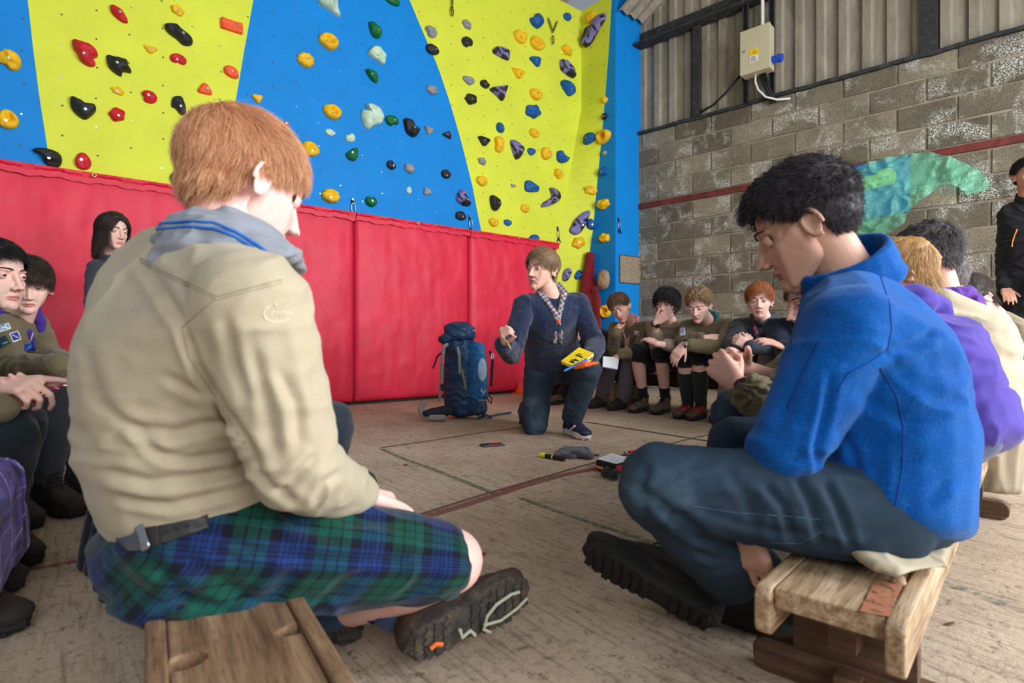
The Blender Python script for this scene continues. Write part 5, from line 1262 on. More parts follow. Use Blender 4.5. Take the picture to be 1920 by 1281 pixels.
t, Mx = person('person with curly hair and green neckerchief leaning on crossed arms, long dark green socks', J, sk_pale, dict(c=P(1311, 575, 4.28), az=218, pitch=22, s=1.04, fat=.05),
    H_(n=4200, top=.05, side=.02, back=.02, vol=.026, vside=.005, curl=1.3, cf=1.5, mat=hm_sandy, lump=.9), dict(mat=c_olive, collar={}, ga=1.1, g=1.04, upto=.8), dict(name='kilt', mat=c_black, upto=0, r=(.105, .080, .07, .06)),
    dict(R=foot(J, 'R', FD, bt_red, sock=(gs := M_weave('green_sock', (32, 48, 40))), sockh=.66), L=foot(J, 'L', FD, bt_red, sock=gs, sockh=.66)), [hR, hL], vox=.006, hvox=.0034, seed=33, lidup=-2, lidlo=-16)
m_gb = mat_plaid('green_blue_tartan', [(20, 110, 70), (20, 40, 60), (30, 80, 150), (10, 90, 70), (20, 30, 50), (40, 130, 90)], 70)
neckerchief(t, J, Mx, [m_gb], None, seed=7, r=.016, tail=.05, vox=.005, drop=0)
watch(t, J['wrL'], J['elL']-J['wrL'], up=Vector((-.2, -1, .2)), r=.031)
tr = bvh(topx(t, 'shirt')); patch(tr, [(1275, 615), (1284, 614), (1285, 629), (1274, 630)], 'sleeve_badge', [M('badge_sky', (150, 180, 226)), M('badge_pale', (222, 226, 236))], t, 5, 5, mi_fn=lambda a, b: int((a-.5)**2+(b-.5)**2 > .12 or b < .3))
J = seated((1.99, 4.26, .39), 214, 24); J['nk'] = P(1432, 601, 4.08); J['chs'] = P(1432, 634, 4.10); J['shR'] = J['nk']+rt*.17-Z*.045; J['shL'] = J['nk']-rt*.18-Z*.045
arm(J, 'R', (1372, 648), (1385, 650), .28, .22); arm(J, 'L', (1470, 655), (1406, 650), .28, .26); leg(J, 'R', (1372, 684), (1358, 765)); leg(J, 'L', (1440, 680), (1430, 765))
hR = hand_blob(J['wrR'], P(1400, 636, 3.78)-J['wrR'], Vector((.6, .5, .2)), Vector((0, 0, 1)), (.7, .9, .6), 1.0); hL = hand_blob(J['wrL'], P(1388, 640, 3.74)-J['wrL'], Vector((-.3, .8, .2)), Vector((0, 0, 1)), (.7, .9, .6), 1.0)
c_hood = M_weave('charcoal_hoodie', (62, 66, 74))
t, Mx = person('ginger person in a charcoal hoodie with clasped hands, mouth slightly open', J, sk_pale, dict(c=P(1424, 566, 3.98), az=206, pitch=6, s=1.05, open=.003, gaze=(-14, -4)),
    H_(n=5000, top=.07, side=.03, back=.03, vol=.018, vside=.007, flow=(.8, .6, -.1), mat=hm_ginger, clump=.3), dict(name='hoodie', mat=c_hood, ga=1.12, g=1.05, upto=.97), dict(mat=c_stone), dict(R=foot(J, 'R', FD, bt_dark), L=foot(J, 'L', FD, bt_dark)), [hR, hL], vox=.006, hvox=.003, seed=34, eyes=(70, 90, 100))
b = Blob(); f_ = fv(208); n = J['nk']; q = [n-f_*.03+Z*.03-rt*.075, n+f_*-.07+Z*.03-rt*.04, n-f_*.09+Z*.03, n-f_*.07+Z*.03+rt*.04, n-f_*.03+Z*.03+rt*.075, n+f_*.05-Z*.005+rt*.05, n+f_*.085-Z*.03]; b.chain(q, [.03, .034, .036, .034, .03, .022, .016]); b.chain([q[0], n+f_*.05-Z*.005-rt*.05, q[6]], [.03, .022, .016])
garment('hood', b, c_hood, t, .006, 3, .004, 14, 3)
m_mg = mat_plaid('maroon_grey_scarf', [(120, 30, 66), (120, 30, 66), (150, 140, 130), (120, 30, 66), (150, 140, 130), (100, 26, 60)], 26)
wg = J['chs']+f_*.14-Z*.03; b = Blob()
for s in (-1, 1): b.chain([n+f_*.06-Z*.02+rt*s*.06, n+f_*.10-Z*.08+rt*s*.05, wg+rt*s*.012], [.012, .016, .010])
garment('neckerchief', b, m_mg, t, .005, 2, .002, 25, 3)
# dark figure beyond the leader, and a hand just left of the blue fleece
J = seated((.98, 5.62, .36), 222, 55); J['nk'] = P(1100, 628, 5.25); J['shR'] = J['nk']+rt*.16-Z*.04; J['shL'] = J['nk']-rt*.17-Z*.02; J['chs'] = P(1122, 640, 5.35); J['mid'] = P(1128, 665, 5.5)
arm(J, 'R', (1080, 680), (1070, 690)); arm(J, 'L', (1132, 680), (1090, 690)); leg(J, 'R', (1070, 690), (1040, 735)); leg(J, 'L', (1100, 690), (1054, 742))
person('bent over person all in black, mostly hidden behind the kneeling leader', J, sk_fair, dict(c=P(1078, 618, 5.10), az=222, pitch=50), H_(n=2000, mat=hm_dkbr), dict(name='jacket', mat=c_black, ga=1.1), dict(mat=c_black), dict(R=foot(J, 'R', FD, bt_dark), L=foot(J, 'L', FD, bt_brown)), vox=.007, hvox=.005, seed=35)
J = seated((2.22, 3.92, .37), 222, 35); J['nk'] = P(1500, 600, 3.72); J['chs'] = P(1510, 640, 3.78); J['shR'] = J['nk']+rt*.16-Z*.05; J['shL'] = J['nk']-rt*.17-Z*.05
arm(J, 'R', (1475, 668), (1470, 652)); arm(J, 'L', (1540, 665), (1500, 655)); leg(J, 'R', (1470, 690), (1460, 780)); leg(J, 'L', (1530, 690), (1520, 780))
hR = hand_blob(J['wrR'], P(1454, 645, 3.40)-J['wrR'], Vector((.1, .5, -1)), Vector((0, -.3, 1)), (.2, .4, .3), 1.0)
person('person in a navy jacket mostly hidden behind the blue fleece, one hand showing', J, sk_fair, dict(c=P(1498, 566, 3.60), az=222, pitch=10), H_(n=2000, mat=hm_dkbr), dict(name='jacket', mat=c_navy, ga=1.1), dict(mat=c_navy), dict(R=foot(J, 'R', FD, bt_dark), L=foot(J, 'L', FD, bt_dark)), [hR], vox=.007, hvox=.005, seed=36)
# ---- woman against the pads
J = dict(pel=P(212, 640, 3.62), mid=P(206, 575, 3.62), chs=P(206, 530, 3.60), nk=P(205, 484, 3.56), hipR=P(195, 650, 3.54), hipL=P(228, 648, 3.70), shR=P(180, 505, 3.46), shL=P(222, 500, 3.74), elR=P(176, 575, 3.36), wrR=P(232, 560, 3.36), elL=P(235, 575, 3.74), wrL=P(250, 570, 3.50), knR=P(205, 745, 3.46), knL=P(250, 740, 3.60), anR=P(210, 800, 3.60), anL=P(255, 800, 3.70))
for k in ('anR', 'anL'): J[k].z = .09
J['knR'].z = .42; J['knL'].z = .42; J['pel'].z = .62
sx = fv(110)
t, Mx = person('woman with dark shoulder-length hair and grey zip jacket standing against the red pads', J, sk_pale, dict(c=P(213, 436, 3.48), az=118, pitch=8, s=1.0, shape=(.94, .98, .98), gaze=(8, -6)),
    H_(n=6500, top=.22, side=.17, back=.18, vol=.014, vside=.014, mat=hm_dkbr, flow=(0, -.5, -1.0), sflow=(0, -.4, -1), wK=.5, part=0.0, steps=12, hang=.01, hdir=(0, -.05, -1), clump=.25, spread=.06, width=.0013, fly=.004), dict(name='jacket', mat=M_weave('grey_fleece', (60, 64, 70)), collar=dict(h=.045, r=.009), ga=.95, g=.92), dict(mat=c_black), dict(R=foot(J, 'R', sx, bt_dark), L=foot(J, 'L', sx, bt_dark)), vox=.006, hvox=.003, seed=37, g=.92, brow=(40, 28, 26), lidup=8)
# ---- the row on the right: backs of the people beyond the blue fleece
# olive sleeves and watch, next to the fleece
J = seated((1.13, 1.62, .32), -52, 30, .46); J['nk'] = P(1590, 600, 1.78); J['chs'] = P(1640, 690, 1.72); J['mid'] = P(1680, 780, 1.66); J['shL'] = P(1560, 650, 1.62); J['shR'] = P(1555, 625, 1.95)
J['elL'] = P(1458, 775, 1.50); J['wrL'] = P(1384, 722, 1.56); J['elR'] = P(1470, 720, 1.84); J['wrR'] = P(1402, 692, 1.70)
J['knL'] = P(1395, 800, 1.52); J['knR'] = P(1370, 870, 1.60); J['anL'] = P(1420, 900, 1.72); J['anR'] = P(1400, 900, 1.80); J['hipL'] = P(1640, 830, 1.55); J['hipR'] = P(1660, 800, 1.75)
J['knR'] = P(1385, 780, 1.70); J['knL'] = P(1385, 840, 1.46)
for k in ('anR', 'anL'): J[k].z = .09
hL = hand_blob(J['wrL'], P(1352, 690, 1.60)-J['wrL'], Vector((.5, .6, -.2)), Vector((-.1, .3, 1)), (.75, 1.1, .8), 1.0, thumb_curl=.6); hR = hand_blob(J['wrR'], P(1350, 668, 1.66)-J['wrR'], Vector((.3, -.8, -.4)), Vector((0, 0, 1)), (.6, .9, .7), 1.0, thumb_curl=.5)
t, Mx = person('person with rolled olive sleeves, black watch and clasped hands behind the blue fleece', J, sk_fair, dict(c=P(1534, 568, 1.86), az=-88, pitch=14, s=1.0, open=.004), H_(n=3000, top=.05, mat=hm_brown), dict(mat=c_olive, ga=1.15, upto=.10, r=(.066, .062, .06), amp=.005), dict(name='jeans', mat=c_jean, r=(.095, .080, .072, .062)), dict(R=foot(J, 'R', fv(-52), bt_dark), L=foot(J, 'L', fv(-52), bt_dark)), [hL, hR], vox=.004, hvox=.0026, seed=38)
b = Blob(); ax = (J['wrL']-J['elL']).normalized(); e = J['elL']; b.cap(e+ax*.015, .066, e+ax*.075, .058); garment('rolled_cuff', b, c_olive, t, .004, 2, .005, 22, 4, [(e+ax*.04, ax, .06, .003, 220)])
b = Blob(); ax = (J['wrR']-J['elR']).normalized(); e = J['elR']; b.cap(e, .062, e+ax*.03, .056); garment('rolled_cuff', b, c_olive, t, .004, 2, .005, 22, 5)
watch(t, J['wrL']-(J['wrL']-J['elL']).normalized()*.012, J['elL']-J['wrL'], r=.0285, up=Vector((-.4, -1, .3)), face=M('watch_red', (110, 20, 50), .25))
# purple hoodie, blond hair
J = seated((1.40, 1.84, .33), -48, 22, .50); J['pel'] = P(1800, 800, 1.78); J['mid'] = P(1786, 748, 1.80); J['chs'] = P(1748, 668, 1.84); J['nk'] = P(1700, 588, 1.92); rr = fv(42); J['shR'] = J['nk']+rr*.15-Z*.05; J['shL'] = J['nk']-rr*.15-Z*.04
J['elL'] = P(1640, 760, 1.72); J['wrL'] = P(1560, 740, 1.85); J['elR'] = P(1660, 700, 2.15); J['wrR'] = P(1580, 700, 2.1); J['hipR'] = J['pel']+rr*.09; J['hipL'] = J['pel']-rr*.09
for s, o in (('L', -.1), ('R', .12)): J['kn'+s] = J['hip'+s]+fv(-48)*.40+Z*.05; J['an'+s] = J['kn'+s]+Vector((0, 0, 0)); J['an'+s].z = .09
c_purple = M_weave('purple_hoodie', (72, 54, 150))
t, Mx = person('person with blond hair bent forward in a bright purple hoodie on the right bench', J, sk_pale, dict(c=P(1690, 519, 1.98), az=-58, pitch=28, s=1.0), H_(n=7000, top=.08, side=.06, back=.06, vol=.016, vside=.012, mat=hm_blond, flow=(0, .6, -.2), K=(0, -.07, .09), hang=-.03, width=.0009, clump=.35),
    dict(name='hoodie', mat=c_purple, g=1.12, ga=1.1, amp=.007, scale=7), dict(name='trousers', mat=M_weave('slate_trousers', (84, 94, 128)), r=(.11, .085, .075, .065)), dict(R=foot(J, 'R', fv(-48), bt_dark), L=foot(J, 'L', fv(-48), bt_dark)), vox=.005, hvox=.003, seed=39, fat=1.12)
b = Blob(); q = [P(1690, 556, 1.80), P(1715, 560, 1.80), P(1750, 574, 1.84), P(1765, 590, 1.95)]; b.chain(q, [.03, .045, .045, .03]); b.hull(E(P(1748, 572, 1.84), .042), E(P(1768, 600, 1.80), .030)); garment('hood', b, c_purple, t, .006, 3, .006, 10, 8)
b = Blob(); Rw = frame((J['mid']-J['pel']), rr); b.hull(E(J['pel']-Z*.01, (.178, .142, .018), Rw), E(J['pel']+Z*.03, (.176, .140, .018), Rw)); garment('hem_band', b, c_purple, t, .006, 2, .002, 30, 8)
# long khaki shirt, purple scarf, curly hair
J = seated((1.74, 2.20, .33), -50, 26, .52); J['pel'] = P(1832, 800, 2.16); J['mid'] = P(1836, 720, 2.18); J['chs'] = P(1815, 640, 2.22); J['nk'] = P(1772, 562, 2.28); J['shR'] = J['nk']+rr*.16-Z*.05; J['shL'] = J['nk']-rr*.16-Z*.04
J['elL'] = P(1700, 700, 2.1); J['wrL'] = P(1640, 700, 2.2); J['elR'] = P(1740, 690, 2.55); J['wrR'] = P(1660, 690, 2.5); J['hipR'] = J['pel']+rr*.09; J['hipL'] = J['pel']-rr*.09
for s in 'LR': J['kn'+s] = J['hip'+s]+fv(-50)*.40+Z*.05; J['an'+s] = Vector(J['kn'+s]); J['an'+s].z = .09
t, Mx = person('person with dark curly silvery hair, long khaki shirt and purple scarf, third along right bench', J, sk_fair, dict(c=P(1739, 489, 2.30), az=-62, pitch=18, s=1.06), H_(n=6500, top=.06, side=.03, back=.03, vol=.026, vside=.008, curl=.8, cf=1.3, mat=hm_grey, fly=.02, lump=.8),
    dict(mat=c_khaki, g=1.14, ga=1.1, amp=.006, scale=6), dict(mat=c_khaki, r=(.12, .09, .075, .065)), dict(R=foot(J, 'R', fv(-50), bt_dark), L=foot(J, 'L', fv(-50), bt_dark)), vox=.006, hvox=.0034, seed=40, fat=1.1)
b = Blob(); b.hull(E(J['pel']+Vector((.03, -.02, .0)), (.17, .15, .05)), E(J['pel']+Vector((.02, -.03, -.20)), (.13, .13, .03))); garment('shirt_tail', b, c_khaki, t, .007, 3, .007, 8, 3, stretch=(1.5, 1.5, .4))
b = Blob(); n = J['nk']; f_ = fv(-50); b.chain([n+f_*.07-Z*.01+rr*-.03, n-rr*.075+Z*.01, n-f_*.075+Z*.015, n+rr*.075+Z*.01, n+f_*.07-Z*.01+rr*.03], [.022, .030, .034, .030, .022]); b.hull(E(n-f_*.08+Z*.01, .03), E(n-f_*.12-Z*.05-rr*.05, .012), E(n-f_*.12-Z*.05+rr*.05, .012)); garment('neckerchief', b, M_weave('purple_scarf', (96, 52, 150)), t, .005, 3, .006, 16, 3)
# silvery head glimpsed beyond
J = seated((2.12, 2.66, .33), -50, 20, .46); J['nk'] = P(1792, 585, 2.72); J['shR'] = J['nk']+rr*.15-Z*.05; J['shL'] = J['nk']-rr*.15-Z*.05; J['chs'] = P(1812, 640, 2.70); J['mid'] = P(1820, 690, 2.68)
person('person glimpsed only as silvery hair beyond the purple scarf wearer', J, sk_fair, dict(c=P(1768, 527, 2.72), az=-60, pitch=15, s=.95), H_(n=2600, top=.05, mat=M_hair('hair_pale_silver', (170, 160, 158), (80, 72, 72)), fly=.01), dict(mat=c_olive), vox=.008, hvox=.005, seed=41)
# girl with badges at the far right
J = seated((2.72, 3.02, .36), -112, 16, .46); J['nk'] = P(1862, 590, 2.96); J['chs'] = P(1884, 640, 3.0); J['mid'] = P(1900, 690, 3.04); rr2 = Vector((fv(-112).y, -fv(-112).x, 0)); J['shR'] = J['nk']+rr2*.15-Z*.05; J['shL'] = P(1912, 628, 2.84)
J['elL'] = P(1915, 700, 2.72); J['wrL'] = P(1850, 705, 2.70); J['elR'] = J['shR']-Z*.25; J['wrR'] = P(1850, 690, 2.9)
J['knL'] = P(1896, 702, 2.62); J['anL'] = P(1886, 838, 2.72); J['knR'] = P(1860, 690, 2.80); J['anR'] = P(1905, 830, 2.95)
for k in ('anR', 'anL'): J[k].z = .10
t, Mx = person('person with tied dark hair looking down, khaki shirt with bird and yellow badges, blue jeans', J, sk_pale, dict(c=P(1824, 560, 2.92), az=-98, pitch=40, s=1.0, shape=(.94, .97, .98)), H_(n=4500, top=.10, side=.08, back=.08, vol=.012, vside=.007, mat=hm_dkbr, flow=(0, -1, -.1), sflow=(0, -1, -.1), wK=.1, K=(0, .1, .1), clump=.25, steps=8),
    dict(mat=M_weave('khaki_dark', (142, 130, 104)), collar={}, ga=1.1, g=1.05), dict(name='jeans', mat=M_weave('teal_denim', (24, 84, 118)), r=(.09, .075, .066, .052)), dict(R=foot(J, 'R', Vector((-.75, -.6, 0)), bt_brown), L=foot(J, 'L', Vector((-.8, -.6, 0)), bt_brown)), vox=.006, hvox=.0034, seed=42)
b = Blob(); c = Mx @ Vector((0, -.09, -.005)); b.ell(c, (.028, .028, .028)).chain([c, c-Z*.05+Vector((.02, 0, 0)), c-Z*.10+Vector((.03, 0, 0))], [.02, .016, .006]); garment('ponytail', b, hm_dkbr, t, .005, 2, .006, 30, 3)
tr = bvh(topx(t, 'shirt'))
patch(tr, [(1869, 592), (1892, 598), (1890, 612), (1868, 606)], 'bird_badge', [M('badge_blue_white', (150, 200, 220)), M('badge_red', (190, 50, 60)), M('badge_pale2', (226, 234, 238))], t, 9, 7, mi_fn=lambda a, b: 1 if (a-.45)**2+(b-.5)**2 < .02 else 0 if (abs(a-.5)+abs(b-.45)) < .42 else 2)
patch(tr, [(1866, 608), (1883, 611), (1882, 628), (1865, 625)], 'yellow_badge', [M('badge_yellow', (214, 204, 50)), M('badge_dark', (52, 66, 74))], t, 7, 7, mi_fn=lambda a, b: int(.2 < a < .8 and .2 < b < .8))
mb = MB(); q = [P(1850, 706, 2.60), P(1920, 712, 2.60), P(1922, 716, 2.42), P(1852, 712, 2.42)]; mb.prism(q, Z*.004); mb.prism([p+Z*.004 for p in q], Z*.002, 1); tag(mb.build('clipboard', [M('card_dark', (60, 60, 66)), _mc['paper_white']], loc=q[0], fix=True), 'dark clipboard with white sheet on the blue jeans at the right edge', 'clipboard')
# standing man by the block wall
J = dict(pel=P(1932, 570, 4.20), mid=P(1930, 505, 4.20), chs=P(1930, 455, 4.20), nk=P(1930, 376, 4.20), shR=P(1893, 400, 4.28), shL=P(1970, 400, 4.10), elR=P(1886, 480, 4.34), wrR=P(1884, 540, 4.22), elL=P(1976, 480, 4.1), wrL=P(1960, 540, 3.95), hipR=P(1912, 580, 4.24), hipL=P(1955, 580, 4.16))
for s, u in (('R', 1905), ('L', 1960)): J['kn'+s] = P(u, 680, 4.2); J['an'+s] = P(u, 782, 4.25)
for k in ('anR', 'anL'): J[k].z = .09
hR = hand_blob(J['wrR'], P(1895, 560, 4.1)-J['wrR'], Vector((.5, .8, 0)), Vector((0, -1, 0)), (.3, .4, .3), 1.0)
t, Mx = person('standing person in a black jacket with orange zip, cut by the right edge', J, sk_mid, dict(c=P(1927, 330, 4.12), az=200, pitch=6, s=1.06), H_(n=3000, top=.04, mat=hm_black), dict(name='jacket', mat=c_black, g=1.15, ga=1.15, amp=.006, collar=dict(h=.05, r=.012, open=False)), dict(mat=c_black), dict(R=foot(J, 'R', Vector((-.2, -1, 0)), bt_dark), L=foot(J, 'L', Vector((.1, -1, 0)), bt_dark)), [hR], vox=.007, hvox=.0036, seed=43)
tr = bvh(topx(t, 'jacket')); seam(tr, [(1907, 430), (1902, 442), (1898, 455), (1897, 465)], 'zip_pull_trim', M('orange_trim', (224, 132, 40)), t, .006)
# ---- left-hand group
m_pur = M_weave('purple_neckerchief', (74, 48, 140)); m_stripe = M_weave('scarf_white', (206, 200, 206))
# boy with the dark fringe
J = dict(pel=P(-20, 745, 2.62), mid=P(-6, 690, 2.58), chs=P(8, 645, 2.52), nk=P(33, 596, 2.47), shR=P(-2, 622, 2.32), shL=P(62, 612, 2.64), hipR=P(-30, 765, 2.48), hipL=P(20, 745, 2.70), elR=P(22, 690, 2.20), wrR=P(118, 686, 2.14), elL=P(90, 672, 2.50), wrL=P(150, 690, 2.30), knR=P(104, 735, 2.12), anR=P(88, 905, 2.02), knL=P(140, 728, 2.34), anL=P(150, 880, 2.28))
for k in ('anR', 'anL'): J[k].z = .10
t, Mx = person('frowning person with a dark fringe and purple neckerchief, olive shirt with sewn badges', J, sk_pale, dict(c=P(52, 537, 2.42), az=136, pitch=16, s=1.0, fat=.08, gaze=(6, 4)),
    H_(n=6500, top=.085, side=.04, back=.03, vol=.016, vside=.010, flow=(-.3, 1.0, -.25), K=(0, -.07, .09), mat=hm_dkbr, width=.0011, clump=.4, hang=.055), dict(mat=c_olive, collar={}, g=1.0, ga=1.05, vox=.0048), None,
    dict(R=foot(J, 'R', Vector((.8, -.35, 0)), bt_dark, sock=(ks := M_weave('charcoal_sock', (34, 36, 42))), sockh=.95), L=foot(J, 'L', Vector((.8, -.35, 0)), bt_dark, sock=ks, sockh=.95)), vox=.005, hvox=.0026, seed=44, lidup=8)
neckerchief(t, J, Mx, [m_pur], None, seed=9, r=.017, tail=.10, drop=.0)
tr = bvh(topx(t, 'neckerchief'))
for pl in ([(8, 570), (22, 588), (38, 612), (48, 636)], [(62, 622), (58, 636), (54, 645)]): seam(tr, pl, 'neckerchief_edge', m_stripe, t, .0035, .001)
tr = bvh(topx(t, 'shirt')); wht = M('badge_white', (226, 224, 220)); bsk = M('badge_skyblue', (90, 170, 220)); bnv = M('badge_royal', (30, 60, 150))
patch(tr, [(-6, 611), (16, 605), (21, 617), (-4, 625)], 'sleeve_badge', [bsk, wht], t, 10, 8, mi_fn=lambda a, b: int(abs(a-b) < .13 or abs(a+b-1) < .13 or a < .08 or a > .92 or b < .1 or b > .9), label='white and sky blue diagonal cross badge')
patch(tr, [(16, 626), (33, 620), (40, 637), (24, 643)], 'sleeve_badge', [bnv, wht], t, 8, 8, mi_fn=lambda a, b: int(a < .1 or a > .9 or b < .1 or b > .9 or (abs(a-b) < .12 and .25 < a < .75)), label='blue badge with pale border')
patch(tr, [(-4, 636), (10, 630), (20, 645), (2, 653)], 'sleeve_badge', [M('badge_teal', (24, 60, 80)), M('badge_lime', (150, 160, 50))], t, 8, 8, mi_fn=lambda a, b: int(.6 < b < .75 and .3 < a < .9), label='dark teal badge with yellow-green wave')
patch(tr, [(45, 646), (64, 643), (68, 656), (46, 659)], 'sleeve_badge', [bnv, M('badge_mid', (60, 110, 180))], t, 8, 6, mi_fn=lambda a, b: int((a-.5)**2+(b-.5)**2 < .06), label='royal blue badge low on the sleeve')
bands_r = [(.0, .10, (30, 60, 50)), (.14, .17, (226, 190, 90)), (.30, .42, (40, 40, 90)), (.55, .58, (220, 210, 200)), (.7, .8, (30, 60, 50))]
m_rt = mat_tartan('red_tartan', (150, 20, 36), bands_r, (9, 9))
b = Blob(); b.hull(E(J['hipR'], (.10, .10, .07)), E(J['knR']-Vector((.02, 0, -.0)), (.075, .075, .066)), E(J['knR']-Vector((.06, 0, .03)), (.07, .075, .066))); b.hull(E(J['hipL'], .09), E(J['knL'], .072)); b.hull(E(J['knR']-Vector((.03, 0, 0)), .066), E(J['knL']-Vector((.05, 0, 0)), .066), E(J['pel'], .1))
garment('kilt', b, m_rt, t, .006, 3, .004, 9, 4, tuv_fn=lambda V: np.stack([V[:, 0]-.3*V[:, 1], V[:, 2]+V[:, 1], V[:, 2]], 1))
# boy in profile at the left edge, pointing hands
J = dict(pel=Vector((-2.12, 1.98, .36)), mid=P(-150, 700, 1.98), chs=P(-130, 660, 1.96), nk=P(-58, 600, 1.93), shR=P(-110, 655, 1.80), shL=P(-50, 630, 2.06), hipR=Vector((-2.10, 1.88, .36)), hipL=Vector((-2.12, 2.08, .36)), elR=P(-120, 780, 1.66), wrR=P(4, 722, 1.52), elL=P(-90, 745, 1.80), wrL=P(10, 765, 1.58), knR=P(5, 815, 1.52), anR=P(-5, 960, 1.60), knL=P(30, 800, 1.78), anL=P(10, 960, 1.9))
for k in ('anR', 'anL'): J[k].z = .09
hR = hand_blob(J['wrR'], P(70, 722, 1.50)-J['wrR'], Vector((.15, .5, -1)), Vector((.1, -.3, 1)), s=1.05, per=[(.10, .08, .04), (.9, 1.0, .5), (1.0, 1.2, .6), (1.05, 1.2, .6)], thumb_curl=.2, thumb_out=.35)
hL = hand_blob(J['wrL'], P(60, 748, 1.52)-J['wrL'], Vector((0, -.5, .8)), Vector((.3, 0, 1)), (.6, .9, .5), 1.0, thumb_curl=.2)
t, Mx = person('cropped dark-haired person in profile at the left edge, one finger pointing', J, sk_pale, dict(c=P(-12, 521, 1.90), az=98, pitch=4, s=1.02, fat=.08, gaze=(0, 2)),
    H_(n=8000, top=.05, side=.010, back=.012, vol=.018, vside=.002, curl=.5, cf=1.2, flow=(0, .8, 0), mat=hm_black, width=.0008), dict(name='jacket', mat=c_navy, g=1.0, ga=1.0, upto=.8), dict(mat=M_weave('bottle_trousers', (24, 38, 44)), r=(.095, .080, .072, .062)),
    dict(R=foot(J, 'R', Vector((.8, -.4, 0)), bt_dark), L=foot(J, 'L', Vector((.8, -.4, 0)), bt_dark)), [hR, hL], vox=.004, hvox=.0024, seed=45)
# purple tartan kilt at the lower left edge
J = seated((-1.52, 1.26, .27), 95, 5, .48); J['shR'] += Vector((0, 0, 0)); J['elR'] = J['shR']+Vector((-.05, -.02, -.28)); J['elL'] = J['shL']+Vector((-.05, .05, -.28)); J['wrR'] = J['elR']+Vector((.22, -.02, .0)); J['wrL'] = J['elL']+Vector((.22, .0, .0))
J['knR'] = Vector((-1.10, 1.12, .235)); J['knL'] = Vector((-1.22, 1.32, .26)); J['anR'] = P(-110, 1120, 1.20); J['anL'] = P(-105, 1110, 1.38); J['anR'].z = .10; J['anL'].z = .10
t, Mx = person('person mostly outside the left edge in a purple tartan kilt and dark boots', J, sk_pale, dict(c=J['nk']+Vector((.03, 0, .19)), az=95, pitch=5), H_(n=1500, mat=hm_brown), dict(mat=c_olive), None, dict(R=foot(J, 'R', Vector((1, -.15, 0)), bt_dark, sock=ks, sockh=.8), L=foot(J, 'L', Vector((1, -.1, 0)), bt_dark, sock=ks, sockh=.8)), vox=.006, hvox=.004, seed=46)
bands_p = [(.0, .12, (40, 44, 70)), (.2, .225, (214, 206, 224)), (.34, .5, (96, 96, 140)), (.62, .64, (200, 190, 214)), (.75, .9, (50, 40, 80))]
m_pt = mat_tartan('purple_tartan', (104, 84, 168), bands_p, (7, 7))
b = Blob(); b.hull(E(J['pel'], (.14, .15, .09)), E(J['knR'], .072), E(J['knL'], .072)); b.hull(E(J['knR'], (.07, .05, .06)), E(J['knL'], (.07, .05, .06)), E(J['knR']+Vector((.02, -.02, -.15)), (.06, .05, .02)), E(J['knL']+Vector((.02, .02, -.14)), (.05, .05, .02)), E(J['pel']-Z*.05, .05))
garment('kilt', b, m_pt, t, .005, 3, .007, 8, 4, stretch=(.7, 1.8, .5), tuv_fn=lambda V: np.stack([V[:, 1]*1.0+V[:, 0]*.4, V[:, 2]+V[:, 0]*.9, V[:, 2]], 1))
# neighbour hidden behind the kilted boy: only a dark knee shows
J = seated((-.80, 1.46, .34), 80, 8, .44); J['nk'] = P(405, 440, 1.52)
J['nk'] = Vector((-.78, 1.50, .80)); J['chs'] = Vector((-.79, 1.49, .64)); J['mid'] = Vector((-.80, 1.47, .5)); J['shR'] = Vector((-.76, 1.35, .76)); J['shL'] = Vector((-.80, 1.66, .76))
J['elR'] = Vector((-.70, 1.36, .52)); J['elL'] = Vector((-.72, 1.64, .52)); J['wrR'] = Vector((-.56, 1.42, .46)); J['wrL'] = Vector((-.56, 1.55, .46))
J['knR'] = P(612, 800, 1.42); J['knL'] = P(600, 815, 1.62); J['anR'] = P(560, 900, 1.50); J['anL'] = P(560, 900, 1.7)
for k in ('anR', 'anL'): J[k].z = .09
t, Mx = person('person hidden behind the kilted ginger sitter, one dark legging knee showing', J, sk_pale, dict(c=Vector((-.74, 1.51, .94)), az=80, pitch=20, s=.95), H_(n=1500, mat=hm_dkbr), dict(name='jacket', mat=c_black, g=.95), dict(name='leggings', mat=M_weave('dark_leggings', (44, 52, 64)), r=(.09, .068, .066, .052)), dict(R=foot(J, 'R', Vector((1, .2, 0)), bt_dark), L=foot(J, 'L', Vector((1, .2, 0)), bt_dark)), vox=.006, hvox=.004, seed=47)
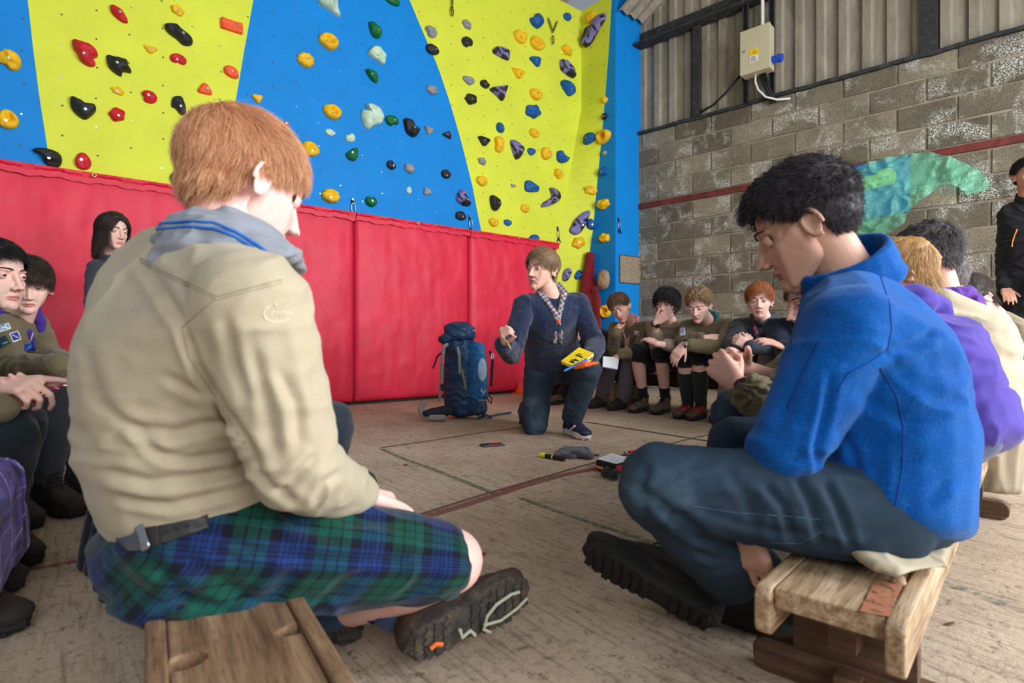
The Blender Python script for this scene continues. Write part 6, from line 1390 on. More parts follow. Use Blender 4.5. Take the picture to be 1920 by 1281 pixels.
# ================================================================== BENCHES
def mat_wood(name, c1, c2, c3, ang, dark=.5):
    a = NT(name); v = a.grain(ang, 1.0, 14.0); g = a.coord()
    f = a.noise(v, 4.5, 7, .62, .3); col = a.ramp(f, [(.3, srgb(*c1)), (.52, srgb(*c2)), (.72, srgb(*c3))])
    gr = a.noise(g, 7, 7, .75, .6); col = a.mix(a.ramp(gr, [(.50, (0, 0, 0, 1)), (.70, (dark+.2, dark+.2, dark+.2, 1))]), col, srgb(74, 54, 38))
    fine = a.noise(v, 18, 4, .7); col = a.mix(a.ramp(fine, [(.34, (.6, .6, .6, 1)), (.46, (0, 0, 0, 1))]), col, srgb(70, 50, 34))
    a.out(col, .62, a.bump(fine, .4, .002, a.bump(f, .3, .003)), 0, .35); return a.m
def rbox(mb, o, X, Y, x0, x1, y0, y1, z0, z1, mi=0, rnd=0.0, n=5):
    """box between x0..x1 (across) and y0..y1 (along); rnd rounds the ends seen from the side"""
    pr = []
    if rnd:
        r = rnd; 
        for cy, cz, a0 in ((y1-r, z1-r, 0), (y0+r, z1-r, 90), (y0+r, z0+r, 180), (y1-r, z0+r, 270)):
            for k in range(n+1): a = math.radians(a0+90*k/n); pr.append((cy+r*math.cos(a), cz+r*math.sin(a)))
    else: pr = [(y1, z1), (y0, z1), (y0, z0), (y1, z0)]
    mb.prism([o+X*x0+Y*y+Z*z for y, z in pr], X*(x1-x0), mi)
def bench(o, Y, width, zt, length, label, wood, wood2, foot_at=(.20, 1.4), holes=False):
    X = Vector((Y.y, -Y.x, 0)); t = thing('bench', label, 'bench', o+Z*0)
    w2 = width/2; rw = .024
    mb = MB(); rbox(mb, o, X, Y, -w2+rw+.001, w2-rw-.001, .012, length-.012, zt-.034, zt-.002); seat = mb.build('seat_plank', wood, t, fix=True, bevel=.003)
    if holes:
        c = []
        for u, v, a_, b_ in holes:
            p = G(u, v, zt); c.append((p, a_, b_))
        for p, a_, b_ in c:
            cut = MB(); cut.tube([p-Z*.06, p+Z*.03], 1, 28); m_ = cut.build('cutter', wood, None)
            me = m_.data
            for vt in me.vertices: q = Vector(vt.co)-p; vt.co = p+(X*q.x*a_+Y*q.y*b_)*1+Z*q.z
            bo = seat.modifiers.new('hole', 'BOOLEAN'); bo.operation = 'DIFFERENCE'; bo.object = m_; bo.solver = 'EXACT'
            for vt in me.vertices: pass
            dg = bpy.context.evaluated_depsgraph_get(); nm = bpy.data.meshes.new_from_object(seat.evaluated_get(dg), depsgraph=dg); seat.modifiers.clear(); seat.data = nm; bpy.data.objects.remove(m_)
    for s, nm in ((-1, 'side_rail'), (1, 'side_rail')):
        mb = MB(); a, b = (-w2, -w2+rw) if s < 0 else (w2-rw, w2); rbox(mb, o, X, Y, a, b, -.004, length+.004, zt-.075, zt+.001, rnd=.016); mb.build(nm, wood, t, fix=True, bevel=.004, smooth=False)
    mb = MB(); rbox(mb, o, X, Y, -.02, .02, .10, length-.10, zt-.11, zt-.034); mb.build('under_beam', wood2, t, fix=True)
    for fy in foot_at:
        mb = MB(); rbox(mb, o, Y, X, fy, fy+.045, -.16, .16, 0, .062, rnd=.026); mb.build('foot', wood2, t, fix=True, bevel=.004)
        mb = MB(); rbox(mb, o, Y, X, fy+.004, fy+.041, -.09, .09, .058, zt-.034); mb.build('trestle', wood2, t, fix=True)
        mb = MB(); rbox(mb, o, Y, X, fy-.035, fy+.08, -.018, .018, .0, .055); mb.build('block', wood2, t, fix=True)
    return t
ZT = .22
YR = Vector((.678, .735, 0)).normalized(); YL = Vector((-.539, .842, 0)).normalized()
m_wr = mat_wood('bench_wood_pale', (122, 92, 64), (176, 148, 116), (206, 186, 158), math.atan2(.735, .678)); m_wr2 = mat_wood('bench_wood_dark', (66, 46, 34), (96, 70, 52), (130, 100, 76), math.atan2(.735, .678)+PI/2)
m_wl = mat_wood('bench_wood_brown', (92, 68, 48), (134, 104, 78), (164, 134, 104), math.atan2(.842, -.539))
oR = (G(1420, 1100, ZT)+G(1690, 1170, ZT))/2; oR.z = 0; wR = (G(1420, 1100, ZT)-G(1690, 1170, ZT)).length+.012
tb = bench(oR, YR, wR, ZT, 3.3, 'long low worn pale bench on the right, under the blue fleece sitter', m_wr, m_wr2, (.16, 1.6, 2.9))
mb = MB(); q = [G(1612, 1147, ZT), G(1668, 1158, ZT), G(1693, 1098, ZT), G(1640, 1090, ZT)]; mb.quad(*[p+Z*.0008 for p in q]); mb.build('orange_paint', mat_line('orange_paint_rest', (196, 104, 34), .44), tb)
mb = MB(); p = G(1684, 1092, ZT); mb.cyl(p-Z*.01, p+Z*.010, .013, 14, 0, .009); mb.build('wooden_peg', m_wr, tb, smooth=True)
eL = G(275, 1281, ZT); eR = G(665, 1281, ZT); cL = (G(275, 1165, ZT)+G(595, 1165, ZT))/2; wL = .20; oL = cL-YL*.36; oL.z = 0
bench(oL, YL, wL, ZT, 2.5, 'low brown plank bench with two hand holes, under the kilted sitter', m_wl, m_wr2, (.14, 1.2, 2.2), holes=[(345, 1238, .026, .020), (552, 1177, .026, .016)])
bench(Vector((-1.68, .95, 0)), Vector((-.40, .917, 0)), .24, .26, 2.2, 'dark low bench at the left edge under the neckerchief wearers', m_wr2, m_wr2, (.2, 1.8))
yb_ = Vector((.72, -.694, 0)); ob = Vector((.95, 5.62, 0))
bench(ob, yb_, .26, .30, 2.3, 'low bench along the block wall, under the row with bare knees', m_wr2, m_wr2, (.25, 1.95))
# ================================================================== THE GINGER KILTED SITTER (near left)
f65 = fv(62); r65 = Vector((f65.y, -f65.x, 0))
J = dict(pel=P(378, 985, .955), mid=P(334, 835, .925), chs=P(334, 680, .90), nk=P(436, 470, .92), shR=P(470, 575, .775), shL=P(392, 540, 1.07), elR=P(556, 880, .815), wrR=P(664, 925, .965), elL=P(560, 850, 1.15), wrL=P(668, 930, 1.12))
J['hipR'] = J['pel']+r65*.085; J['hipL'] = J['pel']-r65*.085
J['knR'] = P(846, 1052, 1.0); J['anR'] = P(628, 1150, 1.16); J['knL'] = Vector((-.40, 1.40, .22)); J['anL'] = Vector((-.225, 1.085, .088))
hR = hand_blob(J['wrR'], P(700, 935, 1.04)-J['wrR'], Vector((.1, .1, -1)), Vector((.5, -.3, .5)), (.35, .5, .3), 1.0, thumb_curl=.2)
hg = M_hair('hair_copper', (250, 196, 150), (172, 108, 70))
B0_ = Blob()
t, Mx = person('ginger-haired person seen from behind in a khaki shirt and dark blue-green tartan kilt', J, M_skin('skin_pink', (246, 200, 190)), dict(c=P(462, 352, .955), az=39, pitch=20, roll=0, s=1.0, fat=.05), 
    dict(n=15000, top=.060, side=.030, back=.040, vol=.010, vside=.004, vback=.002, width=.00055, steps=9, flow=(.25, .5, .0), K=(0, -.045, .10), mat=hg, clump=.45, spread=.10, fly=.008, cs=110), None, None, None, [hR], vox=.0034, hvox=.0019, seed=51, lidup=-4, lidlo=-14)
kb = t
# shirt, modelled on its own: loose back, full sleeve
a_ = frame(J['mid']-J['pel'], r65); c_ = frame(J['nk']-J['mid'], r65); b = Blob()
hp = E(J['pel']+Z*.062, (.178, .150, .040), a_); wa = E(J['mid'], (.178, .142, .09), c_); ch = E(J['chs'], (.175, .136, .13), c_)
b.hull(hp, wa).hull(wa, ch).hull(ch, E(J['shR'], .070), E(J['shL'], .070), E(J['nk']-Z*.03, (.075, .075, .04), c_), E(P(256, 545, .93), .062), E(P(312, 505, .96), .07), E(P(400, 488, .90), .055))
b.chain([J['shR'], lerp(J['shR'], J['elR'], .5), J['elR']], [.080, .072, .062]).cap(J['elR'], .062, J['wrR']+(J['elR']-J['wrR'])*.02, .042)
b.chain([J['shL'], J['elL'], J['wrL']], [.07, .06, .04])
cr = crease_fn([([(338, 600), (372, 690), (430, 780), (488, 866)], 9, .0075), ([(262, 484), (306, 548), (342, 604)], 11, .006), ([(236, 800), (330, 812), (440, 786)], 11, .0065), ([(300, 700), (380, 740), (440, 800)], 9, .003),
   ([(200, 770), (250, 800), (310, 860)], 10, .004), ([(176, 880), (280, 905), (430, 885), (490, 860)], 11, .006), ([(210, 930), (320, 948), (470, 912)], 9, .005), ([(280, 850), (360, 862), (460, 846)], 9, .005),
   ([(150, 640), (180, 740), (230, 830)], 16, .004), ([(420, 590), (440, 680), (470, 760)], 12, .004), ([(520, 690), (556, 760), (560, 840)], 12, .005), ([(600, 850), (560, 890), (520, 935)], 10, .006), ([(648, 880), (612, 905), (590, 960)], 9, .005),
   ([(470, 640), (500, 760), (520, 870)], 13, .004), ([(470, 860), (500, 905), (560, 945)], 9, .005), ([(560, 590), (590, 690), (604, 780)], 14, .003)])
shirt = garment('shirt', b, c_khaki, t, .0042, 5, .0032, 8, 61, [(J['elR'], J['wrR']-J['shR'], .05, .003, 120), (J['mid']-Z*.04, Z, .10, .003, 80)], fn=cr)
tr = bvh(shirt)
st_ = M_weave('khaki_seam', (166, 152, 124))
seam(tr, [(262, 484), (330, 520), (408, 556), (470, 540), (540, 522)], 'yoke_seam', st_, t, .0012); seam(tr, [(262, 490), (330, 526), (408, 562), (470, 546), (540, 528)], 'yoke_seam', st_, t, .0009)
seam(tr, [(408, 558), (368, 590), (341, 615), (352, 668), (400, 740), (470, 850)], 'armhole_seam', st_, t, .0012)
# embroidered mark on the sleeve
m_emb = M_weave('embroidery', (216, 204, 178))
pl = [(505, 576), (497, 580), (493, 590), (499, 600), (512, 604), (530, 603), (545, 597)]; seam(tr, pl, 'embroidered_mark', m_emb, t, .0014)
for x0, w_ in ((509, 6), (518, 5), (526, 6), (535, 5), (543, 4)): seam(tr, [(x0, 594), (x0+1, 585), (x0+w_, 585), (x0+w_, 594)], 'embroidered_letter', m_emb, t, .0010)
seam(tr, [(517, 567), (517, 579)], 'embroidered_mark', m_emb, t, .0010); seam(tr, [(513, 572), (521, 572)], 'embroidered_mark', m_emb, t, .0010)
# grey neckerchief with blue stripes
m_gk = M_weave('grey_scarf', (142, 146, 156)); ax = (Mx @ Vector((0, -.02, -.06))-J['nk']).normalized(); n = J['nk']; b = Blob(); fx = frame(ax, r65); N_ = 22
def ringp(q, r1, r2, z): return n+Vector(fx @ np.array((math.cos(q)*r1*.98, math.sin(q)*r2*1.02, z*.8-.002-.030*max(0, math.sin(q))-.012*max(0, math.cos(q)))))
for k in range(N_):
    q0, q1 = 2*PI*k/N_, 2*PI*(k+1)/N_; bk0 = .5-.5*math.sin(q0); bk1 = .5-.5*math.sin(q1)
    b.hull(E(ringp(q0, .108, .092+.02*bk0, -.012), .010), E(ringp(q1, .108, .092+.02*bk1, -.012), .010), E(ringp(q0, .078, .070+.012*bk0, .030+.018*bk0), .016), E(ringp(q1, .078, .070+.012*bk1, .030+.018*bk1), .016))
    b.hull(E(ringp(q0, .078, .070+.012*bk0, .030+.018*bk0), .014), E(ringp(q1, .078, .070+.012*bk1, .030+.018*bk1), .014), E(ringp(q0, .064, .060+.01*bk0, .048+.022*bk0), .012), E(ringp(q1, .064, .060+.01*bk1, .048+.022*bk1), .012))
sc_ = garment('neckerchief', b, m_gk, t, .0035, 2, .0065, 13, 15, stretch=(1, 1, 2.6)); tr = bvh(sc_); m_bs = M_weave('blue_stripe', (32, 104, 186))
def low_edge(dy): 
    return [(262+2, 440-dy), (300, 432-dy), (350, 427-dy), (400, 430-dy), (440, 446-dy), (480, 470-dy), (512, 494-dy), (534, 512-dy)]
for dy in (2, 12): seam(tr, low_edge(dy), 'blue_stripe', m_bs, t, .0028, .0004)
# kilt
th = (J['knR']-J['hipR']).normalized(); per_ = th.cross(Z).normalized(); upk = per_.cross(th)
def tuvk(V):
    r = V-np.array(J['hipR'][:]); s_ = r @ np.array(th[:]); y = r @ np.array(per_[:]); z = r @ np.array(upk[:])
    ang = np.arctan2(y, z); sl = np.clip((-z-.0)/.1, 0, 1.4)
    return np.stack([s_+sl*.06, ang*.10+s_*.0, z*0], 1)
bands_k = [(.0, .05, (22, 44, 98)), (.07, .12, (22, 44, 98)), (.14, .17, (22, 44, 98)), (.19, .24, (26, 50, 110)), (.26, .31, (22, 44, 98)), (.43, .56, (8, 66, 50)), (.59, .72, (8, 66, 50)), (.75, .86, (10, 70, 64))]
m_kt = mat_tartan('blue_green_tartan', (10, 17, 32), bands_k, (8.6, 8.6))
b = Blob(); b.ell(J['pel'], (.182, .160, .100), a_)
b.hull(E(J['hipR'], (.11, .11, .100)), E(lerp(J['hipR'], J['knR'], .93), (.072, .072, .068)), E(J['pel']-Z*.02, .09)).hull(E(J['hipL'], .10), E(J['knL'], .075))
b.hull(E(lerp(J['hipR'], J['knR'], .92), .058), E(lerp(J['hipL'], J['knL'], .8), .06), E(J['pel'], .10))
b.hull(E(J['hipR'], .09), E(lerp(J['hipR'], J['knR'], .90)-Z*.02, .055), E(P(640, 1106, .95), .035), E(P(760, 1085, .985), .028), E(P(330, 1122, .84), (.09, .07, .03)), E(P(560, 1118, .90), .03), E(P(300, 1100, .9), .04))
b.hull(E(J['pel']-Z*.03, (.15, .15, .07)), E(P(290, 1125, .86), .035), E(P(232, 1080, .93), .035))
ck = crease_fn([([(372, 985), (470, 1030), (560, 1047), (720, 1050), (872, 1044)], 8, .006), ([(500, 925), (560, 985), (640, 1010)], 12, .005), ([(420, 1060), (500, 1010), (590, 1050)], 14, .004), ([(330, 1040), (420, 1090), (520, 1150)], 14, .005), ([(260, 1020), (330, 1100), (400, 1165)], 14, .005), ([(560, 1060), (520, 1110), (480, 1150)], 14, .005), ([(700, 1060), (640, 1100), (590, 1140)], 14, .004), ([(620, 985), (700, 975), (800, 1010)], 14, .003), ([(300, 1140), (350, 1120), (420, 1140)], 8, .006)])
kilt = garment('kilt', b, m_kt, t, .0042, 4, .004, 9, 71, fn=ck, tuv_fn=tuvk); tr = bvh(kilt)
b = Blob()
for k, (u, v0, v1, D) in enumerate(((212, 985, 1118, .99), (196, 975, 1100, 1.02), (182, 965, 1070, 1.05), (168, 955, 1062, 1.08), (232, 1010, 1135, .97))): b.hull(E(P(u+16, v0, D), (.016, .02, .012)), E(P(u, v1, D), (.020, .02, .008)))
garment('rear_pleats', b, M_weave('kilt_black', (16, 20, 30)), t, .005, 2, .003, 20, 3, stretch=(2, 2, .4))
m_lea = M('black_leather', (44, 42, 42), .45, 0, .2, 30, .3, 80)
patch(tr, [(262, 990), (300, 983), (302, 1022), (266, 1030)], 'belt', m_lea, t, 8, 6, .004); patch(tr, [(298, 983), (388, 955), (392, 992), (300, 1022)], 'belt', m_lea, t, 14, 6, .004)
for u, v in ((316, 998), (334, 993), (352, 988)):
    h, n_ = hit(tr, u, v)
    if h: mb = MB(); mb.cyl(h+n_*.004, h+n_*.0065, .0026, 10); mb.build('belt_stud', m_sole, t)
m_sil = M('polished_silver', (180, 184, 192), .18, .95)
patch(tr, [(224, 1012), (262, 990), (280, 1028), (250, 1034)], 'belt_tip', M('brushed_pewter', (120, 120, 124), .35, .8), t, 8, 8, .006); patch(tr, [(262, 984), (276, 982), (290, 1024), (276, 1030)], 'buckle_bar', m_sil, t, 5, 10, .009)
# socks and boots
sb = Blob(); sb.cap(J['anR']+(J['knR']-J['anR'])*.10, .045, J['anR'], .042); garment('sock', sb, M_weave('blue_grey_sock', (52, 74, 104)), t, .004, 2, .001, 20, 3)
sb = Blob(); sb.cap(J['anL']+(J['knL']-J['anL'])*.3, .048, J['anL'], .040); garment('sock', sb, _mc['blue_grey_sock'], t, .004, 2, .001, 20, 3)
m_bs1 = M('boot_suede', (112, 92, 72), .9, 0, .35, 26, .6, 120, .003); m_bs2 = M('boot_leather_dark', (66, 48, 42), .8, 0, .3, 30, .5, 120)
so_mud = NT('muddy_sole'); v = so_mud.coord(); f = so_mud.noise(v, 34, 6, .75); so_mud.out(so_mud.ramp(f, [(.42, srgb(50, 47, 46)), (.6, srgb(84, 74, 64)), (.75, srgb(124, 100, 76))]), .85, so_mud.bump(f, .6, .003)); so_mud = so_mud.m
hl = P(800, 1218, 1.00); td = Vector((.80, .56, .16)).normalized(); uv_ = Vector((-.50, .80, .22))
bo, MxB = boot(t, hl, td, uv_, .98, ([m_bs1, m_bs2], so_mud, m_lace), True, 'boot', 'muddy brown walking boot lying on its side, sole to the camera', True)
m_bone = M('sole_inlay', (182, 186, 160), .7)
def inlay(pts, r, m_, nm):
    mb = MB(); mb.tube([MxB @ Vector((x, y, -.003)) for x, y in pts], r, 6); mb.build(nm, m_, bo)
inlay([(-.034, .135), (-.020, .120), (.006, .128), (.022, .150), (.028, .185), (.024, .205)], .0032, m_bone, 'sole_inlay'); inlay([(-.022, .100), (-.006, .090), (-.012, .072), (.008, .068)], .0036, m_bone, 'sole_inlay'); inlay([(.0, .225), (-.012, .200), (-.020, .160), (-.010, .120)], .003, m_bone, 'sole_inlay')
inlay([(-.004, .030), (.004, .018), (.0, .006)], .0042, M('sole_orange', (226, 110, 40), .7), 'orange_inlay')
mb = MB(); q = lambda x, y, z: MxB @ Vector((x, y, z)); mb.tube([q(-.004, -.022, .12), q(-.004, -.050, .125), q(-.004, -.058, .145), q(-.004, -.045, .155), q(-.004, -.024, .150)], .005, 6); mb.build('pull_tab', m_sling, bo, smooth=True)
boot(t, Vector((J['anR'].x+.03, J['anR'].y-.02, .0)), Vector((-.75, .65, .0)), (0, 0, 1), .98, ([m_bs1, m_bs2], so_mud, m_lace))
# ================================================================== THE SITTER IN THE BLUE FLEECE (near right)
fb = fv(-62); rb = Vector((fb.y, -fb.x, 0))
J = dict(pel=P(1640, 940, 1.06), mid=P(1658, 822, 1.07), chs=P(1642, 690, 1.09), nk=P(1590, 522, 1.14), shL=P(1592, 618, .995), shR=P(1560, 590, 1.27), elL=P(1474, 838, .99), wrL=P(1398, 988, 1.03), elR=P(1480, 830, 1.36), wrR=P(1440, 965, 1.28))
J['hipL'] = J['pel']-rb*.085; J['hipR'] = J['pel']+rb*.085
J['knL'] = P(1243, 912, 1.02); J['anL'] = P(1372, 1078, 1.13); J['knR'] = P(1270, 905, 1.33); J['anR'] = P(1420, 1075, 1.26)
hL = hand_blob(J['wrL'], P(1414, 1062, 1.04)-J['wrL'], Vector((.6, .5, 0)), Vector((-1, -.2, 0)), (.25, .4, .3), .92, spread=.12)
hc = M_hair('hair_curly_black', (78, 68, 76), (14, 12, 14))
t, Mx = person('dark curly-haired person in a bright blue fleece and dark jeans, looking down', J, sk_tan, dict(c=P(1510, 432, 1.15), az=-62, pitch=26, roll=0, s=1.0, fat=.02, gaze=(0, -16)),
    dict(n=16000, top=.050, side=.012, back=.014, vol=.024, vside=.003, vfront=.010, width=.0007, steps=9, curl=1.25, cf=1.5, K=(0, -.05, .10), flow=(0, .8, .1), mat=hc, clump=.5, spread=.2, fly=.012, lump=.6, lf=14), None, None, None, [hL], vox=.0034, hvox=.0018, seed=52, lidup=-14, lidlo=-22, lip=(168, 100, 90), brow=(26, 20, 20))
def mat_fleece():
    a = NT('blue_fleece'); v = a.coord(); f = a.noise(v, 7, 5, .6); col = a.ramp(f, [(.3, srgb(0, 66, 140)), (.7, srgb(4, 86, 166))]); n2 = a.noise(v, 260, 4, .7)
    col = a.mix(a.ramp(n2, [(.52, (0, 0, 0, 1)), (.75, (.35, .35, .35, 1))]), col, srgb(70, 140, 214)); a.out(col, .95, a.bump(n2, .45, .002, a.bump(f, .3, .01)), 0, .1)
    a.b.inputs['Sheen Weight'].default_value = .22; a.b.inputs['Sheen Roughness'].default_value = .5; a.b.inputs['Sheen Tint'].default_value = (.5, .75, 1, 1); return a.m
m_fl = mat_fleece(); m_fls = M('fleece_seam', (4, 52, 128), .9)
a_ = frame(J['mid']-J['pel'], rb); c_ = frame(J['nk']-J['mid'], rb); b = Blob()
hp = E(J['pel']-Z*.002, (.165, .150, .055), a_); wa = E(J['mid'], (.165, .146, .09), c_); ch = E(J['chs'], (.172, .140, .13), c_)
b.hull(hp, wa).hull(wa, ch).hull(ch, E(J['shL'], .075), E(J['shR'], .070), E(J['nk']-Z*.02, (.08, .08, .04), c_))
b.chain([J['shL'], lerp(J['shL'], J['elL'], .5), J['elL']], [.080, .072, .062]).chain([J['elL'], lerp(J['elL'], J['wrL'], .5), lerp(J['elL'], J['wrL'], .95)], [.062, .052, .040]).chain([J['shR'], J['elR'], lerp(J['elR'], J['wrR'], .95)], [.07, .06, .042])
cr = crease_fn([([(1560, 700), (1548, 770), (1530, 840), (1540, 890)], 9, .007), ([(1672, 660), (1710, 648), (1756, 622)], 9, .006), ([(1575, 690), (1640, 668), (1672, 660)], 8, .004), ([(1600, 730), (1700, 790), (1812, 742)], 14, .0035), ([(1560, 880), (1640, 880), (1740, 850)], 14, .004), ([(1560, 940), (1620, 985), (1700, 1000)], 12, .005),
   ([(1570, 800), (1600, 850), (1610, 900)], 10, .003), ([(1510, 620), (1490, 720), (1450, 830)], 16, .003), ([(1500, 860), (1470, 872), (1440, 880)], 9, .004), ([(1690, 950), (1740, 940), (1780, 900)], 12, .003)])
fl = garment('fleece', b, m_fl, t, .0042, 5, .0035, 6, 81, [(J['elL'], J['wrL']-J['shL'], .05, .003, 110), (J['mid'], Z, .10, .002, 70)], fn=cr); tr = bvh(fl)
for pl in ([(1632, 490), (1652, 520), (1668, 570), (1672, 620), (1664, 655), (1630, 680), (1590, 700), (1566, 740)], [(1652, 512), (1690, 528), (1722, 548)], [(1650, 690), (1680, 740), (1694, 800), (1692, 880), (1676, 960), (1656, 1030)], [(1536, 640), (1506, 700), (1470, 780)]):
    seam(tr, pl, 'fleece_seam', m_fls, t, .0014)
# stand-up collar, open at the throat
b = Blob(); n = J['nk']; axc = ((Mx @ Vector((0, -.03, -.07)))-n).normalized(); fx = frame(axc, rb); N_ = 22
for k in range(N_):
    q0, q1 = 2*PI*k/N_, 2*PI*(k+1)/N_; mq = (q0+q1)/2
    if abs((mq-PI/2+PI) % (2*PI)-PI) < .30: continue
    p_ = lambda q, r_, z: n+Vector(fx @ np.array((math.cos(q)*r_, math.sin(q)*(r_+.012), z)))
    b.hull(E(p_(q0, .078, -.012), .010), E(p_(q1, .078, -.012), .010), E(p_(q0, .072, .048), .0065), E(p_(q1, .072, .048), .0065))
garment('collar', b, m_fl, t, .0034, 3, .002, 12, 7)
# jeans
b = Blob(); b.ell(J['pel']-Z*.012, (.150, .125, .075), a_); b = b+leg_blob(J, 'L', 1, (.088, .078, .070, .060), .97)+leg_blob(J, 'R', 1, (.088, .076, .070, .060), .97)
cj = crease_fn([([(1180, 905), (1260, 960), (1330, 1010)], 10, .008), ([(1320, 960), (1400, 985), (1480, 1000), (1560, 990)], 8, .003), ([(1430, 905), (1470, 950), (1490, 1020)], 9, .006), ([(1490, 890), (1520, 945), (1540, 1020)], 9, .006), ([(1545, 900), (1570, 950), (1600, 1030)], 9, .006), ([(1360, 880), (1400, 930), (1420, 990)], 11, .003), ([(1215, 870), (1200, 920), (1215, 970)], 9, .004), ([(1300, 1030), (1340, 1050), (1400, 1050)], 7, .004), ([(1240, 960), (1290, 1000), (1350, 1020)], 8, .004), ([(1330, 1070), (1380, 1060), (1420, 1070)], 7, .004), ([(1230, 990), (1260, 970), (1290, 960)], 7, .003)])
jn = garment('jeans', b, c_jean, t, .0042, 4, .003, 8, 91, [(J['knL'], J['anL']-J['hipL'], .05, .004, 110), (J['anL'], J['anL']-J['knL'], .05, .004, 130)], fn=cj); tr = bvh(jn); m_st = M('jean_stitch', (60, 90, 112), .9)
seam(tr, [(1290, 948), (1380, 962), (1470, 968), (1550, 975)], 'seam_stitching', m_st, t, .0009); seam(tr, [(1440, 1018), (1500, 1020), (1550, 992)], 'pocket_stitching', m_st, t, .0009)
b = Blob(); b.hull(E(P(1615, 1035, .93), (.02, .03, .008)), E(P(1668, 1062, .90), (.03, .03, .008)), E(P(1735, 1045, .95), (.02, .04, .008))); b.hull(E(P(1730, 1045, .95), (.02, .03, .008)), E(P(1790, 960, 1.12), (.02, .03, .03)))
garment('shirt_tail', b, c_khaki, t, .004, 2, .004, 18, 5)
m_bk1 = M('boot_charcoal', (58, 52, 50), .75, 0, .3, 26, .5, 120, .003); m_bk2 = M('boot_black', (34, 32, 32), .7, 0, .3, 26, .4, 120)
hl = P(1306, 1168, 1.13); td = Vector((-.84, .42, .36)).normalized()
boot(t, hl, td, Vector((.28, .66, .62)), 1.08, ([m_bk1, m_bk2], m_sole, m_lace), True, 'boot', 'near boot tipped back on its heel, treaded sole showing', True)
boot(t, Vector((.385, 1.26, 0)), Vector((.88, -.42, 0)), (0, 0, 1), .98, ([m_bk2, m_bk2], m_sole, m_lace), True, 'boot', None, True)
# ================================================================== RUCKSACK
m_pk = M('pack_navy', (20, 52, 84), .55, 0, .2, 14, .5, 40, .004); m_pb = M('pack_blue', (26, 92, 142), .5, 0, .15, 12, .5, 40, .004); m_pd = M('pack_dark', (24, 28, 38), .8); m_strap = M('pack_strap_grey', (128, 120, 112), .8); m_silv = M('pack_print', (206, 214, 222), .6)
t = thing('rucksack', 'tall upright navy blue hiking rucksack standing in front of the red pads', 'rucksack', P(868, 782, 4.46)-Z*.0)
RK = frame(Z, Vector((.86, -.5, 0)))
q = lambda u, v, D: P(u, v, D)
b = Blob(); b.hull(E(q(868, 768, 4.46), (.145, .12, .055), RK), E(q(866, 735, 4.45), (.150, .125, .07), RK)); b.hull(E(q(866, 735, 4.45), (.145, .12, .07), RK), E(q(864, 660, 4.46), (.140, .12, .08), RK)); b.hull(E(q(864, 665, 4.46), (.14, .12, .08), RK), E(q(858, 638, 4.46), (.125, .115, .05), RK))
garment('main_body', b, m_pk, t, .008, 4, .008, 9, 5, stretch=(1, 1, 2.2))
b = Blob(); b.hull(E(q(862, 628, 4.44), (.130, .135, .060), RK), E(q(860, 614, 4.44), (.110, .115, .045), RK)); b.hull(E(q(842, 636, 4.42), (.07, .10, .04), RK), E(q(866, 618, 4.42), (.10, .10, .05), RK)); garment('lid', b, m_pk, t, .007, 3, .008, 10, 15, stretch=(1, 1, 1.8))
b = Blob(); b.hull(E(q(891, 652, 4.37), (.085, .05, .05), RK), E(q(894, 700, 4.36), (.095, .055, .08), RK), E(q(894, 742, 4.36), (.098, .055, .05), RK)); fp = garment('front_pocket', b, m_pb, t, .006, 4, .004, 10, 6)
tr = bvh(fp)
def disc_patch(c, ru, rv, nm, m_, k=18, hole=0, off=.003, tree=None):
    V = []; F = []; tree = tree or tr
    for i in range(6):
        for j in range(k):
            a = 2*PI*j/k; f_ = hole+(1-hole)*i/5; h, n = hit(tree, c[0]+ru*f_*math.cos(a), c[1]+rv*f_*math.sin(a))
            if h is None: return
            V.append((h+n*off)[:])
    for i in range(5):
        for j in range(k): F.append((i*k+j, i*k+(j+1) % k, (i+1)*k+(j+1) % k, (i+1)*k+j))
    o = link_mesh(nm, V, F, m_, t); s_ = o.modifiers.new('t', 'SOLIDIFY'); s_.thickness = .003
disc_patch((904, 694), 8.5, 22, 'oval_panel', M('pack_pale_mesh', (150, 178, 202), .8, 0, .05, 40))
seam(tr, [(901, 730), (906, 738), (911, 731)], 'bird_emblem', m_silv, t, .004, .002); seam(tr, [(903, 733), (906, 738), (906, 741)], 'bird_emblem', m_silv, t, .003, .002)
b = Blob(); b.hull(E(q(893, 768, 4.34), (.095, .05, .045), RK), E(q(893, 752, 4.35), (.09, .045, .03), RK)); lp = garment('lower_pocket', b, m_pk, t, .006, 3, .005, 12, 7, stretch=(1, 1, 2)); tr2 = bvh(lp)
for k, x in enumerate((894, 898, 901, 904, 907, 910)): seam(tr2, [(x, 752-(k == 0)*3), (x+1.5, 749-(k == 0)*3)], 'printed_name', m_silv, t, .0022, .002)
trl = bvh([c for c in t.children if c.name.startswith('lid')][0]); disc_patch((889, 620), 6, 5.6, 'round_logo', m_silv, 20, .78, .003, trl); disc_patch((889, 620), 4.6, 4.2, 'round_logo_field', m_pd, 16, 0, .002, trl); seam(trl, [(885.5, 619), (889, 621.5), (892, 618)], 'round_logo_bird', m_silv, t, .003, .004)
def strap(pts, r=(.016, .004), m_=m_strap, nm='strap'):
    b = Blob()
    for i in range(len(pts)-1): b.hull(E(pts[i], (r[0], r[1]+.004, r[0])), E(pts[i+1], (r[0], r[1]+.004, r[0])))
    V, F, e = remesh(b, .005, 2); link_mesh(nm, V, F, m_, t)
strap([q(838, 646, 4.36), q(832, 650, 4.34), q(829, 680, 4.34), q(828, 712, 4.36)], m_=m_strap, nm='shoulder_strap'); strap([q(829, 700, 4.36), q(826, 722, 4.36), q(824, 750, 4.38)], (.012, .003), nm='shoulder_strap')
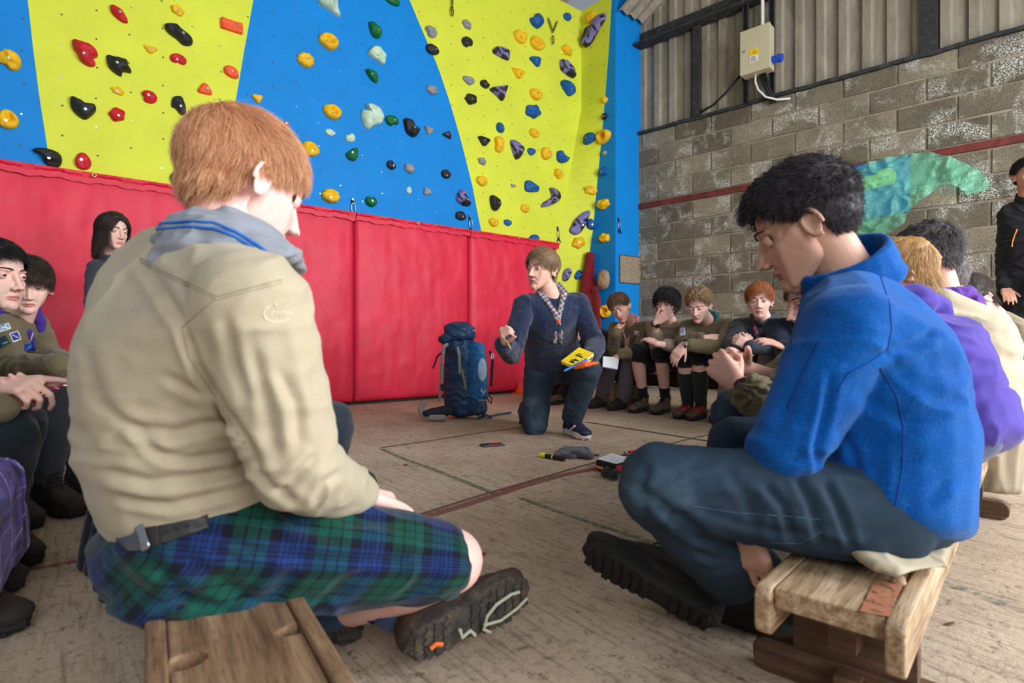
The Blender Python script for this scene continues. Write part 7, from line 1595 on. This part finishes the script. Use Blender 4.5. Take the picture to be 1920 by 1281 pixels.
strap([q(858, 652, 4.28), q(861, 668, 4.25), q(862, 700, 4.25)], (.012, .003), nm='compression_strap'); strap([q(866, 696, 4.22), q(870, 712, 4.22), q(873, 728, 4.22)], (.011, .003), M('strap_olive', (110, 112, 92)), 'compression_strap')
strap([q(830, 660, 4.38), q(820, 668, 4.36), q(816, 680, 4.36), q(812, 690, 4.36)], (.008, .004), m_pd, 'sternum_strap'); strap([q(829, 722, 4.33), q(830, 730, 4.33)], (.014, .006), m_pd, 'buckle')
strap([q(919, 660, 4.38), q(924, 672, 4.36), q(922, 700, 4.36), q(921, 722, 4.36)], (.012, .003), m_pd, 'side_strap'); mb = MB(); mb.tube([q(923+2*math.cos(a), 668+5*math.sin(a), 4.32) for a in np.linspace(0, 2*PI, 12)], .004, 5, closed=True); mb.build('side_clip', m_silv, t, smooth=True)
b = Blob(); b.hull(E(q(840, 770, 4.36), (.05, .04, .04)), E(q(815, 774, 4.28), (.045, .03, .038)), E(q(800, 776, 4.22), (.03, .02, .028))); garment('hip_belt', b, m_pd, t, .006, 3, .004, 14, 5)
strap([q(795, 756, 4.30), q(788, 766, 4.26), q(791, 777, 4.24), q(806, 783, 4.22), q(832, 783, 4.24)], (.022, .006), m_strap, 'hip_belt_edge')
mb = MB(); mb.tube([q(916, 742, 4.30), q(922, 746, 4.28), q(921, 757, 4.28), q(916, 752, 4.28), q(913, 744, 4.30)], .005, 6); mb.build('tool_loop', m_pd, t, smooth=True)
mb = MB(); mb.tube([q(905, 776, 4.35), G(918, 781, .012), G(935, 777, .012), G(958, 774, .012)], .009, 6); mb.tube([G(897, 784, .012), G(912, 778, .02), G(921, 783, .012)], .011, 6); mb.build('trailing_strap', M('strap_slate', (52, 70, 96), .8), t, smooth=True)
# ================================================================== THINGS ON THE FLOOR
def slab(name, label, cat, c, yaw, size, m_, z=0, bevel=.003, tilt=None):
    t = thing(name, label, cat, c+Z*z); R = Matrix.Rotation(yaw, 3, 'Z'); mb = MB(); mb.box(c+Z*(z+size[2]/2), size, R); mb.build('case', m_, t, bevel=bevel); return t, R
c = G(923, 836); t, R = slab('phone', 'dark smartphone lying on the floor in front of the kneeling leader', 'phone', c, .42, (.135, .070, .010), M('phone_body', (30, 34, 52), .3)); mb = MB(); mb.box(c+Z*.0105, (.118, .062, .001), R); mb.build('screen', M('phone_glass', (16, 12, 18), .05), t)
t = thing('torch_pen', 'black and yellow marker pen lying on the floor beside the grey pouch', 'pen', G(1035, 856)); a, b_ = G(1013, 853, .012), G(1058, 861, .012)
mb = MB(); mb.cyl(lerp(a, b_, .22), b_, .0115, 14); mb.build('barrel', M('marker_black', (22, 22, 24), .4), t, smooth=False); mb = MB(); mb.cyl(a, lerp(a, b_, .24), .012, 14); mb.cyl(lerp(a, b_, .52), lerp(a, b_, .56), .0125, 14); mb.build('cap', M('marker_yellow', (226, 232, 30), .4), t)
t = thing('pouch', 'flattened grey fabric pouch lying on the floor below the leader\'s foot', 'pouch', G(1080, 850)); b = Blob(); b.hull(E(G(1048, 853, .012), (.03, .03, .012)), E(G(1062, 842, .016), (.03, .03, .014)), E(G(1088, 846, .018), (.04, .035, .014)), E(G(1072, 856, .012), (.02, .02, .012)))
b.hull(E(G(1080, 850, .022), (.03, .028, .02)), E(G(1106, 855, .018), (.022, .022, .016)))
garment('pouch_body', b, M_weave('pouch_grey', (84, 84, 90)), t, .004, 2, .005, 18, 3); mb = MB(); mb.tube([G(1108, 855, .016), G(1114, 853, .02), G(1122, 854, .01)], .005, 6); mb.build('cord', m_sling, t)
b = Blob(); b.hull(E(G(1078, 842, .010), .012), E(G(1100, 842, .010), .012), E(G(1104, 846, .010), .012)); t2 = thing('cloth_scrap', 'small purple and green patterned cloth bundle behind the grey pouch', 'cloth', G(1090, 843)); garment('bundle', b, mat_plaid('purple_green_print', [(110, 60, 100), (30, 130, 90), (70, 50, 90), (130, 110, 130)], 120), t2, .004, 2, .003, 30, 2)
# open document case with paper, black rollers and red clips
t = thing('document_case', 'open black case with a white printed sheet lying on the floor', 'case', G(1155, 872)); z0 = .035
q = [G(1117, 862, .05), G(1146, 851, .05), G(1190, 862, .05), G(1155, 872, .05)]; mb = MB(); mb.prism([p-Z*.045 for p in q], Z*.044); mb.build('case_body', M('case_black', (26, 26, 28), .7), t, fix=True, bevel=.006)
ctr = sum(q, Vector())/4; mb = MB(); mb.prism([ctr+(p-ctr)*.93+Z*.002 for p in q], Z*.002); pp = mb.build('printed_sheet', M('sheet_white', (226, 230, 232), .8), t, fix=True)
mb = MB()
for k in range(7):
    for j in range(3):
        if (k*3+j) % 5 == 4: continue
        a0 = .10+.28*j; y = .12+.11*k; L = lambda a, b: ctr+((q[0]*(1-a)+q[1]*a)*(1-b)+(q[3]*(1-a)+q[2]*a)*b-ctr)*.9+Z*.0045
        mb.quad(L(y, a0), L(y, a0+.22), L(y+.02, a0+.22), L(y+.02, a0))
mb.build('print_lines', M('print_grey', (172, 178, 190), .8), pp)
mb = MB(); mb.prism([q[3]-Z*.03+Vector((.0, -.012, 0)), q[2]-Z*.03+Vector((0, -.012, 0)), q[2]-Z*.03, q[3]-Z*.03], Z*.024); mb.build('red_webbing', M('red_webbing', (196, 30, 46), .8), t, fix=True)
mb = MB(); mb.cyl(q[0]-Z*.03+Vector((-.004, -.01, 0)), lerp(q[0], q[3], .5)-Z*.03+Vector((-.004, -.012, 0)), .007, 8); mb.build('orange_zip_edge', M('orange_edge', (224, 120, 50), .6), t)
m_rub = M('roller_rubber', (34, 34, 36), .5)
for u, v, who in ((1136, 887, 'left of the pair before the white sheet'), (1151, 892, 'right of the pair before the white sheet'), (1218, 852, 'left of the pair beyond the blue fleece sitter\'s knee'), (1240, 855, 'right of the pair beyond the blue fleece sitter\'s knee')):
    far = v < 870; t = thing('roller', 'small black rubber roller, %s' % who, 'roller', G(u, v+ (0 if far else 8)), 'black rubber rollers'); r = .022 if not far else .020; c = G(u, v, r) if not far else G(u, v+4, r); d = Vector((-.25, -.95, 0)).normalized()
    mb = MB(); mb.cyl(c, c-d*.05, r*.9, 20); mb.build('barrel', m_rub, t); mb = MB(); mb.cyl(c+d*.006, c, r, 22); mb.cyl(c+d*.008, c+d*.006, r*.35, 12, 1); mb.build('end_cap', [M('roller_cap', (60, 62, 64), .35), m_rub], t)
t = thing('karabiner_set', 'red and steel karabiners lying behind the white sheet', 'karabiner', G(1185, 852))
mb = MB(); c = G(1188, 850, .012); mb.tube([c+Vector((math.cos(a)*.05, math.sin(a)*.03, 0)) for a in np.linspace(0, 2*PI, 20)[:-1]], .005, 6, closed=True); mb.build('wire_loop', m_gate, t, smooth=True); mb = MB(); mb.cyl(G(1180, 850, .014), G(1192, 848, .014), .012, 10); mb.build('red_sleeve', M('anodised_red', (200, 34, 40), .35, .4), t)
# small bits of debris and a leaf
for i, (u, v, s_) in enumerate(((1842, 893, .018), (905, 1040, .008), (760, 872, .010), (1780, 1170, .012))):
    b = Blob(); c = G(u, v, .004); b.hull(E(c, (s_, s_*.5, .003)), E(c+Vector((s_, .005, .002)), (s_*.4, s_*.3, .002))); V, F, e = remesh(b, .002, 1); V = folds(V, F, .002, 60, i)
    tag(link_mesh('leaf_scrap', V, F, M('dry_leaf', (110, 62, 44), .9)), ['dry curled brown leaf on the pale floor right of the bench', 'tiny brown leaf scrap in the middle of the near floor', 'small brown leaf scrap right of the sleeve', 'brown leaf scrap on the floor right of the near bench end'][i], 'leaf')
# things under and beside the far bench
t = thing('fuel_bottle', 'red bottle with a black band standing behind the kneeling leader', 'bottle', G(1066, 748)); c = G(1066, 748); mb = MB()
mb.tube([c, c+Z*.01, c+Z*.12, c+Z*.15, c+Z*.17], [.032, .038, .038, .018, .015], 18); mb.build('bottle_body', M('bottle_red', (206, 38, 30), .35, .2), t, smooth=True); mb = MB(); mb.cyl(c+Z*.10, c+Z*.118, .0388, 18); mb.build('band', m_sling, t); mb = MB(); mb.cyl(c+Z*.17, c+Z*.205, .014, 12, 0, .006); mb.build('nozzle', M('nozzle_yellow', (220, 200, 50), .5), t)
t = thing('marker_cone', 'orange plastic marker cone at the foot of the last red pad', 'cone', G(972, 738)); c = G(974, 738); mb = MB(); mb.tube([c+Z*.008, c+Z*.02, c+Z*.13], [.075, .06, .02], 20); mb.box(c+Z*.006, (.19, .19, .012)); mb.build('cone_body', M('cone_orange', (224, 70, 28), .5), t)
t = thing('wooden_box', 'pale wooden box standing under the far bench', 'box', P(1155, 745, 5.1)); c = Vector((.93, 5.32, .0)); mb = MB(); mb.box(c+Z*.10, (.16, .14, .20), Matrix.Rotation(.6, 3, 'Z')); mb.build('box_body', M('raw_pine', (176, 138, 86), .7), t, bevel=.003)
mb = MB(); mb.box(c+Z*.205, (.17, .15, .012), Matrix.Rotation(.6, 3, 'Z')); mb.build('lid', _mc['raw_pine'], t)
# ================================================================== POSTER AND GREEN PLASTIC SHEET ON THE BLOCK WALL
q = [onB(1548, 322, .035), onB(1706, 292, .035), onB(1706, 396, .035), onB(1548, 425, .035)]
t = thing('poster_board', 'bright blue poster board with a cream rounded shape, under the green plastic', 'poster', q[3]); mb = MB(); mb.prism(q, BN*.006); mb.build('board', M('poster_blue', (0, 96, 190), .6, 0, .1, 3), t, fix=True)
def on_wall_poly(pl, off, th_, m_, nm, par):
    mb = MB(); mb.prism([onB(u, v, off) for u, v in pl], BN*th_); return mb.build(nm, m_, par, fix=True)
sh = [(1590, 350), (1600, 334), (1640, 328), (1652, 318), (1668, 314), (1680, 322), (1682, 336), (1674, 346), (1650, 350), (1610, 360), (1594, 362)]
on_wall_poly(sh, .0412, .002, M('poster_cream', (206, 206, 140), .7, 0, .2, 12), 'cream_shape', t)
for k, (u, v) in enumerate(((1608, 345), (1622, 342), (1636, 339), (1650, 335), (1614, 354), (1630, 350), (1646, 346), (1662, 332))): on_wall_poly([(u-5, v+2), (u-1, v-3), (u+5, v-3), (u+4, v+3)], .0434, .001, M('poster_olive', (140, 150, 80), .7), 'cream_shape_mark', t)
def mat_plastic():
    a = NT('green_polythene'); v = a.coord(); n = a.noise(v, 6, 6, .65, 1.2)
    a.out(srgb(150, 246, 206), .16, a.bump(a.noise(v, 11, 3, .5, 3.5), .5, .02), 0, .8)
    tr = a.n('ShaderNodeBsdfTransparent'); tr.inputs[0].default_value = (.74, 1.0, .90, 1); tl = a.n('ShaderNodeBsdfTranslucent'); tl.inputs[0].default_value = srgb(170, 250, 220)
    m1 = a.n('ShaderNodeMixShader'); m1.inputs[0].default_value = .35; a.l(a.b.outputs[0], m1.inputs[1]); a.l(tl.outputs[0], m1.inputs[2])
    f = a.ramp(n, [(.35, (.36, .36, .36, 1)), (.66, (.60, .60, .60, 1))]); m2 = a.n('ShaderNodeMixShader'); a.l(f, m2.inputs[0]); a.l(tr.outputs[0], m2.inputs[1]); a.l(m1.outputs[0], m2.inputs[2])
    a.l(m2.outputs[0], a.t.nodes['Material Output'].inputs[0]); return a.m
out_ = [(1562, 330), (1600, 322), (1640, 306), (1690, 294), (1742, 288), (1790, 300), (1830, 318), (1850, 334), (1857, 348), (1853, 357), (1838, 362), (1815, 367), (1800, 356), (1785, 350), (1765, 352), (1745, 368), (1722, 384), (1704, 404), (1698, 420), (1675, 436), (1652, 444), (1634, 442), (1590, 438), (1562, 440)]
from mathutils.geometry import tessellate_polygon
pts2 = [((onB(u, v)-B0).dot(BD), onB(u, v).z) for u, v in out_]; bm = bmesh.new(); vs_ = [bm.verts.new((x, z, 0)) for x, z in pts2]; bm.faces.new(vs_); bmesh.ops.triangulate(bm, faces=bm.faces)
for _ in range(6): bmesh.ops.subdivide_edges(bm, edges=[e for e in bm.edges if e.calc_length() > .03], cuts=1, use_grid_fill=True); bmesh.ops.triangulate(bm, faces=[f for f in bm.faces if len(f.verts) > 4])
bmesh.ops.triangulate(bm, faces=bm.faces); bm.verts.index_update(); P2 = np.array([v.co[:] for v in bm.verts]); F2 = [tuple(v.index for v in f.verts) for f in bm.faces]; bm.free()
w3 = np.stack([P2[:, 0]*2.6+P2[:, 1]*1.5, P2[:, 1]*3.6-P2[:, 0]*2.2, P2[:, 0]*0], 1); ridge = (1-np.abs(fbm(w3+fbm(w3*1.3, 4, 2)[:, None]*.6, 3, 3)))**2; off = .06+.060*ridge**1.5+.006*fbm(w3*3.4, 8, 2)
Vp = np.array(B0[:])+P2[:, :1]*np.array(BD[:])+off[:, None]*np.array(BN[:]); Vp[:, 2] = P2[:, 1]
tag(link_mesh('plastic_sheet', Vp, F2, mat_plastic()), 'crumpled translucent green plastic sheet taped over the poster on the block wall', 'plastic sheet')
